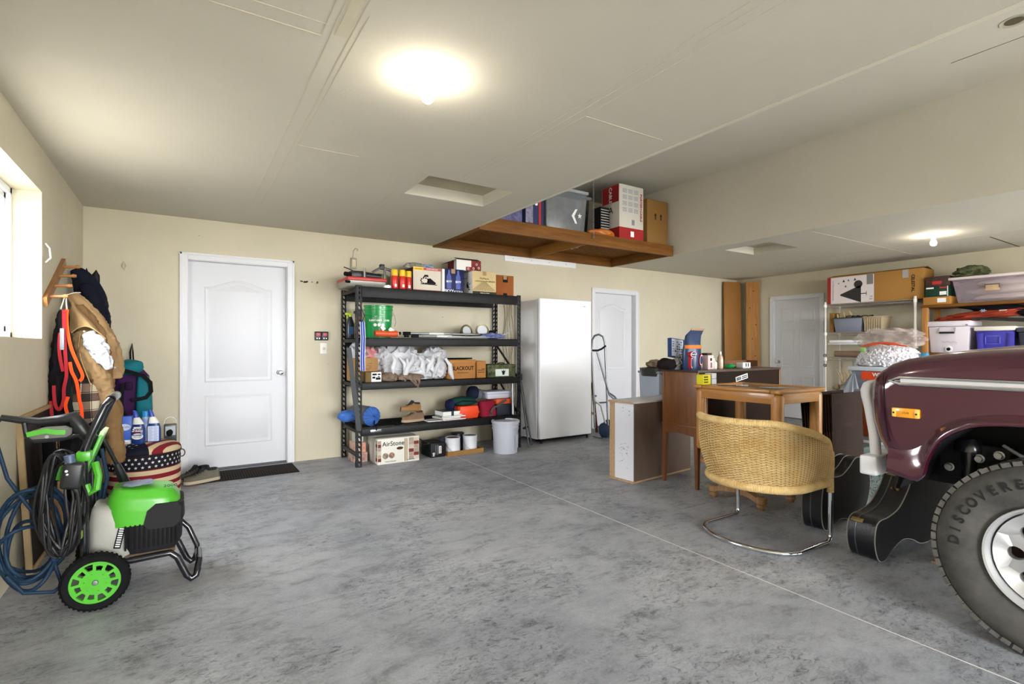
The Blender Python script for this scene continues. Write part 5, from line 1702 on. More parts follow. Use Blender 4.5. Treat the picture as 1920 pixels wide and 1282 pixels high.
single('push_broom_head', b, M_BLK, 'black bristle brush leaning before the dark panel', 'brush', (-.64, 3.84, .4), smooth=0)

# ------------------------------------------------------------ pressure washer
t = thing('pressure_washer', 'green and black electric pressure washer with a coiled cord', 'pressure washer', (-.2, 3.25, 0))
for y0, s in ((3.03, -1), (3.47, 1)):
    c = (-.345, y0, .13)
    w = part('wheel', B().lathe([(.095, -.02), (.118, -.024), (.128, -.014), (.130, 0), (.128, .014), (.118, .024), (.095, .02), (.095, -.02)], c, 48, 'y'), mat('washer tyre', '18181a', .85, var=.25, vs=40), t, smooth=50)
    q = B()
    for k in range(40):
        a = 2 * PI * k / 40
        q.mi = 0
        cx, cz = c[0] + .129 * math.cos(a), c[2] + .129 * math.sin(a)
        TT = Matrix.Translation((cx, y0, cz)) @ Matrix.Rotation(-a, 4, 'Y')
        q2 = B(TT)
        q2.bm.free()
        q2.bm = q.bm
        q2.box(-.002, .0025, -.016, .016, -.005, .005)
    part('tread', q, MC['washer tyre'], w, smooth=0)
    q = B()
    yy = y0 + s * .012
    q.lathe([(.086, -.006), (.098, -.006), (.100, .0), (.098, .012), (.086, .012), (.086, -.006)], (c[0], yy, c[2]), 48, 'y')
    q.lathe([(0, -.008), (.040, -.006), (.046, .002), (.040, .012), (0, .012)], (c[0], yy, c[2]), 32, 'y')
    for k in range(6):
        a = 2 * PI * k / 6 + .3
        # each spoke is a window frame: two ribs and an outer bar
        for da in (-.25, .25):
            p1 = (c[0] + .034 * math.cos(a + da * 1.3), yy, c[2] + .034 * math.sin(a + da * 1.3))
            p2 = (c[0] + .09 * math.cos(a + da), yy, c[2] + .09 * math.sin(a + da))
            q.strip([p1, p2], .012, .014, (0, 1, 0))
        for rr, ww in ((.083, .016), (.046, .016)):
            q.strip([(c[0] + rr * math.cos(a - .27), yy, c[2] + rr * math.sin(a - .27)), (c[0] + rr * 1.02 * math.cos(a), yy, c[2] + rr * 1.02 * math.sin(a)), (c[0] + rr * math.cos(a + .27), yy, c[2] + rr * math.sin(a + .27))], ww, .013, (0, 1, 0))
        e = a + PI / 6
        q.strip([(c[0] + .057 * math.cos(e - .34), yy, c[2] + .057 * math.sin(e - .34)), (c[0] + .050 * math.cos(e), yy, c[2] + .050 * math.sin(e)), (c[0] + .057 * math.cos(e + .34), yy, c[2] + .057 * math.sin(e + .34))], .016, .012, (0, 1, 0))
    part('wheel_hub', q, M_LIME, w, smooth=40)
    part('axle_cap', B().lathe([(0, s * .014), (.010, s * .013), (.013, s * .008), (.013, 0)], (c[0], yy, c[2]), 16, 'y'), M_STL, w)
part('axle', B().cyl((-.345, 3.03, .13), (-.345, 3.47, .13), .008, n=10), M_BLK, t)
M_FRM = mat('glossy black tube', '15161c', .25, coat=.4)
for y in (3.12, 3.38):
    part('handle_tube', B().tube([(-.395, y, .14), (-.398, y, .40), (-.40, y, .68), (-.395, y, .73), (-.375, y, .79), (-.32, y, .93), (-.30, y + (.02 if y < 3.2 else -.02), .955)], .017, 12), M_FRM, t, smooth=60)
    part('base_tube', B().tube([(-.40, y, .17), (-.25, y, .165), (-.10, y, .17), (-.06, y, .17), (-.03, y, .14), (.01, y, .04), (.03, y, .018), (.05, y, .03), (.06, y + (.02 if y < 3.2 else -.02), .06)], .016, 12), M_FRM, t, smooth=60)
part('grip_bar', B().tube([(-.30, 3.14, .955), (-.295, 3.18, .962), (-.295, 3.32, .962), (-.30, 3.36, .955)], .021, 12), M_FRM, t)
part('front_bar', B().tube([(.055, 3.13, .05), (.065, 3.17, .09), (.065, 3.33, .09), (.055, 3.37, .05)], .016, 12), M_FRM, t)
part('front_hoop', B().tube([(-.06, 3.40, .24), (-.02, 3.40, .25), (.02, 3.40, .20), (.06, 3.38, .10), (.06, 3.36, .06)], .014, 10), M_FRM, t, smooth=60)
part('detergent_tank', B().loft([(-.30, 3.24, .17, .085, .11), (-.30, 3.24, .20, .09, .12), (-.305, 3.24, .36, .085, .12), (-.315, 3.24, .42, .065, .11), (-.32, 3.24, .44, .05, .09)], 32, sq=.55), mat('translucent grey tank', 'a8a79e', .45, var=.15, vs=6), t, smooth=50)
part('motor_block', B().loft([(-.14, 3.24, .19, .11, .11), (-.14, 3.24, .23, .13, .125), (-.14, 3.24, .36, .135, .13)], 36, sq=.5), mat('dusty black plastic', '232325', .6, var=.3, vs=9), t, smooth=40)
q = B()
for k in range(12):
    x = -.245 + k * .019
    q.box(x, x + .007, 3.105, 3.115, .22, .34)
part('cooling_fins', q, M_BLK, t)
part('base_plate', B().box(-.26, -.04, 3.13, 3.36, .172, .19, .004), mat('muddy plate', '6b5a47', .9, var=.5, vs=20), t)


def cover(u, v):
    a = 2 * PI * u
    co, si = math.cos(a), math.sin(a)
    x = .155 * math.copysign(abs(co) ** .55, co)
    y = .135 * math.copysign(abs(si) ** .55, si)
    prof = [(0.0, 1.0), (.35, 1.0), (.6, .96), (.8, .80), (.92, .5), (1.0, .0)]
    for (a0, s0), (a1, s1) in zip(prof, prof[1:]):
        if v <= a1:
            k = s0 + (s1 - s0) * (v - a0) / (a1 - a0)
            break
    h = .18 * min(1, (v / .8)) if v < .8 else .18 + .018 * ((v - .8) / .2)
    base = .335 if True else 0
    return (-.165 + x * k - .01 * v, 3.24 + y * k, base + h * (1 - .18 * (x * k + .155) / .31))


part('green_cover', B().surf(cover, 64, 20, True), M_LIME, t, smooth=50)
part('black_side_panel', B().prism([(-.17, .335), (-.155, .40), (-.12, .43), (-.03, .425), (-.012, .40), (-.018, .33), (-.045, .305), (-.15, .31)], 3.098, 3.12, 'y'), mat('dusty black plastic', '232325', .6, var=.3, vs=9), t)
part('black_side_panel', B().loft([(-.06, 3.24, .31, .05, .12), (-.05, 3.24, .34, .052, .13), (-.05, 3.24, .42, .048, .128)], 24, sq=.5), mat('dusty black plastic', '232325', .6, var=.3, vs=9), t)
part('top_grip', B().blob((-.20, 3.2, .525), (.065, .06, .010), .2, 2, 3, 4), mat('grey print', '5b6070', .5), t)
txt('2000', .03, (-.06, 3.12, .51), (R(20), 0, 0), M_DKG, t)
part('spec_label', B(Matrix.Translation((-.262, 3.118, .30)) @ Matrix.Rotation(R(12), 4, 'Y')).box(-.014, .014, -.002, .002, -.065, .065), M_INK, t)
q = B(Matrix.Translation((-.262, 3.116, .30)) @ Matrix.Rotation(R(12), 4, 'Y'))
for k in range(11):
    q.box(-.009, .009, -.0025, 0, -.057 + k * .0105, -.052 + k * .0105)
part('label_text', q, M_INKW, t)
# green nozzle panel between the handle tubes
part('nozzle_panel', B(Matrix.Translation((-.37, 3.25, .70)) @ Matrix.Rotation(R(20), 4, 'Y')).box(-.006, .008, -.10, .10, -.13, .09, .006), mat('lime panel', '62b848', .4), t)
for k in range(5):
    q = B(Matrix.Translation((-.37, 3.25, .70)) @ Matrix.Rotation(R(20), 4, 'Y'))
    q.cyl((.0, -.08 + k * .04, .08), (.0, -.08 + k * .04, .105), .009, n=8)
    part('nozzle', q, mat('cream nozzle', 'cfe0b8', .5), t)
part('panel_print', B(Matrix.Translation((-.37, 3.25, .70)) @ Matrix.Rotation(R(20), 4, 'Y')).box(-.008, -.0055, -.05, .06, -.07, .05), M_DKG, t)
part('handle_clip', B().box(-.425, -.37, 3.09, 3.15, .675, .72, .006), M_LIME, t)
part('handle_clip', B().tube([(-.36, 3.13, .66), (-.345, 3.11, .60), (-.35, 3.10, .54), (-.375, 3.11, .52), (-.39, 3.12, .56)], .016, 8), M_LIME, t)
part('cord_hook', B().box(-.50, -.475, 3.09, 3.13, .60, .72, .006), M_LIME, t)
part('cord_hook', B().box(-.46, -.40, 3.08, 3.12, .32, .355, .004), mat('olive hook', '7c9a3a', .5), t)
b = B()
for k in range(20):
    rnd = random.Random(k)
    cx, rx, rz = -.475 + rnd.uniform(-.012, .02), rnd.uniform(.035, .075), rnd.uniform(.19, .245)
    yy = 3.06 + rnd.uniform(-.035, .035)
    pts = [(cx + rx * math.cos(a) + .01 * math.sin(3 * a + k), yy + .012 * math.sin(2 * a + k), .50 + rz * math.sin(a)) for a in [2 * PI * j / 28 for j in range(28)]]
    b.tube(pts, .0062, 6, closed=True)
cord = part('power_cord', b, mat('black cord rubber', '151416', .45), t, smooth=60)
part('plug_box', B(Matrix.Translation((-.425, 3.0, .635)) @ Matrix.Rotation(R(8), 4, 'Y')).box(-.035, .04, -.025, .025, -.06, .06, .014, 3), M_BPL, cord)
part('plug_prongs', B().cyl((-.43, 3.0, .69), (-.435, 3.0, .725), .02, n=12), mat('blue grey plug', '4a5b75', .4), cord)
part('test_buttons', B().blob((-.44, 2.972, .66), (.006, .004, .006), 0, 1, 2).blob((-.437, 2.972, .645), (.005, .004, .005), 0, 1, 2), M_INKW, cord)
part('cord_tail', B().tube([(-.415, 3.0, .575), (-.405, 3.0, .55), (-.40, 3.02, .42), (-.405, 3.04, .34), (-.42, 3.05, .30)], [.012, .008, .007, .007, .007], 8), mat('black cord rubber', '151416', .45), cord)
# spray gun resting on top
t = thing('spray_gun', 'black spray gun with a lime trigger lying at the washer handle', 'spray gun', (-.55, 3.2, .85))
part('gun_body', B().tube([(-.38, 3.20, .76), (-.42, 3.20, .82), (-.45, 3.20, .875), (-.50, 3.20, .865), (-.57, 3.20, .86), (-.64, 3.20, .875), (-.70, 3.20, .89)], [.03, .032, .03, .022, .02, .016, .014], 12), M_BPL, t, smooth=60)
part('lower_guard', B().tube([(-.42, 3.18, .79), (-.50, 3.18, .775), (-.58, 3.18, .775), (-.61, 3.18, .80), (-.62, 3.19, .86)], .010, 8), M_BPL, t)
part('grip_shell', B().loft([(-.53, 3.18, .785, .07, .018), (-.53, 3.18, .80, .08, .02), (-.52, 3.18, .825, .07, .02), (-.51, 3.18, .838, .04, .015)], 20), mat('grey shell', '6d6d66', .5), t)
part('trigger', B().strip([(-.605, 3.158, .81), (-.54, 3.156, .822), (-.50, 3.156, .812), (-.47, 3.158, .81)], .022, .01, (0, -1, 0)), M_LIME, t)
part('screw', B().cyl((-.535, 3.158, .795), (-.535, 3.15, .795), .008, n=10), M_STL, t)
t = thing('lance', 'black washer lance leaning between washer and ottoman', 'lance', (-.28, 3.5, .5))
part('tube', B().tube([(-.36, 3.40, .74), (-.31, 3.44, .60), (-.295, 3.46, .55)], .010, 8), M_BPL, t)
part('grip', B().tube([(-.305, 3.45, .585), (-.28, 3.47, .50), (-.262, 3.48, .455)], [.016, .024, .022], 10), M_BPL, t)
# blue hose
b = B()
rnd = random.Random(4)
for k in range(6):
    cx, cz = -.585 + rnd.uniform(-.03, .03), .30 + rnd.uniform(-.05, .08)
    rx, rz = rnd.uniform(.09, .125), rnd.uniform(.13, .23)
    tl = rnd.uniform(-.4, .4)
    pts = []
    for j in range(32):
        a = 2 * PI * j / 32
        u, w = rx * math.cos(a), rz * math.sin(a)
        pts.append((cx + u * math.cos(tl) - w * math.sin(tl) * .5, 3.12 + .05 * math.sin(a * 2 + k) + .02 * k, max(.02, cz + w * math.cos(tl) + u * math.sin(tl))))
    b.tube(pts, .0085, 8, closed=True)
b.tube([(-.70, 3.20, .885), (-.715, 3.19, .86), (-.71, 3.18, .78), (-.67, 3.16, .62), (-.60, 3.13, .50), (-.54, 3.12, .40), (-.50, 3.12, .2), (-.46, 3.12, .05)], .0085, 8)
b.tube([(-.66, 3.10, .20), (-.60, 3.08, .12), (-.50, 3.08, .10), (-.42, 3.10, .16)], .0085, 8)
b.tube([(-.35, 3.28, .70), (-.33, 3.30, .55), (-.35, 3.32, .42), (-.37, 3.3, .38)], .0085, 8)
b.tube([(-.37, 3.30, .66), (-.36, 3.34, .50), (-.37, 3.36, .36)], .0085, 8)
single('pressure_hose', b, mat('slate blue hose', '1b3147', .5), 'blue pressure hose looped loosely left of the pressure washer', 'hose', (-.58, 3.12, .3), smooth=60)

# ------------------------------------------------------------ boxes on the loft platform
ZL = 2.5565
M_BOXP = mat('violet printed card', '3b3560', .6, hex2='7d7fa8', vs=18)
t = carton('violet printed box at the left end of the loft platform', 2.85, 3.14, 4.72, 5.0, ZL, ZL + .22, M_BOXP, tape=False)
t = carton('blue and red printed box beside the clear tote on the loft', 3.17, 3.42, 4.70, 5.0, ZL, ZL + .34, mat('navy red card', '2f3558', .6), tape=False)
pl(t, 3.175, 3.27, ZL + .03, ZL + .25, 4.70, mat('pale print', 'a6a3b8', .6, hex2='5a5470', vs=20), 'pale_print')
pl(t, 3.35, 3.38, ZL, ZL + .33, 4.70, M_RED, 'red_edge')
q = B().lathe([(0, 0), (.02, 0), (.02, .001)], (3.315, 4.698, ZL + .25), 16, 'y')
part('round_mark', q, M_INKW, t)
t = thing('storage_tote', 'clear grey tote with a white chevron and star on the loft platform', 'tote', (3.75, 4.9, ZL))
M_TOTE = clear('smoky clear plastic', '8a8f96', .55, .2)
part('tub', B().taper(3.45, 4.06, 4.70, 5.15, ZL, ZL + .46, .025, .025, .01), M_TOTE, t)
part('lid', B().box(3.435, 4.075, 4.685, 5.165, ZL + .46, ZL + .50, .012), mat('pale grey lid', '9ba0a2', .5), t)
part('contents', B().taper(3.50, 4.02, 4.74, 5.1, ZL + .01, ZL + .40, .02, .02, .01), mat('dim contents', '3c4149', .8, hex2='8d867a', vs=7), t)
q = B()
cx, cz = 3.90, ZL + .19
q.prism([(cx - .075, cz), (cx - .015, cz + .085), (cx + .015, cz + .085), (cx - .035, cz), (cx + .01, cz - .085), (cx - .022, cz - .085)], 4.704, 4.708, 'y')
star(q, Matrix.Translation((cx + .045, 4.702, cz + .01)), .036)
part('chevron_print', q, M_INKW, t)
t = thing('storage_tote', 'dark green tote with a grey lid stacked at the back of the loft', 'tote', (4.3, 5.3, ZL))
part('tub', B().taper(3.95, 4.55, 5.22, 5.7, ZL, ZL + .60, .03, .03, .01), mat('dark green tub', '35463f', .5), t)
part('lid', B().box(3.93, 4.57, 5.20, 5.72, ZL + .60, ZL + .64, .012), mat('pale grey lid', '9ba0a2', .5), t)
t = thing('carton', 'tall white and red tool carton with vertical brand lettering on the loft', 'box', (4.8, 4.85, ZL))
part('body', B().box(4.585, 5.01, 4.70, 5.02, ZL, ZL + .70, .003), mat('white tool carton', 'cdc8bd', .7), t)
part('red_panel', B().box(4.5838, 5.0112, 4.6988, 5.0212, ZL + .0, ZL + .16), mat('tool red', 'a32a2b', .6), t)
q = B()
for r_ in range(4):
    for c_ in range(3):
        for l in range(4):
            q.box(4.64 + c_ * .10, 4.64 + c_ * .10 + .075, 4.6985, 4.70, ZL + .36 + r_ * .08 + l * .014, ZL + .366 + r_ * .08 + l * .014)
part('small_print', q, mat('grey print', '8a90a8', .6), t)
pl(t, 4.80, 4.85, ZL + .20, ZL + .27, 4.70, M_GRY)
pl(t, 4.78, 4.84, ZL + .05, ZL + .12, 4.6988, M_INKW)
txt('PORTER+CABLE', .05, (4.965, 4.698, ZL + .44), (R(90), R(90), 0), mat('tool red', 'a32a2b', .6), t, bold=.001)
part('side_print', B().box(4.5838, 4.5852, 4.71, 5.01, ZL + .48, ZL + .695), mat('tool red', 'a32a2b', .6), t)
txt('CABLE', .07, (4.583, 4.86, ZL + .58), (R(90), R(90), R(-90)), M_INKW, t, bold=.001)
txt('A', .12, (4.583, 4.85, ZL + .38), FX, M_INK, t)
t = carton('plain brown carton with two black arrows at the right end of the loft', 5.08, 5.475, 4.70, 5.05, ZL, ZL + .585, mat('loft cardboard', '8f6a3b', .85, var=.1, vs=4), tape=False)
q = B()
for x in (5.235, 5.34):
    q.prism([(x - .008, ZL + .33), (x + .008, ZL + .33), (x + .008, ZL + .38), (x + .022, ZL + .38), (x, ZL + .415), (x - .022, ZL + .38), (x - .008, ZL + .38)], 4.6985, 4.70, 'y')
part('arrow_print', q, M_INK, t)
single('orange_sack', B().blob((4.36, 4.80, ZL + .05), (.20, .10, .055), .25, 2.5, 3, 3, ridge=True, flat=.048), mat('orange film', 'd07a2a', .4, hex2='a85516', vs=9), 'crumpled orange bag on the loft before the chain', 'bag', (4.36, 4.8, ZL), smooth=60)
single('cardboard_tube', B().cyl((4.13, 5.0, ZL + .06), (4.36, 5.14, ZL + .52), .045, n=20), mat('loft cardboard', '8f6a3b', .85, var=.1, vs=4), 'brown cardboard tube slanting behind the chain on the loft', 'tube', (4.3, 5, ZL + .1))
t = carton('black and white striped box squeezed left of the tool carton on the loft', 4.42, 4.57, 4.86, 5.02, ZL, ZL + .42, mat('striped box', '1f1d1e', .6), tape=False)
q = B()
for k in range(12):
    q.box(4.425, 4.565, 4.8588, 4.86, ZL + .02 + k * .033, ZL + .026 + k * .033)
part('stripe_print', q, M_PAP, t)

# ------------------------------------------------------------ sideboard and what stands on it
t = thing('sideboard', 'dark brown wooden sideboard on tapered legs, back towards the room', 'sideboard', (4.28, 3.02, 0))
bx0, bx1, by0, by1, bz = 3.655, 4.90, 2.82, 3.20, 1.005
part('side_panel', B().box(bx0, bx0 + .02, by0 + .012, by1 - .012, .52, bz - .015, .002), M_WAL, t)
part('side_panel', B().box(bx1 - .02, bx1, by0 + .012, by1 - .012, .52, bz - .015, .002), M_WAL, t)
part('back_panel', B().box(bx0 + .02, bx1 - .02, by0 + .003, by0 + .012, .50, bz - .015, .001), mat('dark hardboard back', '21140c', .7, var=.15, vs=3), t)
part('front_panel', B().box(bx0 + .02, bx1 - .02, by1 - .02, by1 - .008, .50, bz - .015, .001), M_WAL, t)
part('bottom_panel', B().box(bx0 + .02, bx1 - .02, by0 + .012, by1 - .02, .50, .515), M_WAL, t)
out = [(bx0 - .01, by0 - .012), (bx1 - .03, by0 - .012)] + [(bx1 - .03 + .045 * math.sin(a), by0 + .033 - .045 * math.cos(a)) for a in [R(15 * k) for k in range(1, 7)]] + [(bx1 + .015, by1 + .01), (bx0 - .01, by1 + .01)]
part('top_board', B().prism(out, bz - .014, bz + .004, 'z'), mat('dark top board', '3d2a1e', .35, var=.2, vs=3), t)
part('side_moulding', B().box(bx0 - .006, bx0 + .004, by0 - .002, by1 + .002, .515, .53, .002), M_WAL, t)
part('side_rail', B().prism([(by0 + .04, .44), (3.01, .455), (by1 - .04, .44), (by1 - .02, .52), (by0 + .02, .52)], bx0 + .004, bx0 + .022, 'x'), M_WAL, t)
for (x, y, sx, sy) in ((bx0, by0, 1, 1), (bx0, by1, 1, -1), (bx1, by0, -1, 1), (bx1, by1, -1, -1)):
    a0, a1 = (x, x + .045 * sx)
    c0, c1 = (y, y + .045 * sy)
    b = B()
    zs = ((0, .026), (.52, .045))
    vs = []
    for zz_, w_ in zs:
        vs.append([b._v((x, y, zz_)), b._v((x + w_ * sx, y, zz_)), b._v((x + w_ * sx, y + w_ * sy, zz_)), b._v((x, y + w_ * sy, zz_))])
    for k in range(4):
        b._f([vs[0][k], vs[0][(k + 1) % 4], vs[1][(k + 1) % 4], vs[1][k]])
    b._f(vs[0]); b._f(vs[1][::-1])
    part('leg', b, M_WAL, t, smooth=0)
    part('corner_post', B().box(min(x, x + .02 * sx), max(x, x + .02 * sx), min(y, y + .014 * sy), max(y, y + .014 * sy), .52, bz - .015, .002), M_WAL, t)
part('sticker', B(Matrix.Translation((4.275, by0 + .001, .93)) @ Matrix.Rotation(R(-10), 4, 'Y')).box(-.09, .09, -.001, .002, -.022, .022), M_PAP, t)
q = B(Matrix.Translation((4.275, by0 - .0005, .93)) @ Matrix.Rotation(R(-10), 4, 'Y'))
for k in range(6):
    q.box(-.08 + k * .012, -.073 + k * .012, -.001, 0, -.015, .015)
q.box(.0, .08, -.001, 0, .003, .012)
q.box(.0, .08, -.001, 0, -.013, -.004)
part('sticker_print', q, M_INK, t)

ZS = bz + .0045
M_KNV = mat('deep navy bag print', '14233f', .3, hex2='26406e', vs=7)
t = thing('charcoal_bag', 'navy charcoal bag with rolled top standing on the sideboard', 'bag', (3.80, 3.0, ZS))
part('bag_body', B().loft([(3.79, 2.99, ZS, .092, .055), (3.79, 2.99, ZS + .02, .098, .06), (3.79, 2.99, ZS + .16, .10, .062), (3.80, 2.99, ZS + .24, .092, .052), (3.815, 2.99, ZS + .30, .10, .03), (3.86, 2.98, ZS + .35, .088, .010), (3.87, 2.98, ZS + .36, .085, .006)], 36, fold=.07, ff=2, seed=3), M_KNV, t, smooth=60)
part('orange_band', B().loft([(3.798, 2.988, ZS + .185, .1005, .062), (3.80, 2.988, ZS + .215, .0985, .058)], 36, fold=.07, ff=2, seed=3, caps=False), mat('orange print', 'd8762a', .5), t)
part('kraft_top', B().loft([(3.86, 2.98, ZS + .345, .091, .013), (3.87, 2.98, ZS + .366, .09, .008)], 24, fold=.04, seed=3), mat('brown kraft paper', 'a58a6b', .85, var=.2, vs=6), t)
for (x, z, w, h, tilt) in ((3.735, .135, .042, .025, -8), (3.84, .085, .022, .052, 6), (3.715, .06, .013, .05, 0)):
    T = Matrix.Translation((x, 2.924, ZS + z)) @ Matrix.Rotation(R(tilt), 4, 'Y') @ Matrix.Scale(h / w, 4, (0, 0, 1))
    part('oval_logo', B(T).lathe([(0, 0), (w, 0), (w, .03)], (0, 0, 0), 24, 'y'), mat('logo red', 'b3252c', .5), t)
    part('oval_logo', B(Matrix.Translation((0, -.002, 0)) @ T).lathe([(0, 0), (w * .86, 0), (w * .86, .03)], (0, 0, 0), 24, 'y'), M_INKW, t)
    part('oval_logo', B(Matrix.Translation((0, -.004, 0)) @ T).lathe([(0, 0), (w * .74, 0), (w * .74, .03)], (0, 0, 0), 24, 'y'), mat('logo navy', '1b2a55', .5), t)
txt('Kingsford', .018, (3.735, 2.9185, ZS + .136), FY, M_INKW, t)
t = thing('game_box', 'blue edged instruction board leaning left of the charcoal bag', 'box', (3.78, 3.14, ZS))
T = Matrix.Translation((3.79, 3.14, ZS + .10)) @ Matrix.Rotation(R(6), 4, 'Y') @ Matrix.Rotation(R(-6), 4, 'X')
part('box_shell', B(T).box(-.10, .13, -.005, .03, 0, .175, .003), mat('blue edge card', '28406e', .6), t)
part('white_panel', B(T).box(-.085, .07, -.007, -.004, .01, .168), mat('pale blue label', 'c9d4ec', .5), t)
q = B(T)
rnd = random.Random(2)
for r_ in range(6):
    for c_ in range(5):
        if rnd.random() < .8:
            x, z = -.075 + c_ * .028, .03 + r_ * .022
            q.box(x, x + rnd.uniform(.006, .018), -.0085, -.0068, z, z + rnd.uniform(.004, .012))
part('diagram_print', q, M_INK, t)
single('cap', B().blob((3.62, 3.12, ZS + .045), (.095, .08, .055), .12, 2, 3, 3, flat=.044), mat('black cap cloth', '1b1716', .9), 'black cap lying at the left end of the sideboard top', 'cap', (3.62 + .05, 3.1, ZS))
b = B()
for k in range(14):
    a = k * .9
    p = Vector((3.70 + .04 * math.cos(a), 3.05 + .02 * math.sin(a), ZS + .10 + .035 * math.sin(a * 1.7)))
    b.tube([p, p + Vector((.02, -.005, -.03)), p + Vector((-.01, .005, -.05))], .004, 5)
single('cord_bunch', b, mat('speckled cord', 'b9b6b0', .8, hex2='3a3432', vs=60), 'speckled black and white cord bunch hanging beside the black cap', 'cord', (3.7, 3.05, ZS + .05))
t = thing('bag', 'grey slanted case behind the cap and the charcoal bag', 'case', (3.86, 3.12, ZS))
part('case_body', B().prism([(3.66, ZS), (4.02, ZS), (4.02, ZS + .03), (3.72, ZS + .10), (3.68, ZS + .09)], 3.06, 3.11, 'y'), M_GRY, t)
t = thing('carton', 'pink carton with a brown top right of the charcoal bag', 'box', (3.96, 2.95, ZS))
part('body', B().box(3.915, 3.995, 2.91, 2.97, ZS, ZS + .125, .003), mat('pale pink card', 'd9c1bf', .7), t)
part('brown_top', B().box(3.93, 3.998, 2.93, 2.99, ZS + .125, ZS + .145, .003), M_DKCARD, t)
q = B().box(3.945, 3.968, 2.9085, 2.91, ZS + .075, ZS + .10).box(3.95, 3.956, 2.9085, 2.91, ZS + .015, ZS + .06).box(3.962, 3.968, 2.9085, 2.91, ZS + .015, ZS + .06)
part('dark_print', q, M_INK, t)


def bottle(label, x, y, z, r, h, m, capm, cat='bottle', rx=1):
    t = thing('bottle', label, cat, (x, y, z))
    part('bottle_body', B().lathe([(0, 0), (r * .9, 0), (r, .006), (r, h * .6), (r * .8, h * .72), (r * .4, h * .82), (r * .38, h * .9), (0, h * .9)], (x, y, z), 20), m, t, smooth=50)
    part('cap', B().lathe([(r * .45, h * .86), (r * .46, h), (0, h)], (x, y, z), 16), capm, t)


bottle('white jug beside the pink carton on the sideboard', 4.04, 2.95, ZS, .034, .095, mat('cream jug', 'd8cfc4', .4), M_PAP)
bottle('black bottle behind the white jug on the sideboard', 4.10, 3.02, ZS, .03, .12, M_BPL, M_BPL)
bottle('clear bottle with a white cap and amber label on the sideboard', 4.17, 2.97, ZS, .026, .155, mat('amber label', 'b98a60', .4, hex2='d8d0c4', vs=20), M_INKW)
single('green_tray', B().blob((4.28, 2.95, ZS + .02), (.06, .04, .022), .2, 3, 2, 3, flat=.018), mat('green plastic', '0c8f45', .28), 'small green plastic dish on the sideboard', 'dish', (4.28, 2.95, ZS))
t = thing('card_box', 'low brown open box at the right on the sideboard top', 'box', (4.6, 3.1, ZS))
q = B()
for a in ((4.32, 4.86, 3.15, 3.155), (4.32, 4.325, 3.03, 3.15), (4.855, 4.86, 3.03, 3.15)):
    q.box(*a, ZS, ZS + .065)
q.box(4.325, 4.855, 3.03, 3.15, ZS, ZS + .004)
part('body', q, mat('brown card tray', '6b4a38', .8), t)
t = carton('small white carton with dark print on the sideboard beside the low box', 4.46, 4.58, 2.93, 3.0, ZS, ZS + .05, M_PAP, tape=False)
pl(t, 4.50, 4.515, ZS + .01, ZS + .045, 2.93, M_INK)
pl(t, 4.535, 4.55, ZS + .01, ZS + .045, 2.93, M_INK)
# bin with stuff behind
t = thing('trash_bin', 'grey bin behind the left end of the sideboard', 'bin', (4.28, 3.90, 0))
part('bin_body', B().taper(4.13, 4.50, 3.66, 3.94, 0, .93, .03, .03, .01), mat('silver grey bin', 'a9b3c4', .4), t)
part('rim', B().box(4.12, 4.51, 3.65, 3.95, .93, .955, .008), M_GRY, t)
part('bin_liner', B().loft([(4.315, 3.80, .90, .20, .15), (4.315, 3.80, .95, .21, .16), (4.315, 3.80, .985, .215, .16), (4.315, 3.80, .995, .16, .12)], 40, fold=.05, ff=4, sq=.5), mat('black liner film', '3b3b39', .3), t, smooth=60)
for k, (x, y, z, c, lb) in enumerate(((4.24, 3.80, 1.03, '8a7560', 'crumpled brown paper on top of the grey bin'), (4.40, 3.78, 1.03, 'd6cfc6', 'crumpled white paper on top of the grey bin'))):
    single('paper', B().blob((x, y, z), (.09, .08, .035), .35, 3, 3, k + 3, ridge=True, flat=.034), mat('paper ' + c, c, .8, var=.2, vs=9), lb, 'paper', (x, y, z - .03))

# ------------------------------------------------------------ white chipboard carcass on its side
T = Matrix.Translation((3.355, 3.25, 0)) @ Matrix.Rotation(R(5.5), 4, 'Z')
t = thing('cabinet_carcass', 'white and brown chipboard cabinet carcass standing on end behind the sideboard', 'cabinet', (3.355, 3.25, 0))
M_MDF = mat('raw chipboard edge', 'b89a78', .8, var=.2, vs=40)
M_CWH = mat('white laminate', 'dcdde6', .4)
M_CBR = mat('brown laminate', '6a5a50', .5)
# local: x into the room to the right, y away; end face at x = 0 spans y 0..0.285 turned
T2 = T @ Matrix.Rotation(R(10), 4, 'Z')
part('bottom_board', B(T).box(-.02, .86, .0, .285, 0, .016, .001), M_MDF, t)
part('top_board', B(T).box(-.02, .86, -.004, .29, .704, .72, .001), mat('pale laminate top', 'c9c6cb', .4), t)
part('top_edge', B(T).box(-.0215, -.0195, -.004, .29, .703, .7205), M_MDF, t)
part('white_back', B(T).box(.0, .012, .012, .225, .016, .704), M_CWH, t)
part('edge_rail', B(T).box(-.004, .10, .225, .285, .016, .704), M_MDF, t)
part('side_board', B(T).box(.0, .86, .0, .012, .016, .704), M_CBR, t)
part('side_board', B(T).box(.10, .86, .27, .285, .016, .704), M_CWH, t)
q = B(T)
rnd = random.Random(6)
for k in range(26):
    y, z = rnd.uniform(.06, .18), rnd.choice((.62, .32, .31, .29, .25, .17, .12, .30))+ rnd.uniform(-.03, .03)
    q.box(-.0006, .0, y, y + rnd.uniform(.004, .018), z, z + rnd.uniform(.002, .005))
for (y, z) in ((.03, .60), (.03, .635), (.10, .66)):
    q.cyl((-.0008, y + .03, z), (0, y + .03, z), .005, n=8)
part('scuff_marks', q, mat('grey scuff', '7c7f90', .7), t)

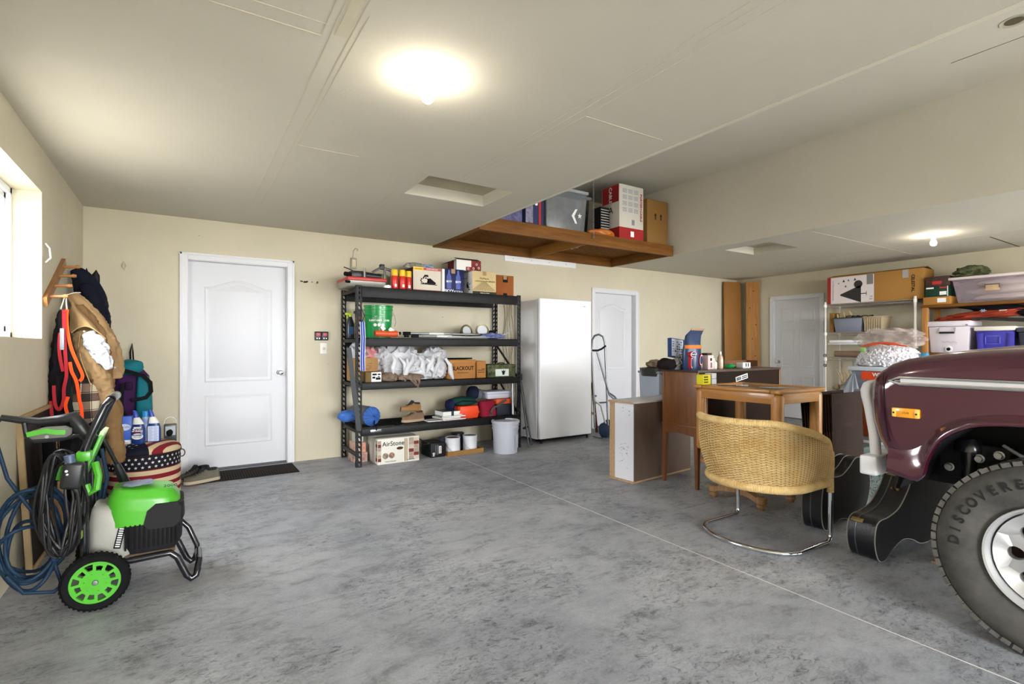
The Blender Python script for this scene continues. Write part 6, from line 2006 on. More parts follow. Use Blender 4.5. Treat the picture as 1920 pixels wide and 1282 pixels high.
# ------------------------------------------------------------ oak end table on a pedestal base
t = thing('end_table', 'square honey oak end table with a dark glass top', 'table', (3.75, 2.33, .40))
tx0, tx1, ty0, ty1, tz0, tz1 = 3.42, 4.02, 1.97, 2.68, .40, .91
ins = .075
for a in ((tx0, tx1, ty0, ty0 + ins), (tx0, tx1, ty1 - ins, ty1)):
    part('top_rail', B().box(*a, tz1 - .028, tz1, .009), M_OAKX, t)
for a in ((tx0, tx0 + ins, ty0 + ins, ty1 - ins), (tx1 - ins, tx1, ty0 + ins, ty1 - ins)):
    part('top_rail', B().box(*a, tz1 - .028, tz1, .009), M_OAKY, t)
part('glass_top', B().box(tx0 + ins, tx1 - ins, ty0 + ins, ty1 - ins, tz1 - .014, tz1 - .004, .001), mat('smoked glass', '15100c', .04, coat=1), t)
part('apron', B().box(tx0 + .012, tx0 + .03, ty0 + .05, ty1 - .05, tz1 - .10, tz1 - .028, .002), M_OAKY, t)
part('apron', B().box(tx1 - .03, tx1 - .012, ty0 + .05, ty1 - .05, tz1 - .10, tz1 - .028, .002), M_OAKY, t)
part('apron', B().box(tx0 + .05, tx1 - .05, ty0 + .012, ty0 + .03, tz1 - .10, tz1 - .028, .002), M_OAKX, t)
part('apron', B().box(tx0 + .05, tx1 - .05, ty1 - .03, ty1 - .012, tz1 - .10, tz1 - .028, .002), M_OAKX, t)
for (x, y) in ((tx0 + .008, ty0 + .008), (tx0 + .008, ty1 - .086), (tx1 - .086, ty0 + .008), (tx1 - .086, ty1 - .086)):
    part('leg', B().box(x, x + .078, y, y + .078, tz0, tz1 - .028, .03, 5), M_OAK, t, smooth=60)
part('lower_rail', B().box(tx0 + .014, tx0 + .03, ty0 + .07, ty1 - .07, tz0, tz0 + .05, .002), M_OAKY, t)
part('lower_rail', B().box(tx1 - .03, tx1 - .014, ty0 + .07, ty1 - .07, tz0, tz0 + .05, .002), M_OAKY, t)
part('lower_rail', B().box(tx0 + .07, tx1 - .07, ty0 + .014, ty0 + .03, tz0, tz0 + .05, .002), M_OAKX, t)
part('lower_rail', B().box(tx0 + .07, tx1 - .07, ty1 - .03, ty1 - .014, tz0, tz0 + .05, .002), M_OAKX, t)
part('lower_shelf', B().box(tx0 + .03, tx1 - .03, ty0 + .03, ty1 - .03, tz0 + .005, tz0 + .02, .001), M_OAKX, t)
ZT = tz1 + .0005
t = carton('small yellow box on the left back corner of the oak table', 3.44, 3.53, 2.60, 2.665, ZT, ZT + .078, mat('warning yellow card', 'd8cb2a', .6), tape=False)
q = B()
for r_ in range(3):
    for k in range(5):
        q.box(3.449 + k * .010, 3.455 + k * .010, 2.598, 2.60, ZT + .015 + r_ * .02, ZT + .027 + r_ * .02 - .004 * (k % 2))
part('black_print', q, M_INK, t)
t = carton('pale grey card box stacked beside the small yellow box, upper one', 3.545, 3.605, 2.60, 2.665, ZT + .046, ZT + .088, mat('pale grey card', 'c3c3cb', .6), tape=False)
t = carton('pale grey card box beside the small yellow box, lower one', 3.545, 3.605, 2.60, 2.665, ZT, ZT + .045, mat('pale grey card', 'c3c3cb', .6), tape=False)

t = thing('pedestal_base', 'carved honey oak pedestal with block feet under the oak end table', 'table base', (3.76, 2.42, 0))
def slab(w, d, z0, z1, r, m=M_OAKX):
    o = []
    cx, cy = 3.78, 2.40
    for (sx, sy, a0) in ((1, 1, 0), (-1, 1, 90), (-1, -1, 180), (1, -1, 270)):
        for k in range(7):
            a = R(a0 + 15 * k)
            o.append((cx + sx * (w - r) + r * math.cos(a), cy + sy * (d - r) + r * math.sin(a)))
    return o
part('table_block', B().prism(slab(.345, .27, 0, 0, .09), .365, .3985, 'z'), M_OAKX, t)
part('table_block', B().prism(slab(.32, .245, 0, 0, .08), .33, .365, 'z'), M_OAKX, t)
part('table_block', B().prism(slab(.35, .275, 0, 0, .10), .305, .33, 'z'), M_OAKX, t)
part('table_block', B().prism(slab(.315, .24, 0, 0, .09), .285, .305, 'z'), M_OAKX, t)
part('pedestal_column', B().lathe([(.09, .09), (.11, .12), (.07, .16), (.06, .22), (.08, .26), (.12, .285)], (3.80, 2.42, 0), 28), M_OAK, t)
M_OAKD = wood('worn oak', 'a98662', '80603f', .5)
for x in (3.60, 3.99):
    part('foot_rail', B().prism([(2.22, .045), (2.30, .075), (2.42, .09), (2.54, .075), (2.62, .045), (2.62, .085), (2.54, .115), (2.42, .135), (2.30, .115), (2.22, .085)], x - .03, x + .03, 'x'), M_OAKD, t)
    for y in (2.215, 2.625):
        part('block_foot', B().lathe([(0, .0), (.022, .0), (.028, .018), (.036, .024), (.036, .038), (.03, .044), (.038, .052), (.038, .092), (.03, .10), (0, .10)], (x, y, 0), 16), M_OAKD, t)
part('cross_rail', B().box(3.60, 3.99, 2.385, 2.455, .09, .125, .004), M_OAKD, t)

# ------------------------------------------------------------ rattan barrel chair
CX, CY = 3.08, 1.93


def ccurve(a, v):
    """a -1..1 round the back, v 0..1 up"""
    A = .27 + .10 * v + .035 * math.sin(PI * v)
    Bq = .300 + .032 * v + .015 * math.sin(PI * v)
    s = abs(a)
    sg = 1 if a >= 0 else -1
    if s < .68:
        ph = s / .68 * PI / 2
        x = CX + .02 - A * math.cos(ph) ** .92
        y = CY - sg * Bq * math.sin(ph)
    else:
        u = (s - .68) / .32
        x = CX + .02 + u * (.245 + .02 * v)
        y = CY - sg * (Bq - .03 * u * u * v)
    return x, y


def ctop(a):
    s = abs(a)
    h = .755
    if s > .35:
        u = (s - .35) / .65
        h -= .155 * u ** 1.3 * (1.0)
    if s > .93:
        h -= .06 * ((s - .93) / .07) ** 2
    return h


def cpt(a, v, off=0):
    x, y = ccurve(a, v)
    x2, y2 = ccurve(min(a + .01, 1.0) if a < .99 else a, v)
    x1, y1 = ccurve(a - .01 if a > -.99 else a, v)
    t_ = Vector((x2 - x1, y2 - y1, 0))
    n_ = Vector((-t_.y, t_.x, 0)).normalized() if t_.length > 0 else Vector((0, 0, 0))
    z = .385 + (ctop(a) - .385) * v
    return Vector((x, y, z)) + n_ * off


t = thing('rattan_chair', 'woven rattan barrel chair on a chrome cantilever frame', 'chair', (CX, CY, 0))
M_RAT = mat('natural rattan', 'dfc694', .6, hex2='c2a066', vs=7, bump=.1, bs=60)
M_RAT2 = mat('rattan wrapping', 'dcc28c', .6, hex2='b8965c', vs=14, bump=.1, bs=60)
b = B()
NST = 58
rows = 46
NS = NST * 4
for r_ in range(rows):
    v = .03 + .94 * r_ / (rows - 1)
    pts = [cpt(-1 + 2 * j / NS, v, .0042 * (1 if r_ % 2 else -1) * math.cos(PI * j / 4)) for j in range(NS + 1)]
    b.tube(pts, .0031, 4, caps=False)
part('woven_shell', b, M_RAT, t, smooth=80, kind='stuff')
b = B()
for k in range(NST + 1):
    a = -1 + 2 * k / NST
    b.tube([cpt(a, j / 8) for j in range(9)], .0034, 5, caps=False)
part('rattan_stakes', b, mat('darker rattan stake', 'a8874c', .7), t, kind='stuff')


def wrapped(path, r, pitch=.0085, ridge=.0016, n=12):
    pts = [Vector(p) for p in path]
    L = [0]
    for p, q_ in zip(pts, pts[1:]):
        L.append(L[-1] + (q_ - p).length)
    N = int(L[-1] / pitch * 2.0)
    out, rad = [], []
    i = 0
    for k in range(N + 1):
        s = L[-1] * k / N
        while i < len(L) - 2 and L[i + 1] < s:
            i += 1
        u = (s - L[i]) / max(L[i + 1] - L[i], 1e-6)
        out.append(pts[i].lerp(pts[i + 1], u))
        rad.append(r + (ridge if k % 2 else -ridge * .4))
    return out, rad


rim = [cpt(-1 + 2 * k / 90, 1.0) + Vector((0, 0, .012)) for k in range(91)]
fr = lambda sg: [Vector((CX + .292 + .010 * math.sin(PI * k / 10), CY - sg * (.303 - .005 * k / 10), .58 - .205 * k / 10)) for k in range(1, 11)]
path = fr(-1)[::-1] + rim + fr(1)
o_, r_ = wrapped(path, .0215)
part('wrapped_rim', B().tube(o_, r_, 12), M_RAT2, t, smooth=30)
low = [cpt(-1 + 2 * k / 80, 0) + Vector((0, 0, -.012)) for k in range(81)]
o_, r_ = wrapped(low, .026)
part('wrapped_base', B().tube(o_, r_, 12), M_RAT2, t, smooth=30)
o_, r_ = wrapped([low[-1], (CX + .285, CY - .2, .37), (CX + .285, CY + .2, .37), low[0]], .022)
part('wrapped_front', B().tube(o_, r_, 10), M_RAT2, t, smooth=30)
b = B()
for k in range(26):
    y = CY - .28 + .56 * k / 25
    hx = .27 * math.sqrt(max(0, 1 - ((y - CY) / .30) ** 2))
    b.tube([(CX + .02 - hx, y, .392), (CX + .10, y, .385), (CX + .32, y, .392)], .008, 5)
part('seat_webbing', b, M_RAT, t)
for sg in (-1, 1):
    o_, r_ = wrapped([(CX + .275, CY - sg * .313, .40), (CX + .275, CY - sg * .313, .315)], .019)
    part('leg_binding', B().tube(o_, r_, 10), M_RAT2, t, smooth=30)
fp = []
ya, yb = CY - .313, CY + .313
fx = CX + .275
for z in (.39, .2, .09, .05):
    fp.append((fx, ya, z))
fp += [(fx - .01, ya, .03), (fx - .03, ya + .0, .016), (fx - .07, ya, .0145)]
for k in range(0, 21):
    a = -PI / 2 - PI * k / 20
    fp.append((CX - .05 + .0 + .20 * math.cos(a) * 1.05, CY + .313 * math.sin(a) * (1 if True else 1), .0145))
fp += [(fx - .07, yb, .0145), (fx - .03, yb, .016), (fx - .01, yb, .03)]
for z in (.05, .09, .2, .39):
    fp.append((fx, yb, z))
# resample smoothly
P_ = [Vector(p) for p in fp]
sm = []
for i in range(len(P_) - 1):
    p0_, p1_, p2_, p3_ = P_[max(i - 1, 0)], P_[i], P_[i + 1], P_[min(i + 2, len(P_) - 1)]
    for k in range(4):
        u = k / 4
        sm.append(.5 * ((2 * p1_) + (p2_ - p0_) * u + (2 * p0_ - 5 * p1_ + 4 * p2_ - p3_) * u * u + (3 * p1_ - p0_ - 3 * p2_ + p3_) * u ** 3))
sm.append(P_[-1])
part('chrome_frame', B().tube(sm, .0135, 16), M_CHR, t, smooth=70)

# ------------------------------------------------------------ leaning flattened cartons
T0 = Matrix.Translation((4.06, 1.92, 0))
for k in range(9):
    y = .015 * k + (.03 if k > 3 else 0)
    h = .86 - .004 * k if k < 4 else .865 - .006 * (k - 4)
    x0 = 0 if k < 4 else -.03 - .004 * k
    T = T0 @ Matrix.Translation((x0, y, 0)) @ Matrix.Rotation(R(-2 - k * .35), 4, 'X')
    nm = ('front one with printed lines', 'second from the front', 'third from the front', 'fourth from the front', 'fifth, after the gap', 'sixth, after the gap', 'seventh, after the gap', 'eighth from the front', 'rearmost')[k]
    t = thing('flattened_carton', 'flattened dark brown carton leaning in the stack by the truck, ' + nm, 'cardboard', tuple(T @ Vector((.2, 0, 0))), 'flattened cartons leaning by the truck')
    part('panel', B(T).box(0, .47, 0, .0045, 0, h, .001), mat('shaded umber board', '2c211c', .85, var=.12, vs=5), t)  # brown darkened further: the truck's shade is put into the colour
    part('panel', B(T).box(.001, .47, .0052, .0095, .002, h - .004, .001), mat('shaded umber ply', '3d302a', .85), t)  # second ply, slightly lighter, with the same shade in its colour
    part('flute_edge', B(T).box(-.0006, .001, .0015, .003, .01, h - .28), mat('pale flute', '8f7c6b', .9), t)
    if k == 0:
        q = B(T)
        for (x, z, w) in ((.05, .78, .10), (.05, .55, .09), (.05, .50, .08), (.06, .36, .08), (.06, .30, .08), (.06, .24, .08), (.2, .6, .1), (.2, .4, .12)):
            for l in range(3):
                q.box(x, x + w, -.0008, 0, z + l * .012, z + .004 + l * .012)
        q.box(.05, .06, -.0008, 0, .47, .59).box(.135, .14, -.0008, 0, .47, .59)
        part('faint_print', q, mat('faint print', '352822', .8), t)
        for zz_ in (.45, .62):
            part('crease', B(T).box(0, .47, -.0006, .0, zz_, zz_ + .002), mat('faint print', '352822', .8), t)

# ------------------------------------------------------------ instrument cases
M_CASE = mat('scuffed black leatherette', '14161d', .32, var=.3, vs=14, bump=.2, bs=180)
M_CASE2 = mat('black case face', '08080a', .7, bump=.1, bs=160, spec=.15)
M_BRS = mat('worn brass', 'a08c5c', .35, .8)
M_PIPE = mat('grey case piping', '8c8a80', .5)


def gcase(name, label, T, outline, th, seam=.04, latches=(), handle=None, loc=None):
    """outline in local (s, z); thickness along local y from 0 to th"""
    t = thing(name, label, 'instrument case', loc)
    n = len(outline)
    # smooth closed outline with Catmull-Rom
    P = [Vector((p[0], p[1])) for p in outline]
    sm = []
    for i in range(n):
        a, b_, c, d = P[i - 1], P[i], P[(i + 1) % n], P[(i + 2) % n]
        for k in range(6):
            u = k / 6
            sm.append(.5 * ((2 * b_) + (c - a) * u + (2 * a - 5 * b_ + 4 * c - d) * u * u + (3 * b_ - a - 3 * c + d) * u ** 3))
    mz = min(p.y for p in sm)
    sm = [Vector((p.x, p.y - mz + .001)) for p in sm]
    part('side_wall', B(T).surf(lambda u, v: (sm[int(round(u * len(sm))) % len(sm)].x, th * v, sm[int(round(u * len(sm))) % len(sm)].y), len(sm), 1, True), M_CASE, t, smooth=70)
    for y0 in (0, th):
        q = B(T)
        q.prism([(p.x, p.y) for p in sm], y0 - .003, y0 + .003, 'y')
        part('case_face', q, M_CASE2, t, smooth=30)
        part('piping', B(T).tube([(p.x, y0, p.y) for p in sm], .0035, 6, closed=True), M_PIPE, t)
    part('seam', B(T).tube([(p.x, th - seam, p.y) for p in sm], .0035, 6, closed=True), mat('steel valance', '6d7078', .35, .6), t)
    for (i) in latches:
        p = sm[int(i * len(sm)) % len(sm)]
        p2 = sm[(int(i * len(sm)) + 1) % len(sm)]
        d_ = (p2 - p).normalized()
        nn_ = Vector((-d_.y, d_.x)) if (Vector((-d_.y, d_.x)).y > 0) else Vector((d_.y, -d_.x))
        TT = T @ Matrix.Translation((p.x + nn_.x * .003, th - seam, p.y + nn_.y * .003)) @ Matrix.Rotation(-math.atan2(d_.y, d_.x), 4, 'Y')
        part('latch', B(TT).box(-.012, .012, -.035, .03, -.002, .005, .0015).box(-.008, .008, -.02, .012, .004, .009, .001), M_BRS, t)
    if handle:
        i0, i1 = handle
        p, p2 = sm[int(i0 * len(sm))], sm[int(i1 * len(sm))]
        m = (p + p2) / 2
        nn_ = Vector((-(p2 - p).y, (p2 - p).x)).normalized()
        if nn_.y < 0:
            nn_ = -nn_
        yy_ = th * .42
        pts = [(p.x, yy_, p.y), (p.x + nn_.x * .02, yy_, p.y + nn_.y * .02), (m.x + nn_.x * .035, yy_, m.y + nn_.y * .035), (p2.x + nn_.x * .02, yy_, p2.y + nn_.y * .02), (p2.x, yy_, p2.y)]
        part('case_handle', B(T).tube(pts, .009, 8), M_BPL, t)
        for e in (p, p2):
            part('handle_ring', B(T).cyl((e.x, yy_ - .02, e.y + .006), (e.x, yy_ + .02, e.y + .006), .008, n=8), M_BRS, t)
    return t


ol = [(.0, .10), (.012, .19), (.05, .225), (.13, .235), (.24, .27), (.33, .35), (.40, .44), (.50, .50), (.62, .50), (.72, .46), (.82, .455), (.95, .50), (1.06, .46), (1.11, .34), (1.09, .18), (.98, .06), (.84, .05), (.72, .06), (.60, .03), (.48, .03), (.38, .07), (.28, .085), (.18, .05), (.10, .0), (.035, .01)]
Tg = Matrix.Translation((3.245, 1.33, 0)) @ Matrix.Rotation(R(-5.5), 4, 'Z')
gcase('guitar_case', 'large black guitar case standing on its edge under the truck bumper', Tg, ol, .15, .045, latches=(.055, .235, .30), handle=(.20, .255), loc=(3.245, 1.33, 0))
ol2 = [(.0, .10), (.01, .25), (.05, .33), (.14, .335), (.28, .33), (.40, .37), (.50, .42), (.62, .41), (.70, .34), (.74, .22), (.70, .09), (.60, .02), (.48, .0), (.38, .02), (.26, .04), (.14, .01), (.04, .01)]
Tg2 = Matrix.Translation((3.50, 1.74, 0)) @ Matrix.Rotation(R(2.5), 4, 'Z')
gcase('instrument_case', 'smaller scuffed black instrument case behind the rattan chair', Tg2, ol2, .125, .055, latches=(.15, ), loc=(3.50, 1.74, 0))
t = thing('case_badge', 'small silver and blue round tag on the smaller case', 'badge', (3.60, 1.8, .36))
part('disc', B().blob((3.56, 1.80, .352), (.035, .03, .012), .1, 2, 2, 3), mat('silver blue tag', 'a9b6c8', .3, .4), t)

# ------------------------------------------------------------ garland tub, cabinet behind the bumper
t = thing('garland_tub', 'clear tub packed with green and red tinsel garland', 'tub', (4.98, 1.80, 0))
part('tub_shell', B().taper(4.66, 5.35, 1.60, 2.02, .002, .38, .03, .03, .012), clear('clear tub plastic', 'a8c4bc', .22, .12), t)
b = B()
mg = [mat('green tinsel', '0f6a38', .3, .3), mat('dark red tinsel', '5a1d18', .4, .2), mat('bright tinsel', '7fc8a0', .25, .6)]
rnd = random.Random(5)
for k in range(2600):
    z = rnd.uniform(.02, .36)
    f = z / .38 * .03
    x, y = rnd.uniform(4.70 - f, 5.31 + f), rnd.uniform(1.64 - f, 1.98 + f)
    if rnd.random() < .6:
        y = 1.635 - f + rnd.random() * .03
    elif rnd.random() < .5:
        x = 4.695 - f + rnd.random() * .03
    b.mi = 1 if z < .16 and rnd.random() < .65 else (2 if rnd.random() < .14 else 0)
    p = Vector((x, y, z))
    d_ = Vector((rnd.gauss(0, 1), rnd.gauss(0, 1), rnd.gauss(0, 1))).normalized() * .022
    s_ = d_.cross(Vector((rnd.gauss(0, 1), rnd.gauss(0, 1), rnd.gauss(0, 1)))).normalized() * .0025
    b._f([b._v(p - d_), b._v(p + s_), b._v(p + d_), b._v(p - s_)])
part('tinsel', b, mg, t, smooth=0, kind='stuff')
t = thing('appliance', 'grey appliance with an orange front panel behind the truck bumper', 'cabinet', (5.55, 2.2, 0))
part('body', B().box(5.45, 5.95, 1.95, 2.42, .02, .80, .01), M_GRY, t)
part('orange_panel', B().box(5.50, 5.90, 1.944, 1.951, .36, .72, .003), mat('burnt orange panel', '8c4218', .5), t)
part('orange_panel', B().box(5.444, 5.451, 2.0, 2.37, .36, .74, .003), mat('burnt orange panel', '8c4218', .5), t)
part('grey_band', B().box(5.443, 5.452, 1.96, 2.41, .30, .325, .002), M_PAP, t)
for x in (5.5, 5.9):
    part('foot', B().box(x - .02, x + .02, 2.0, 2.36, 0, .02), M_BLK, t)

# ------------------------------------------------------------ boards in the corner
t = thing('leaning_board', 'wide reddish brown board leaning in the back right corner', 'board', (8.3, 5.65, 0))
part('board', B(Matrix.Translation((8.30, 5.62, 0)) @ Matrix.Rotation(R(-20), 4, 'Z') @ Matrix.Rotation(R(-1.6), 4, 'X')).box(-.17, .17, 0, .02, 0, 2.38, .002), mat('brown board', '9a6a34', .6, var=.15, vs=2), t)
t = thing('leaning_board', 'narrow knotty pine board leaning right of the wide brown board', 'board', (8.52, 5.45, 0))
T = Matrix.Translation((8.50, 5.40, 0)) @ Matrix.Rotation(R(-46), 4, 'Z') @ Matrix.Rotation(R(-.6), 4, 'X')
part('board', B(T).box(-.10, .12, 0, .035, 0, 2.37, .002), M_PINE, t)
q = B(T)
for (x, z) in ((.02, 2.2), (-.04, 1.9), (.06, 1.6), (.0, 1.35), (.05, 1.05)):
    q.cyl((x, -.001, z), (x, .001, z), .01, n=8)
part('knot', q, mat('knot', '4a2c16', .7), t)

# ------------------------------------------------------------ wire shelves on the right wall
WX0, WX1, WY0, WY1 = 8.15, 8.58, 2.87, 4.00
M_WIRE = mat('grey wire coating', 'a9a39a', .45, .2)
t = thing('wire_shelf_unit', 'white and chrome wire shelf unit against the right wall', 'shelf', (8.4, 3.4, 0))
for (x, y) in ((WX0, WY0), (WX1, WY0), (WX0, WY1), (WX1, WY1)):
    part('post', B().cyl((x, y, 0), (x, y, 1.88), .0135 if y > 3 else .018, n=10), mat('cream post', 'd6cfc6', .5), t)
for z in (1.84, 1.42, 1.04, .55):
    b = B()
    for (y0, y1, x) in ((WY0, WY1, WX0), (WY0, WY1, WX1)):
        b.cyl((x, y0, z), (x, y1, z), .004, n=6)
        b.cyl((x, y0, z - .032), (x, y1, z - .032), .004, n=6)
        nz = 30
        b.tube([(x, y0 + (y1 - y0) * k / nz, z - (.0 if k % 2 else .032)) for k in range(nz + 1)], .003, 5)
    for y in (WY0, WY1):
        b.cyl((WX0, y, z), (WX1, y, z), .004, n=6)
        b.cyl((WX0, y, z - .032), (WX1, y, z - .032), .004, n=6)
    part('shelf_truss', b, M_WIRE, t)
    b = B()
    for k in range(46):
        y = WY0 + (WY1 - WY0) * (k + .5) / 46
        b.cyl((WX0, y, z + .003), (WX1, y, z + .003), .0018, n=4)
    part('shelf_wires', b, M_WIRE, t, kind='stuff')
    for (x, y) in ((WX0, WY0), (WX1, WY0), (WX0, WY1), (WX1, WY1)):
        part('collar', B().cyl((x, y, z - .04), (x, y, z + .006), .022, n=10), M_PAP, t)
q = B()
for z in (1.08, .93):
    for k in range(5):
        a = 2 * PI * k / 5
        q.blob((WX0 - .01, WY1 + .0 + .018 * math.cos(a), z + .018 * math.sin(a)), (.008, .011, .011), 0, 1, 1)
part('ornament', q, mat('dark metal ornament', '4a4440', .4, .5), t)

W0 = 1.8465
t = thing('tree_carton', 'long cardboard tree carton, left half printed white, on the wire shelves', 'box', (8.3, 3.4, W0))
part('body', B().box(8.17, 8.50, 2.78, 3.98, W0, W0 + .40, .003), mat('tan tree carton', 'a4783f', .85, var=.08, vs=4), t)
part('flap', B(Matrix.Translation((8.17, 3.38, W0 + .40)) @ Matrix.Rotation(R(-12), 4, 'Y')).box(0, .17, -.59, .59, 0, .003), mat('tan tree carton', 'a4783f', .85), t)
part('flap', B(Matrix.Translation((8.5, 3.38, W0 + .40)) @ Matrix.Rotation(R(10), 4, 'Y')).box(-.17, .0, -.59, .59, 0, .003), mat('brown inner flap', '7a5428', .85), t)
pl(t, 3.36, 3.98, W0 + .002, W0 + .39, 8.17, mat('white pink print', 'ddd3d2', .6), 'white_print', ax='x')
pl(t, 3.93, 3.98, W0 + .002, W0 + .39, 8.1688, mat('tree red', '9c2f28', .6), 'red_edge', ax='x')
q = B()
cz = W0 + .125
for k in range(22):
    y0 = 3.80 - k * .0125
    w = .008 + .0052 * k
    q.prism([(y0, cz - w - .004 * (k % 2)), (y0 - .0135, cz - w - .006), (y0 - .0135, cz + w + .006), (y0, cz + w + .004 * (k % 2))], 8.1678, 8.169, 'x')
q.box(8.1678, 8.169, 3.455, 3.53, cz - .006, cz + .006)
q.box(8.1678, 8.169, 3.452, 3.458, cz - .03, cz + .03)
q.lathe([(0, 0), (.056, 0), (.056, .001)], (8.1678, 3.56, W0 + .265), 24, 'x')
for (y, z, s) in ((3.77, .33, 1), (3.70, .335, .7), (3.62, .34, 1), (3.74, .25, .8), (3.83, .30, .5)):
    q.prism([(y, W0 + z - .018 * s), (y - .035 * s, W0 + z - .018 * s), (y - .018 * s, W0 + z + .022 * s)], 8.1678, 8.169, 'x')
part('tree_drawing', q, mat('dark grey drawing', '3c3a38', .7), t, kind='stuff')
txt('7.5 FT PRE-LIT MOUNTAIN FIR', .022, (8.1675, 3.90, W0 + .2), (R(90), R(90), R(-90)), mat('tree red', '9c2f28', .6), t)
txt('7.5', .05, (8.1675, 3.40, W0 + .06), (R(90), R(90), R(-90)), mat('dark grey drawing', '3c3a38', .7), t)
txt('CELESTIAL', .05, (8.166, 2.90, W0 + .21), (R(90), R(90), R(-90)), M_INK, t, bold=.0008)
part('tape', B().box(8.1675, 8.1705, 3.37, 3.45, W0 + .25, W0 + .40), mat('silver tape', '7d7a78', .35), t)
part('tape', B().box(8.1675, 8.1705, 2.95, 3.02, W0 + .29, W0 + .40), mat('silver duct tape', 'a3a19c', .3), t)
# shelf 2
W1 = 1.4265
t = thing('plastic_basket', 'grey plastic bin holding wood scraps and cables on the wire shelf', 'bin', (8.33, 3.75, W1))
part('bin_body', B().taper(8.18, 8.48, 3.52, 3.90, W1, W1 + .20, .02, .02, .006), mat('blue grey plastic', '7d8291', .4), t)
part('bin_rim', B().box(8.17, 8.49, 3.51, 3.91, W1 + .20, W1 + .215, .004), mat('dark rim', '3c3a38', .5), t)
t = thing('plastic_basket', 'ribbed cream plastic bin right of the grey one on the wire shelf', 'bin', (8.33, 3.40, W1))
part('bin_body', B().taper(8.19, 8.47, 3.26, 3.51, W1, W1 + .20, .015, .02, .006), mat('cream ribbed plastic', 'b3a283', .5), t)
q = B()
for k in range(8):
    q.box(8.186, 8.2, 3.275 + k * .029, 3.285 + k * .029, W1 + .01, W1 + .19)
part('rib', q, mat('cream ribbed plastic', 'b3a283', .5), t)
part('bin_rim', B().box(8.18, 8.48, 3.25, 3.515, W1 + .20, W1 + .215, .004), mat('cream ribbed plastic', 'b3a283', .5), t)
b = B()
for k in range(9):
    b.cyl((8.24 + .03 * (k % 4), 3.86 - .025 * k, W1 + .18), (8.24 + .03 * (k % 4), 3.87 - .02 * k, W1 + .27 + .02 * (k % 3)), .012, n=5)
single('wood_scraps', b, mat('pale wood', 'c9b086', .7, var=.2, vs=9), 'pale wood offcuts standing in the grey bin', 'wood', (8.3, 3.75, W1 + .18))
b = B()
for k in range(5):
    b.tube([(8.22 + .02 * k, 3.70 - .06 * k + .04 * math.cos(a), W1 + .225 + .012 * math.sin(a + k)) for a in [2 * PI * j / 14 for j in range(14)]], .006, 5, closed=True)
single('cable_coil', b, M_BLK, 'black cable coil lying on the grey and cream bins', 'cable', (8.28, 3.6, W1 + .215))
t = carton('tan open carton at the left end of the second wire shelf', 8.22, 8.40, 3.915, 3.975, W1, W1 + .29, M_CARD2, tape=False)
t = thing('light_fixture', 'white under-shelf light fixture hanging below the second wire shelf', 'lamp', (8.3, 3.8, 1.28))
part('housing', B().box(8.20, 8.40, 3.60, 3.97, 1.27, 1.31, .006), M_WHT, t)
part('reflector', B().box(8.18, 8.42, 3.59, 3.98, 1.245, 1.262, .003), mat('white enamel', 'e6e7ea', .35), t)
for y in (3.66, 3.9):
    part('hanger', B().cyl((8.3, y, 1.31), (8.3, y, 1.385), .004, n=6), M_STL, t)
# shelf 3, 4
single('paper_roll', B().cyl((8.23, 3.90, 1.105), (8.30, 3.2, 1.105), .045, n=20), mat('brown paper roll', '7b6651', .8), 'brown paper roll lying on the third wire shelf', 'roll', (8.25, 3.6, 1.045))
b = B()
rnd = random.Random(11)
for k in range(11):
    p = Vector((8.28, 3.80 - .03 * (k % 5), .60))
    a = rnd.uniform(-1.2, 1.2)
    pts = [p, p + Vector((-.02, .07 * math.sin(a), .09)), p + Vector((.01, .15 * math.sin(a), .17)), p + Vector((.02, .19 * math.sin(a + .3), .27))]
    b.tube(pts, [.018, .014, .011, .004], 7)
b.blob((8.24, 3.88, .605), (.05, .05, .05), .3, 3, 2, 3)
b.blob((8.22, 3.76, .61), (.055, .06, .055), .3, 3, 2, 6)
single('antlers', b, mat('antler bone', '8f6f4e', .7, hex2='c9b79a', vs=7), 'tangle of brown and pale antlers on the low wire shelf', 'antlers', (8.25, 3.8, .556), smooth=60)
single('rope_coil', B().tube([(8.22 + .05 * math.sin(a * 3), 3.55 + .10 * math.cos(a), .575 + .012 * math.sin(a * 5)) for a in [2 * PI * k / 40 for k in range(40)]], .011, 6, closed=True), mat('white rope', 'cfcac0', .8), 'white rope coil on the low wire shelf beside the antlers', 'rope', (8.22, 3.55, .56))
single('post_tube', B().cyl((8.46, 3.72, .56), (8.46, 3.72, 1.0), .04, n=16), M_STL, 'grey metal tube standing behind the antlers', 'pipe', (8.46, 3.72, .555))

# tall grey tub with the cotton bag
t = thing('storage_tub', 'grey storage tub with white lid before the wire shelves', 'tub', (7.3, 2.95, 0))
part('tub', B().taper(7.02, 7.55, 2.44, 3.14, 0, .915, .04, .05, .015), mat('blue grey tub', '8a90a0', .4, var=.2, vs=4), t)
part('lid', B().box(6.99, 7.58, 2.41, 3.17, .915, .969, .014), mat('pale blue lid', 'cfd6df', .4), t)
pl(t, 2.46, 3.02, .81, .908, 7.02, mat('orange red label', 'e0481f', .5), 'orange_label', ax='x', th=.012)
txt('WRAPPING', .062, (7.004, 2.74, .872), FX, M_INKW, t, bold=.0015)
txt('PAPER STORAGE BOX', .026, (7.004, 2.74, .83), FX, M_INKW, t)
t = thing('draped_cloth', 'tall grey draped film tapering upward left of the orange label', 'cloth', (6.93, 3.12, 0))
part('cloth', B().loft([(6.93, 3.12, .0, .06, .14), (6.93, 3.12, .60, .055, .13), (6.935, 3.10, .76, .035, .07), (6.94, 3.08, .88, .012, .02)], 28, fold=.25, ff=4, seed=2), mat('silver grey film', '8d939c', .35, var=.2, vs=9), t, smooth=60)
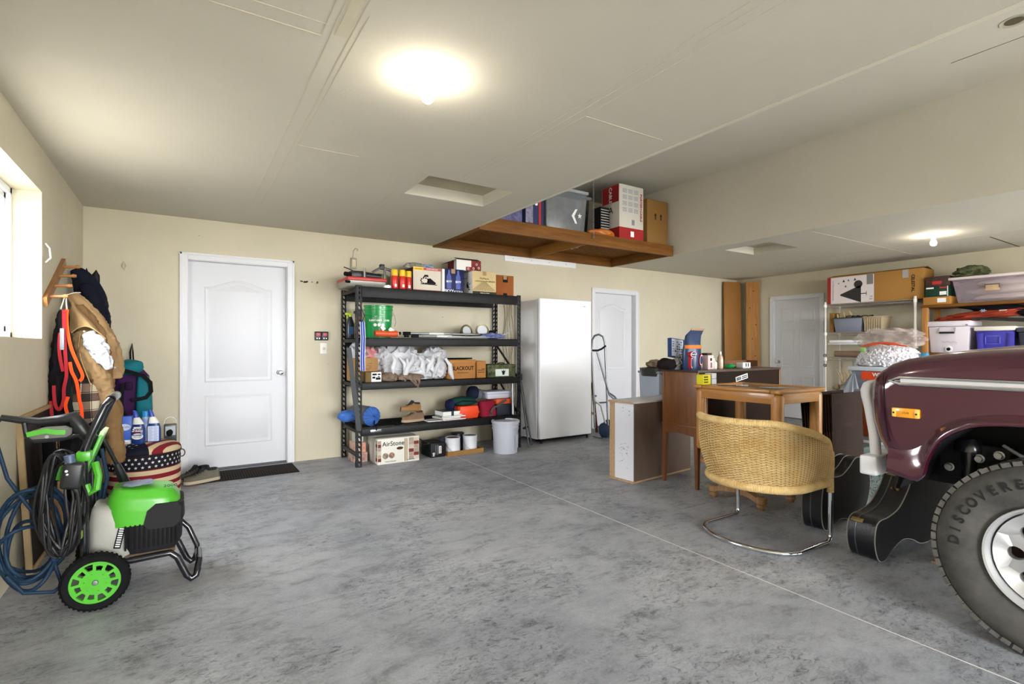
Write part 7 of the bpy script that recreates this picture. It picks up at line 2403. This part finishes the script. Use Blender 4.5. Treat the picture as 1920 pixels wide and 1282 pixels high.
t = thing('cotton_bag', 'big clear bag of white foam pieces with an orange top edge', 'bag', (7.3, 2.9, .97))
rnd = random.Random(3)
b = B()
for k in range(1150):
    a, e = rnd.uniform(0, 2 * PI), rnd.random() ** .6
    ph = rnd.uniform(0, PI / 2)
    x = 7.27 + .25 * math.cos(a) * math.cos(ph) * .98
    y = 2.82 + .36 * math.sin(a) * math.cos(ph) * .98
    z = .985 + .25 * math.sin(ph)
    q_ = Vector((x, y, z))
    d_ = Vector((rnd.gauss(0, 1), rnd.gauss(0, 1), rnd.gauss(0, 1))).normalized() * .020
    b.tube([q_ - d_, q_, q_ + d_], [.010, .016, .010], 6)
part('foam_pieces', b, mat('white foam', 'e4e3e8', .7), t, kind='stuff', smooth=70)
part('foam_core', B().blob((7.27, 2.82, 1.03), (.235, .34, .19), .05, 2, 3, 3, flat=.06), mat('white foam', 'e4e3e8', .7), t)
part('clear_film', B().blob((7.27, 2.82, 1.29), (.15, .30, .12), .3, 2.4, 4, 8, ridge=True), clear('clear film', 'd9c9c2', .28, .12), t, smooth=60)
part('orange_edge', B().tube([(7.04, 3.04 - .07 * k, 1.21 + .04 * math.sin(k * .45) + .004 * (k % 2)) for k in range(8)], [.006, .014, .02, .012, .022, .018, .012, .006], 6), mat('orange film edge', 'd8532a', .4), t, smooth=60)
part('green_tag', B().box(7.015, 7.03, 2.98, 3.04, 1.15, 1.20, .005), mat('light green tag', '8fc06a', .5), t)
t = thing('tape_dispenser', 'small blue object poking out beside the clear foam bag', 'tool', (7.28, 2.45, 1.05))
part('body', B().box(7.2, 7.28, 2.425, 2.485, 1.07, 1.14, .01), mat('cyan blue plastic', '2c7fa8', .4), t)
part('base', B().box(7.19, 7.29, 2.43, 2.47, .9655, 1.07, .006), mat('cyan blue plastic', '2c7fa8', .4), t)

# ------------------------------------------------------------ wooden shelf with coolers
t = thing('timber_shelf', 'rough timber shelf unit along the right wall holding coolers', 'shelf', (8.35, 1.5, 0))
SX0, SX1, SY0, SY1 = 8.10, 8.56, .20, 2.78
for z in (1.75, 1.13, .35):
    part('shelf_board', B().box(SX0, SX1, SY0, SY1 + .02, z - .035, z, .003), M_PINEY, t)
for (x, y) in ((SX0 + .03, SY1 - .03), (SX1 - .03, SY1 - .03), (SX0 + .03, SY0 + .03), (SX1 - .03, SY0 + .03), (SX1 - .03, 1.5)):
    part('post', B().box(x - .03, x + .02, y - .03, y + .03, 0, 1.715, .004), M_PINE, t)
S0 = 1.7505
t = carton('flat brown carton with a white label at the left end of the timber shelf', 8.11, 8.50, 2.49, 2.77, S0, S0 + .10, mat('tan flat carton', 'ab7a3e', .85, var=.1, vs=5), tape=False)
pl(t, 2.53, 2.62, S0 + .025, S0 + .08, 8.11, M_PAP, ax='x')
t = carton('green tool box carton, lower of two, on the flat brown carton', 8.12, 8.45, 2.51, 2.75, S0 + .101, S0 + .235, mat('dark green print', '1c3a2c', .5), tape=False)
pl(t, 2.53, 2.60, S0 + .12, S0 + .165, 8.12, M_PAP, ax='x')
pl(t, 2.66, 2.74, S0 + .205, S0 + .222, 8.12, M_PAP, ax='x')
pl(t, 2.52, 2.60, S0 + .205, S0 + .222, 8.12, M_RED, ax='x')
pl(t, 2.512, 2.522, S0 + .105, S0 + .23, 8.12, mat('pale green label', 'cfd8d2', .6), ax='x')
t = carton('black and red carton, upper of two, on the green carton', 8.13, 8.45, 2.50, 2.75, S0 + .236, S0 + .36, mat('black red print', '2b2a28', .5, hex2='5a3a32', vs=12), tape=False)
pl(t, 2.58, 2.68, S0 + .26, S0 + .30, 8.13, M_RED, ax='x')
t = thing('storage_tote', 'large clear tote of folded pillows on the timber shelf', 'tote', (8.33, 1.9, S0))
part('tub', B().taper(8.12, 8.53, 1.30, 2.475, S0, S0 + .29, .03, .05, .012), clear('smoky clear plastic light', 'b8a8b4', .42, .2), t)
part('lid', B().box(8.10, 8.55, 1.27, 2.51, S0 + .29, S0 + .325, .012), mat('pink white lid', 'dccdcb', .45), t)
for k, (z, r_, y) in enumerate(((.06, .055, 1.85), (.15, .065, 1.90), (.235, .05, 1.82))):
    part('folded_cloth', B().blob((8.32, y, S0 + z), (.165, .46, r_), .10, 2, 3, k, flat=r_ * .8), mat('cream linen', 'd9cbbb', .85, var=.06, vs=4), t, smooth=60)
part('handle_latch', B().box(8.092, 8.105, 2.02, 2.15, S0 + .13, S0 + .20, .004), mat('tan latch', 'b79a7a', .5), t)
part('latch_wire', B().tube([(8.09, 2.02, S0 + .16), (8.088, 2.02, S0 + .205), (8.088, 2.15, S0 + .205), (8.09, 2.15, S0 + .16)], .004, 6), M_DKG, t)
t = thing('cloth_hat', 'camouflage cloth hat lying on the pillow tote lid', 'hat', (8.3, 2.33, S0 + .326))
part('cap_body', B().blob((8.28, 2.33, S0 + .385), (.13, .15, .075), .22, 2.5, 4, 5, ridge=True, flat=.059), M_CAMO, t, smooth=60)
part('cap_brim', B().blob((8.16, 2.36, S0 + .345), (.06, .09, .018), .2, 2, 3, 2, flat=.017), M_CAMO, t)
S1 = 1.1305


def cooler(label, y0, y1, h, body, lidm, hm, taper=.02):
    t = thing('cooler', label, 'cooler', (8.3, (y0 + y1) / 2, S1), 'coolers on the timber shelf')
    part('body', B().taper(8.12, 8.50, y0, y1, S1, S1 + h * .83, .015, taper, .018), body, t)
    part('lid', B().box(8.105, 8.515, y0 - .012, y1 + .012, S1 + h * .83, S1 + h, .016), lidm, t)
    return t


t = cooler('white hard cooler with a swing handle on the timber shelf', 2.30, 2.72, .405, mat('pinkish white plastic', 'd9d1d8', .45), mat('pinkish white plastic', 'd9d1d8', .45), None)
part('handle', B().tube([(8.115, 2.44, S1 + .32), (8.10, 2.44, S1 + .255), (8.10, 2.60, S1 + .255), (8.115, 2.60, S1 + .32)], .008, 8), M_STL, t)
part('handle_grip', B().box(8.088, 8.112, 2.445, 2.595, S1 + .245, S1 + .27, .005), M_BPL, t)
part('drain_plug', B().lathe([(0, -.01), (.02, -.01), (.022, 0)], (8.128, 2.51, S1 + .05), 20, 'x'), M_BLK, t)
part('drain_ring', B().lathe([(.020, -.006), (.036, -.005), (.038, .004)], (8.128, 2.51, S1 + .05), 24, 'x'), M_WHT, t)
part('embossed_line', B().tube([(8.117, 2.42 + .02 * k, S1 + .13 + .012 * (k % 3)) for k in range(9)], .002, 5), mat('pink line', 'b99aa0', .5), t)
part('lid_latch', B().cyl((8.10, 2.325, S1 + .35), (8.112, 2.325, S1 + .35), .012, n=12), M_GRY, t)
t = cooler('royal blue cooler with a white lid beside the white cooler', 1.90, 2.25, .325, mat('royal blue plastic', '37339c', .4), mat('cream white plastic', 'ddd6cc', .45), None)
q = B()
for a in ((2.02, 2.16, .20, .215), (2.02, 2.16, .11, .12), (2.02, 2.03, .11, .215), (2.15, 2.16, .11, .215)):
    q.box(8.11, 8.13, a[0], a[1], S1 + a[2], S1 + a[3], .003)
part('handle_frame', q, mat('violet blue plastic', '5450b8', .4), t)
for y in (1.93, 2.20):
    part('body_rib', B().box(8.112, 8.135, y - .03, y + .03, S1 + .03, S1 + .24, .006), mat('royal blue plastic', '37339c', .4), t)
part('drain_plug', B().lathe([(0, -.008), (.018, -.008), (.022, 0)], (8.13, 2.09, S1 + .04), 20, 'x'), M_PAP, t)
t = cooler('dark slate cooler just right of the royal blue cooler', 1.62, 1.87, .30, mat('slate cooler plastic', '3a3d48', .5), mat('slate lid plastic', '4b4e58', .5), None)
t = thing('camp_chair', 'folded red and black camp chair lying on the coolers', 'chair', (8.35, 2.1, S1 + .41))
part('red_canvas', B(Matrix.Translation((8.30, 2.20, S1 + .475)) @ Matrix.Rotation(R(-6), 4, 'X')).blob((0, 0, 0), (.10, .42, .05), .25, 2.5, 4, 3, ridge=True), mat('brick red canvas', 'a3432e', .8, var=.2, vs=7), t, smooth=60)
part('black_canvas', B(Matrix.Translation((8.32, 1.85, S1 + .505)) @ Matrix.Rotation(R(9), 4, 'X')).blob((0, 0, 0), (.09, .60, .055), .2, 2.2, 4, 6, ridge=True), mat('black canvas', '1b191d', .8), t, smooth=60)
for k in range(3):
    part('frame_tube', B().cyl((8.18 + .03 * k, 2.30, S1 + .425 + .012 * k), (8.16 + .03 * k, 1.05, S1 + .30 + .012 * k), .010, n=8), M_BPL, t)
q = B()
for (y, z) in ((2.20, .52), (1.55, .485)):
    for k in range(6):
        a = 2 * PI * k / 6
        q.strip([(8.21, y, S1 + z), (8.21, y + .03 * math.cos(a), S1 + z + .02 * math.sin(a))], .008, .003, (1, 0, 0))
part('flower_print', q, mat('pale blue print', 'a9c3dd', .6), t)
part('white_tag', B().box(8.195, 8.205, 1.98, 2.05, S1 + .49, S1 + .52, .001), M_PAP, t)
t = thing('low_storage', 'stacked dark red and tan boxes under the timber shelf', 'boxes', (8.3, 2.2, .8), None)
part('box_body', B().box(8.12, 8.5, 1.95, 2.70, .351, .80, .005), mat('dark maroon box', '5a3a34', .6), t)

# ------------------------------------------------------------ maroon truck
M_PAINT = mat('maroon metallic paint', '471128', .22, .15, var=.15, vs=2, coat=1)
MC['maroon metallic paint'].node_tree.nodes['Principled BSDF'].inputs['Coat Roughness'].default_value = .10
M_UND = mat('black underbody', '17181b', .65, var=.2, vs=6)
TX0, TX1 = 2.685, 4.36
truck = thing('truck', 'old maroon truck with a white bumper parked nose to the wall', 'truck', (3.5, -.7, 0))
# profile of bonnet and nose (y, z)
prof = [(-.75, 1.215), (-.2, 1.210), (.3, 1.203), (.6, 1.195), (.74, 1.185), (.85, 1.172), (.93, 1.160), (1.0, 1.145), (1.055, 1.122), (1.095, 1.095), (1.125, 1.065), (1.14, 1.025), (1.14, .96), (1.13, .87), (1.11, .79), (1.075, .72), (1.04, .665)]


def pn(i):
    a, b_ = prof[max(i - 1, 0)], prof[min(i + 1, len(prof) - 1)]
    t_ = Vector((b_[0] - a[0], b_[1] - a[1])).normalized()
    return Vector((-t_.y, t_.x)) * -1


def shell(b, i0, i1, x0, x1, r, crown, full=True):
    cols = []
    for k in range(9):
        th = R(90 * k / 8)
        cols.append((x0 + r * (1 - math.cos(th)), r * (1 - math.sin(th))))
    mid = 12
    for k in range(1, mid):
        cols.append((x0 + r + (x1 - x0 - 2 * r) * k / mid, 0))
    for k in range(9):
        th = R(90 - 90 * k / 8)
        cols.append((x1 - r * (1 - math.cos(th)), r * (1 - math.sin(th))))
    g = []
    for i in range(i0, i1 + 1):
        n_ = pn(i)
        row = []
        for x, o_ in cols:
            u = (x - x0) / (x1 - x0)
            c_ = crown * max(0, math.sin(PI * u)) ** .7
            ins_ = -o_ + c_ * (1 if i < 9 else max(0, 1 - (i - 8) / 3))
            row.append(b._v((x, prof[i][0] + n_.x * -ins_ * 1.0, prof[i][1] + n_.y * -ins_)))
        g.append(row)
    for a, c in zip(g, g[1:]):
        for j in range(len(cols) - 1):
            b._f([a[j], a[j + 1], c[j + 1], c[j]])


RS = .085
b = B()
shell(b, 0, len(prof) - 1, TX0, TX1, RS, .035)
part('hood', b, M_PAINT, truck, smooth=40)
# side panels
WC, WZ, AR = .53, .40, .445
archl = [(1.045, .655), (.99, .643), (.945, .634), (.912, .66), (.895, .73), (.85, .82), (.77, .88), (.70, .90), (.6, .91), (.4, .915), (.2, .90), (.12, .87), (.06, .80), (.03, .70), (.02, .50)]
creas = [(1.045, .755), (.99, .752), (.95, .765), (.918, .79), (.885, .84), (.85, .88), (.79, .915), (.70, .94), (.6, .95), (.4, .955), (.2, .94), (.08, .90), (.0, .82), (-.03, .70), (-.03, .50)]


def densify(P, n=4):
    P = [Vector(p) for p in P]
    o = []
    for i in range(len(P) - 1):
        a, b_, c, d = P[max(i - 1, 0)], P[i], P[i + 1], P[min(i + 2, len(P) - 1)]
        for k in range(n):
            u = k / n
            o.append(.5 * ((2 * b_) + (c - a) * u + (2 * a - 5 * b_ + 4 * c - d) * u * u + (3 * b_ - a - 3 * c + d) * u ** 3))
    o.append(P[-1])
    return o


archd, cread = densify(archl), densify(creas)


def inset(i):
    n_ = pn(i)
    c1 = Vector(prof[i]) + n_ * RS
    c2 = Vector(prof[i]) - n_ * RS
    mid_ = Vector((.3, .9))
    return c1 if (c1 - mid_).length < (c2 - mid_).length else c2


inner = [tuple(inset(i)) for i in range(len(prof))]
side = inner[:] + [tuple(p) for p in archd] + [(-.75, .50)]
for x0, x1 in ((TX0, TX0 + .012), (TX1 - .012, TX1)):
    part('fender', B().prism(side, x0, x1, 'x'), M_PAINT, truck, smooth=0)
# flared arch lip running into the lower front valance
for xs_, sg in ((TX0, -1), (TX1, 1)):
    b = B()
    g = []
    for pa, pc in zip(archd, cread):
        row = []
        for k in range(9):
            u = k / 8
            p = pc.lerp(pa, u)
            row.append(b._v((xs_ + sg * (.001 + .024 * math.sin(min(1, u * 1.15) * PI / 2) ** 1.3), p.x, p.y)))
        row.append(b._v((xs_ + sg * .020, pa.x, pa.y - .004)))
        row.append(b._v((xs_ - sg * .012, pa.x, pa.y - .002)))
        g.append(row)
    for r0, r1 in zip(g, g[1:]):
        for j in range(len(r0) - 1):
            b._f([r0[j], r1[j], r1[j + 1], r0[j + 1]])
    part('arch_flare', b, M_PAINT, truck, smooth=60)
# seam between nose cap and fender
part('nose_seam', B().tube([(TX0 + .012, 1.07, 1.095), (TX0 - .0005, 1.065, 1.05), (TX0 - .0005, 1.062, .97), (TX0 - .0005, 1.06, .88), (TX0 - .0005, 1.045, .78)], .0022, 6), M_BLK, truck)
part('fender_edge_trim', B().tube([(TX0 - .018, 1.048, .652), (TX0 - .018, .985, .640), (TX0 - .018, .93, .634), (TX0 - .018, .912, .655)], .005, 6), M_DKG, truck)
# chrome strips
for z, r_ in ((1.074, .007), (1.046, .008)):
    pts = [(TX0 - .004, 1.045, 1.058)] + [(TX0 - .006, y, z) for y in (1.0, .9, .6, .2, -.4, -1.1)]
    part('chrome_strip', B().tube(pts, [.003] + [r_] * 6, 8), M_CHR, truck)
part('trim_recess', B().box(TX0 - .003, TX0 + .001, -1.1, 1.0, 1.046, 1.074), mat('satin silver band', 'd9d7d8', .3, .3), truck)
# marker lamp
ml = part('marker_lamp', B().box(TX0 - .018, TX0, .925, 1.028, .898, .940, .005), mat('amber lens', 'f0a01c', .25, coat=.6), truck)
part('lamp_tab', B().box(TX0 - .021, TX0 - .001, .926, .943, .900, .938, .004).box(TX0 - .021, TX0 - .001, 1.010, 1.027, .900, .938, .004), mat('pale amber', 'f2bd58', .3), ml)
q = B()
for y in (.9345, 1.0185):
    q.cyl((TX0 - .0225, y, .918), (TX0 - .02, y, .918), .004, n=8)
part('lamp_screw', q, M_BLK, ml)
txt('1518', .013, (TX0 - .0185, .975, .919), FX, mat('amber mark', '9a5a10', .5), ml)
# radiator grille on the nose (faces the back wall)
part('grille', B().box(TX0 + .12, TX1 - .12, 1.135, 1.143, .78, 1.02, .004), M_PAP, truck)
q = B()
for k in range(14):
    x = TX0 + .32 + k * .075
    q.box(x, x + .045, 1.140, 1.146, .80, 1.0, .002)
part('grille_slots', q, M_BLK, truck)
for x in (TX0 + .22, TX1 - .22):
    part('headlamp', B().lathe([(0, .02), (.06, .015), (.085, 0), (.09, -.02)], (x, 1.13, .90), 28, 'y'), M_CHR, truck)
# bumper with tube guard
M_BUM = mat('white painted steel', 'dad9dc', .4, var=.04, vs=6)
part('bumper', B().box(TX0 + .012, TX1 - .012, 1.098, 1.172, .610, .700, .010, 3), M_BUM, truck)
part('bumper_bracket', B().box(TX0 + .12, TX0 + .20, 1.0, 1.105, .63, .70, .004), M_DKG, truck)
part('bumper_bracket', B().box(TX1 - .20, TX1 - .12, 1.0, 1.105, .63, .70, .004), M_DKG, truck)
for x, s in ((TX0 + .05, 1), (TX1 - .05, -1)):
    part('brush_guard', B().tube([(x + .045 * s, 1.135, .70), (x + .04 * s, 1.14, .80), (x + .03 * s, 1.155, .92), (x + .025 * s, 1.167, .98), (x + .027 * s, 1.170, 1.0), (x + .04 * s, 1.168, 1.022), (x + .07 * s, 1.165, 1.027), (x + .12 * s, 1.165, 1.027)], .0225, 16), M_BUM, truck, smooth=60)
part('brush_guard_top', B().tube([(TX0 + .16, 1.165, 1.027), (TX1 - .16, 1.165, 1.027)], .022, 14), M_BUM, truck)
# wheels
TR = .388


def tyre(x, y, out):
    c = (x, y, TR)
    s = out
    w = .125
    pr = [(.205, s * .10), (.235, s * .118), (.29, s * .128), (.335, s * .124), (.365, s * .110), (.380, s * .088), (.384, s * .045), (.385, 0), (.384, -s * .045), (.380, -s * .088), (.365, -s * .110), (.30, -s * .128), (.235, -s * .118), (.205, -s * .10)]
    wroot = part('tyre', B().lathe(pr, c, 72, 'x'), mat('dusty tyre rubber', '5b5955', .85, hex2='3b3a38', vs=7, bump=.12, bs=60), truck, smooth=50)
    q = B()
    for k in range(64):
        a = 2 * PI * k / 64
        for (xc, w_, st) in ((s * .092, .036, 0), (s * .045, .03, .5), (0, .028, 0), (-s * .045, .03, .5), (-s * .092, .036, 0)):
            T = Matrix.Translation((x + xc, y + .3825 * math.cos(a + st * .098), TR + .3825 * math.sin(a + st * .098))) @ Matrix.Rotation(a + st * .098, 4, 'X')
            q.T = T
            q.box(-w_ / 2, w_ / 2, -.012 if abs(xc) > .08 else -.006, .0055, -.0145, .0145)
    part('tread_block', q, mat('dusty tread', '6f6c66', .9, hex2='4a4845', vs=12), wroot, smooth=0, kind='stuff')
    q = B()
    q.lathe([(.185, -s * .10), (.19, s * .03), (.198, s * .10), (.206, s * .122), (.214, s * .124), (.216, s * .112), (.212, s * .10)], c, 72, 'x')
    part('rim_lip', q, mat('cast alloy', 'b9b9b9', .42, .55), wroot, smooth=50)
    # dish with oval windows
    q = B()
    NH = 8
    rin, rout, da = .092, .150, .26
    xf = s * .062

    def dish(r):
        return s * (.085 if r < .07 else .085 - .025 * min(1, (r - .07) / .1)) if r < .17 else s * (.06 + .03 * (r - .17) / .02)
    def V(r, a):
        return (x + dish(r), y + r * math.cos(a), TR + r * math.sin(a))
    for k in range(NH):
        a0 = 2 * PI * k / NH
        rm = (rin + rout) / 2
        pts_o, pts_i = [], []
        M_ = 24
        for j in range(M_):
            t_ = 2 * PI * j / M_
            hole_r = rm + .030 * math.sin(t_)
            hole_a = a0 + .27 * math.cos(t_) * .78
            # outer border follows the sector cell
            ca, sa = math.cos(t_), math.sin(t_)
            m_ = max(abs(ca), abs(sa))
            br = rm + (.190 - rm) * (sa / m_) if sa > 0 else rm + (rm - .06) * (sa / m_)
            ba = a0 + (PI / NH) * ca / m_
            pts_i.append(q._v(V(hole_r, hole_a)))
            pts_o.append(q._v(V(br, ba)))
        inn = []
        for j in range(M_):
            t_ = 2 * PI * j / M_
            vv = V(rm + .027 * math.sin(t_), a0 + .25 * math.cos(t_) * .78)
            inn.append(q._v((vv[0] - s * .03, vv[1], vv[2])))
        for j in range(M_):
            q._f([pts_o[j], pts_o[(j + 1) % M_], pts_i[(j + 1) % M_], pts_i[j]])
            q._f([pts_i[j], pts_i[(j + 1) % M_], inn[(j + 1) % M_], inn[j]])
    q.lathe([(.06, s * .085), (.052, s * .088), (.048, s * .10), (.035, s * .10), (.033, s * .07)], c, 36, 'x')
    part('wheel_disc', q, mat('cast alloy', 'b9b9b9', .42, .55), wroot, smooth=50)
    part('brake_drum', B().lathe([(0, s * .02), (.15, s * .018), (.16, -s * .02), (.16, -s * .06)], c, 36, 'x'), mat('dark brake', '26221f', .7, hex2='3d2f26', vs=9), wroot)
    part('hub_cap', B().lathe([(0, s * .105), (.018, s * .104), (.024, s * .096), (.033, s * .09)], c, 24, 'x'), M_DKG, wroot)
    q = B()
    for k in range(5):
        a = 2 * PI * k / 5
        q.cyl((x + s * .082, y + .066 * math.cos(a), TR + .066 * math.sin(a)), (x + s * .098, y + .066 * math.cos(a), TR + .066 * math.sin(a)), .010, n=6)
    part('lug_nut', q, M_STL, wroot)
    part('valve', B().cyl((x + s * .085, y + .165 * math.cos(R(155)), TR + .165 * math.sin(R(155))), (x + s * .105, y + .165 * math.cos(R(155)), TR + .165 * math.sin(R(155))), .006, n=8), M_STL, wroot)
    return wroot


wf = tyre(2.865, .525, -1)
# raised sidewall lettering on the near front tyre: it reads clockwise across the top, seen from -x
word = 'DISCOVERER'
for i, ch in enumerate(word):
    th = R(2 + i * 8.6)
    rr_ = .302
    p = (2.865 - .1295, .525 + rr_ * math.cos(th), TR + rr_ * math.sin(th))
    u_ = Vector((0, math.sin(th), -math.cos(th)))      # reading direction, clockwise seen from -x
    up_ = Vector((0, math.cos(th), math.sin(th)))
    # seen from -x the screen right is -y
    n_ = Vector((-1, 0, 0))
    right_ = up_.cross(n_)
    Mx = Matrix((right_, up_, n_)).transposed().to_4x4()
    o_ = txt(ch, .052, p, Mx.to_euler(), mat('worn dark lettering', '2b2a29', .7), wf, bold=.0015, sx=.95)
tyre(4.20, .53, 1)
tyre(2.845, -1.80, -1)
tyre(4.20, -1.80, 1)
# wheel wells, chassis, shock
for x0, x1 in ((TX0 + .012, TX0 + .35), (TX1 - .35, TX1 - .012)):
    b = B()
    g = []
    for k in range(19):
        a = R(20 + 130 * k / 18)
        g.append([b._v((xx, WC + .03 + (AR + .03) * math.cos(a), WZ + (AR + .03) * 1.12 * math.sin(a))) for xx in (x0, x1)])
    for r0, r1 in zip(g, g[1:]):
        b._f([r0[0], r0[1], r1[1], r1[0]])
    part('wheel_well', b, M_UND, truck, smooth=60)
part('inner_apron', B().box(TX0 + .345, TX0 + .355, .0, 1.08, .60, 1.08), M_UND, truck)
part('inner_apron', B().box(TX1 - .355, TX1 - .345, .0, 1.08, .60, 1.08), M_UND, truck)
for x in (TX0 + .38, TX1 - .46):
    part('frame_rail', B().box(x, x + .08, -2.6, 1.15, .56, .70, .006), M_UND, truck)
part('axle', B().cyl((2.9, .53, TR), (4.15, .53, TR), .045, n=14), M_UND, truck)
part('axle', B().cyl((2.9, -1.8, TR), (4.15, -1.8, TR), .045, n=14), M_UND, truck)
part('radius_arm', B().tube([(TX0 + .33, .95, .72), (TX0 + .33, .6, .70), (TX0 + .33, .1, .66)], [.045, .05, .05], 10), M_UND, truck)
sh = part('shock_absorber', B().cyl((TX0 + .27, .83, .50), (TX0 + .27, .84, .80), .032, n=18).lathe([(.032, .74), (.052, .745), (.052, .77), (.035, .80)], (TX0 + .27, .84, 0), 20), mat('glossy black tube', '15161c', .25), truck)
q = B()
for (y, z) in ((.905, .665), (.80, .72), (.79, .66), (.735, .745)):
    q.cyl((TX0 + .235, y, z), (TX0 + .255, y, z), .013, n=8)
    q.lathe([(.013, -.002), (.019, -.001), (.019, .003)], (TX0 + .253, y, z), 12, 'x')
part('bolt', q, M_STL, truck)
part('mount_bracket', B().box(TX0 + .255, TX0 + .33, .70, .94, .62, .78, .006), M_UND, truck)
part('brake_line', B().tube([(TX0 + .25, .72, .79), (TX0 + .22, .66, .76), (TX0 + .24, .6, .75), (TX0 + .25, .5, .77)], .007, 6), M_GRY, truck)
# body behind the bonnet (outside the photograph, kept simple but whole)
part('cab_body', B().box(TX0, TX1, -2.72, -.75, .50, 1.225, .02), M_PAINT, truck)
part('rear_arch', B().lathe([(0, 0), (.46, 0), (.46, .02)], (TX0 - .006, -1.80, .42), 40, 'x').lathe([(0, 0), (.46, 0), (.46, .02)], (TX1 - .014, -1.80, .42), 40, 'x'), M_UND, truck)
part('cab_roof', B(Matrix.Identity(4)).taper(TX0 + .06, TX1 - .06, -2.66, -.98, 1.225, 1.83, -.0, -.0, .03), mat('off white hardtop', 'd8d5cc', .5), truck)
part('windscreen', B().prism([(-.98, 1.30), (-.965, 1.30), (-.965, 1.74), (-.98, 1.74)], TX0 + .15, TX1 - .15, 'x'), mat('dark glass', '15181b', .05, coat=1), truck)
part('side_window', B().box(TX0 + .052, TX0 + .062, -1.75, -1.1, 1.30, 1.70, .003), mat('dark glass', '15181b', .05, coat=1), truck)
part('cowl', B().box(TX0 + .1, TX1 - .1, -.97, -.74, 1.225, 1.245, .006), M_DKG, truck)
t = thing('plywood_pad', 'thin tan plywood sheet on the floor behind the front tyre', 'board', (3.6, 1.05, 0))
part('sheet', B(Matrix.Translation((3.52, 1.06, 0)) @ Matrix.Rotation(R(-6), 4, 'Z')).box(0, .42, -.14, .11, 0, .012, .001), mat('tan plywood', 'a08468', .8, var=.15, vs=9), t)
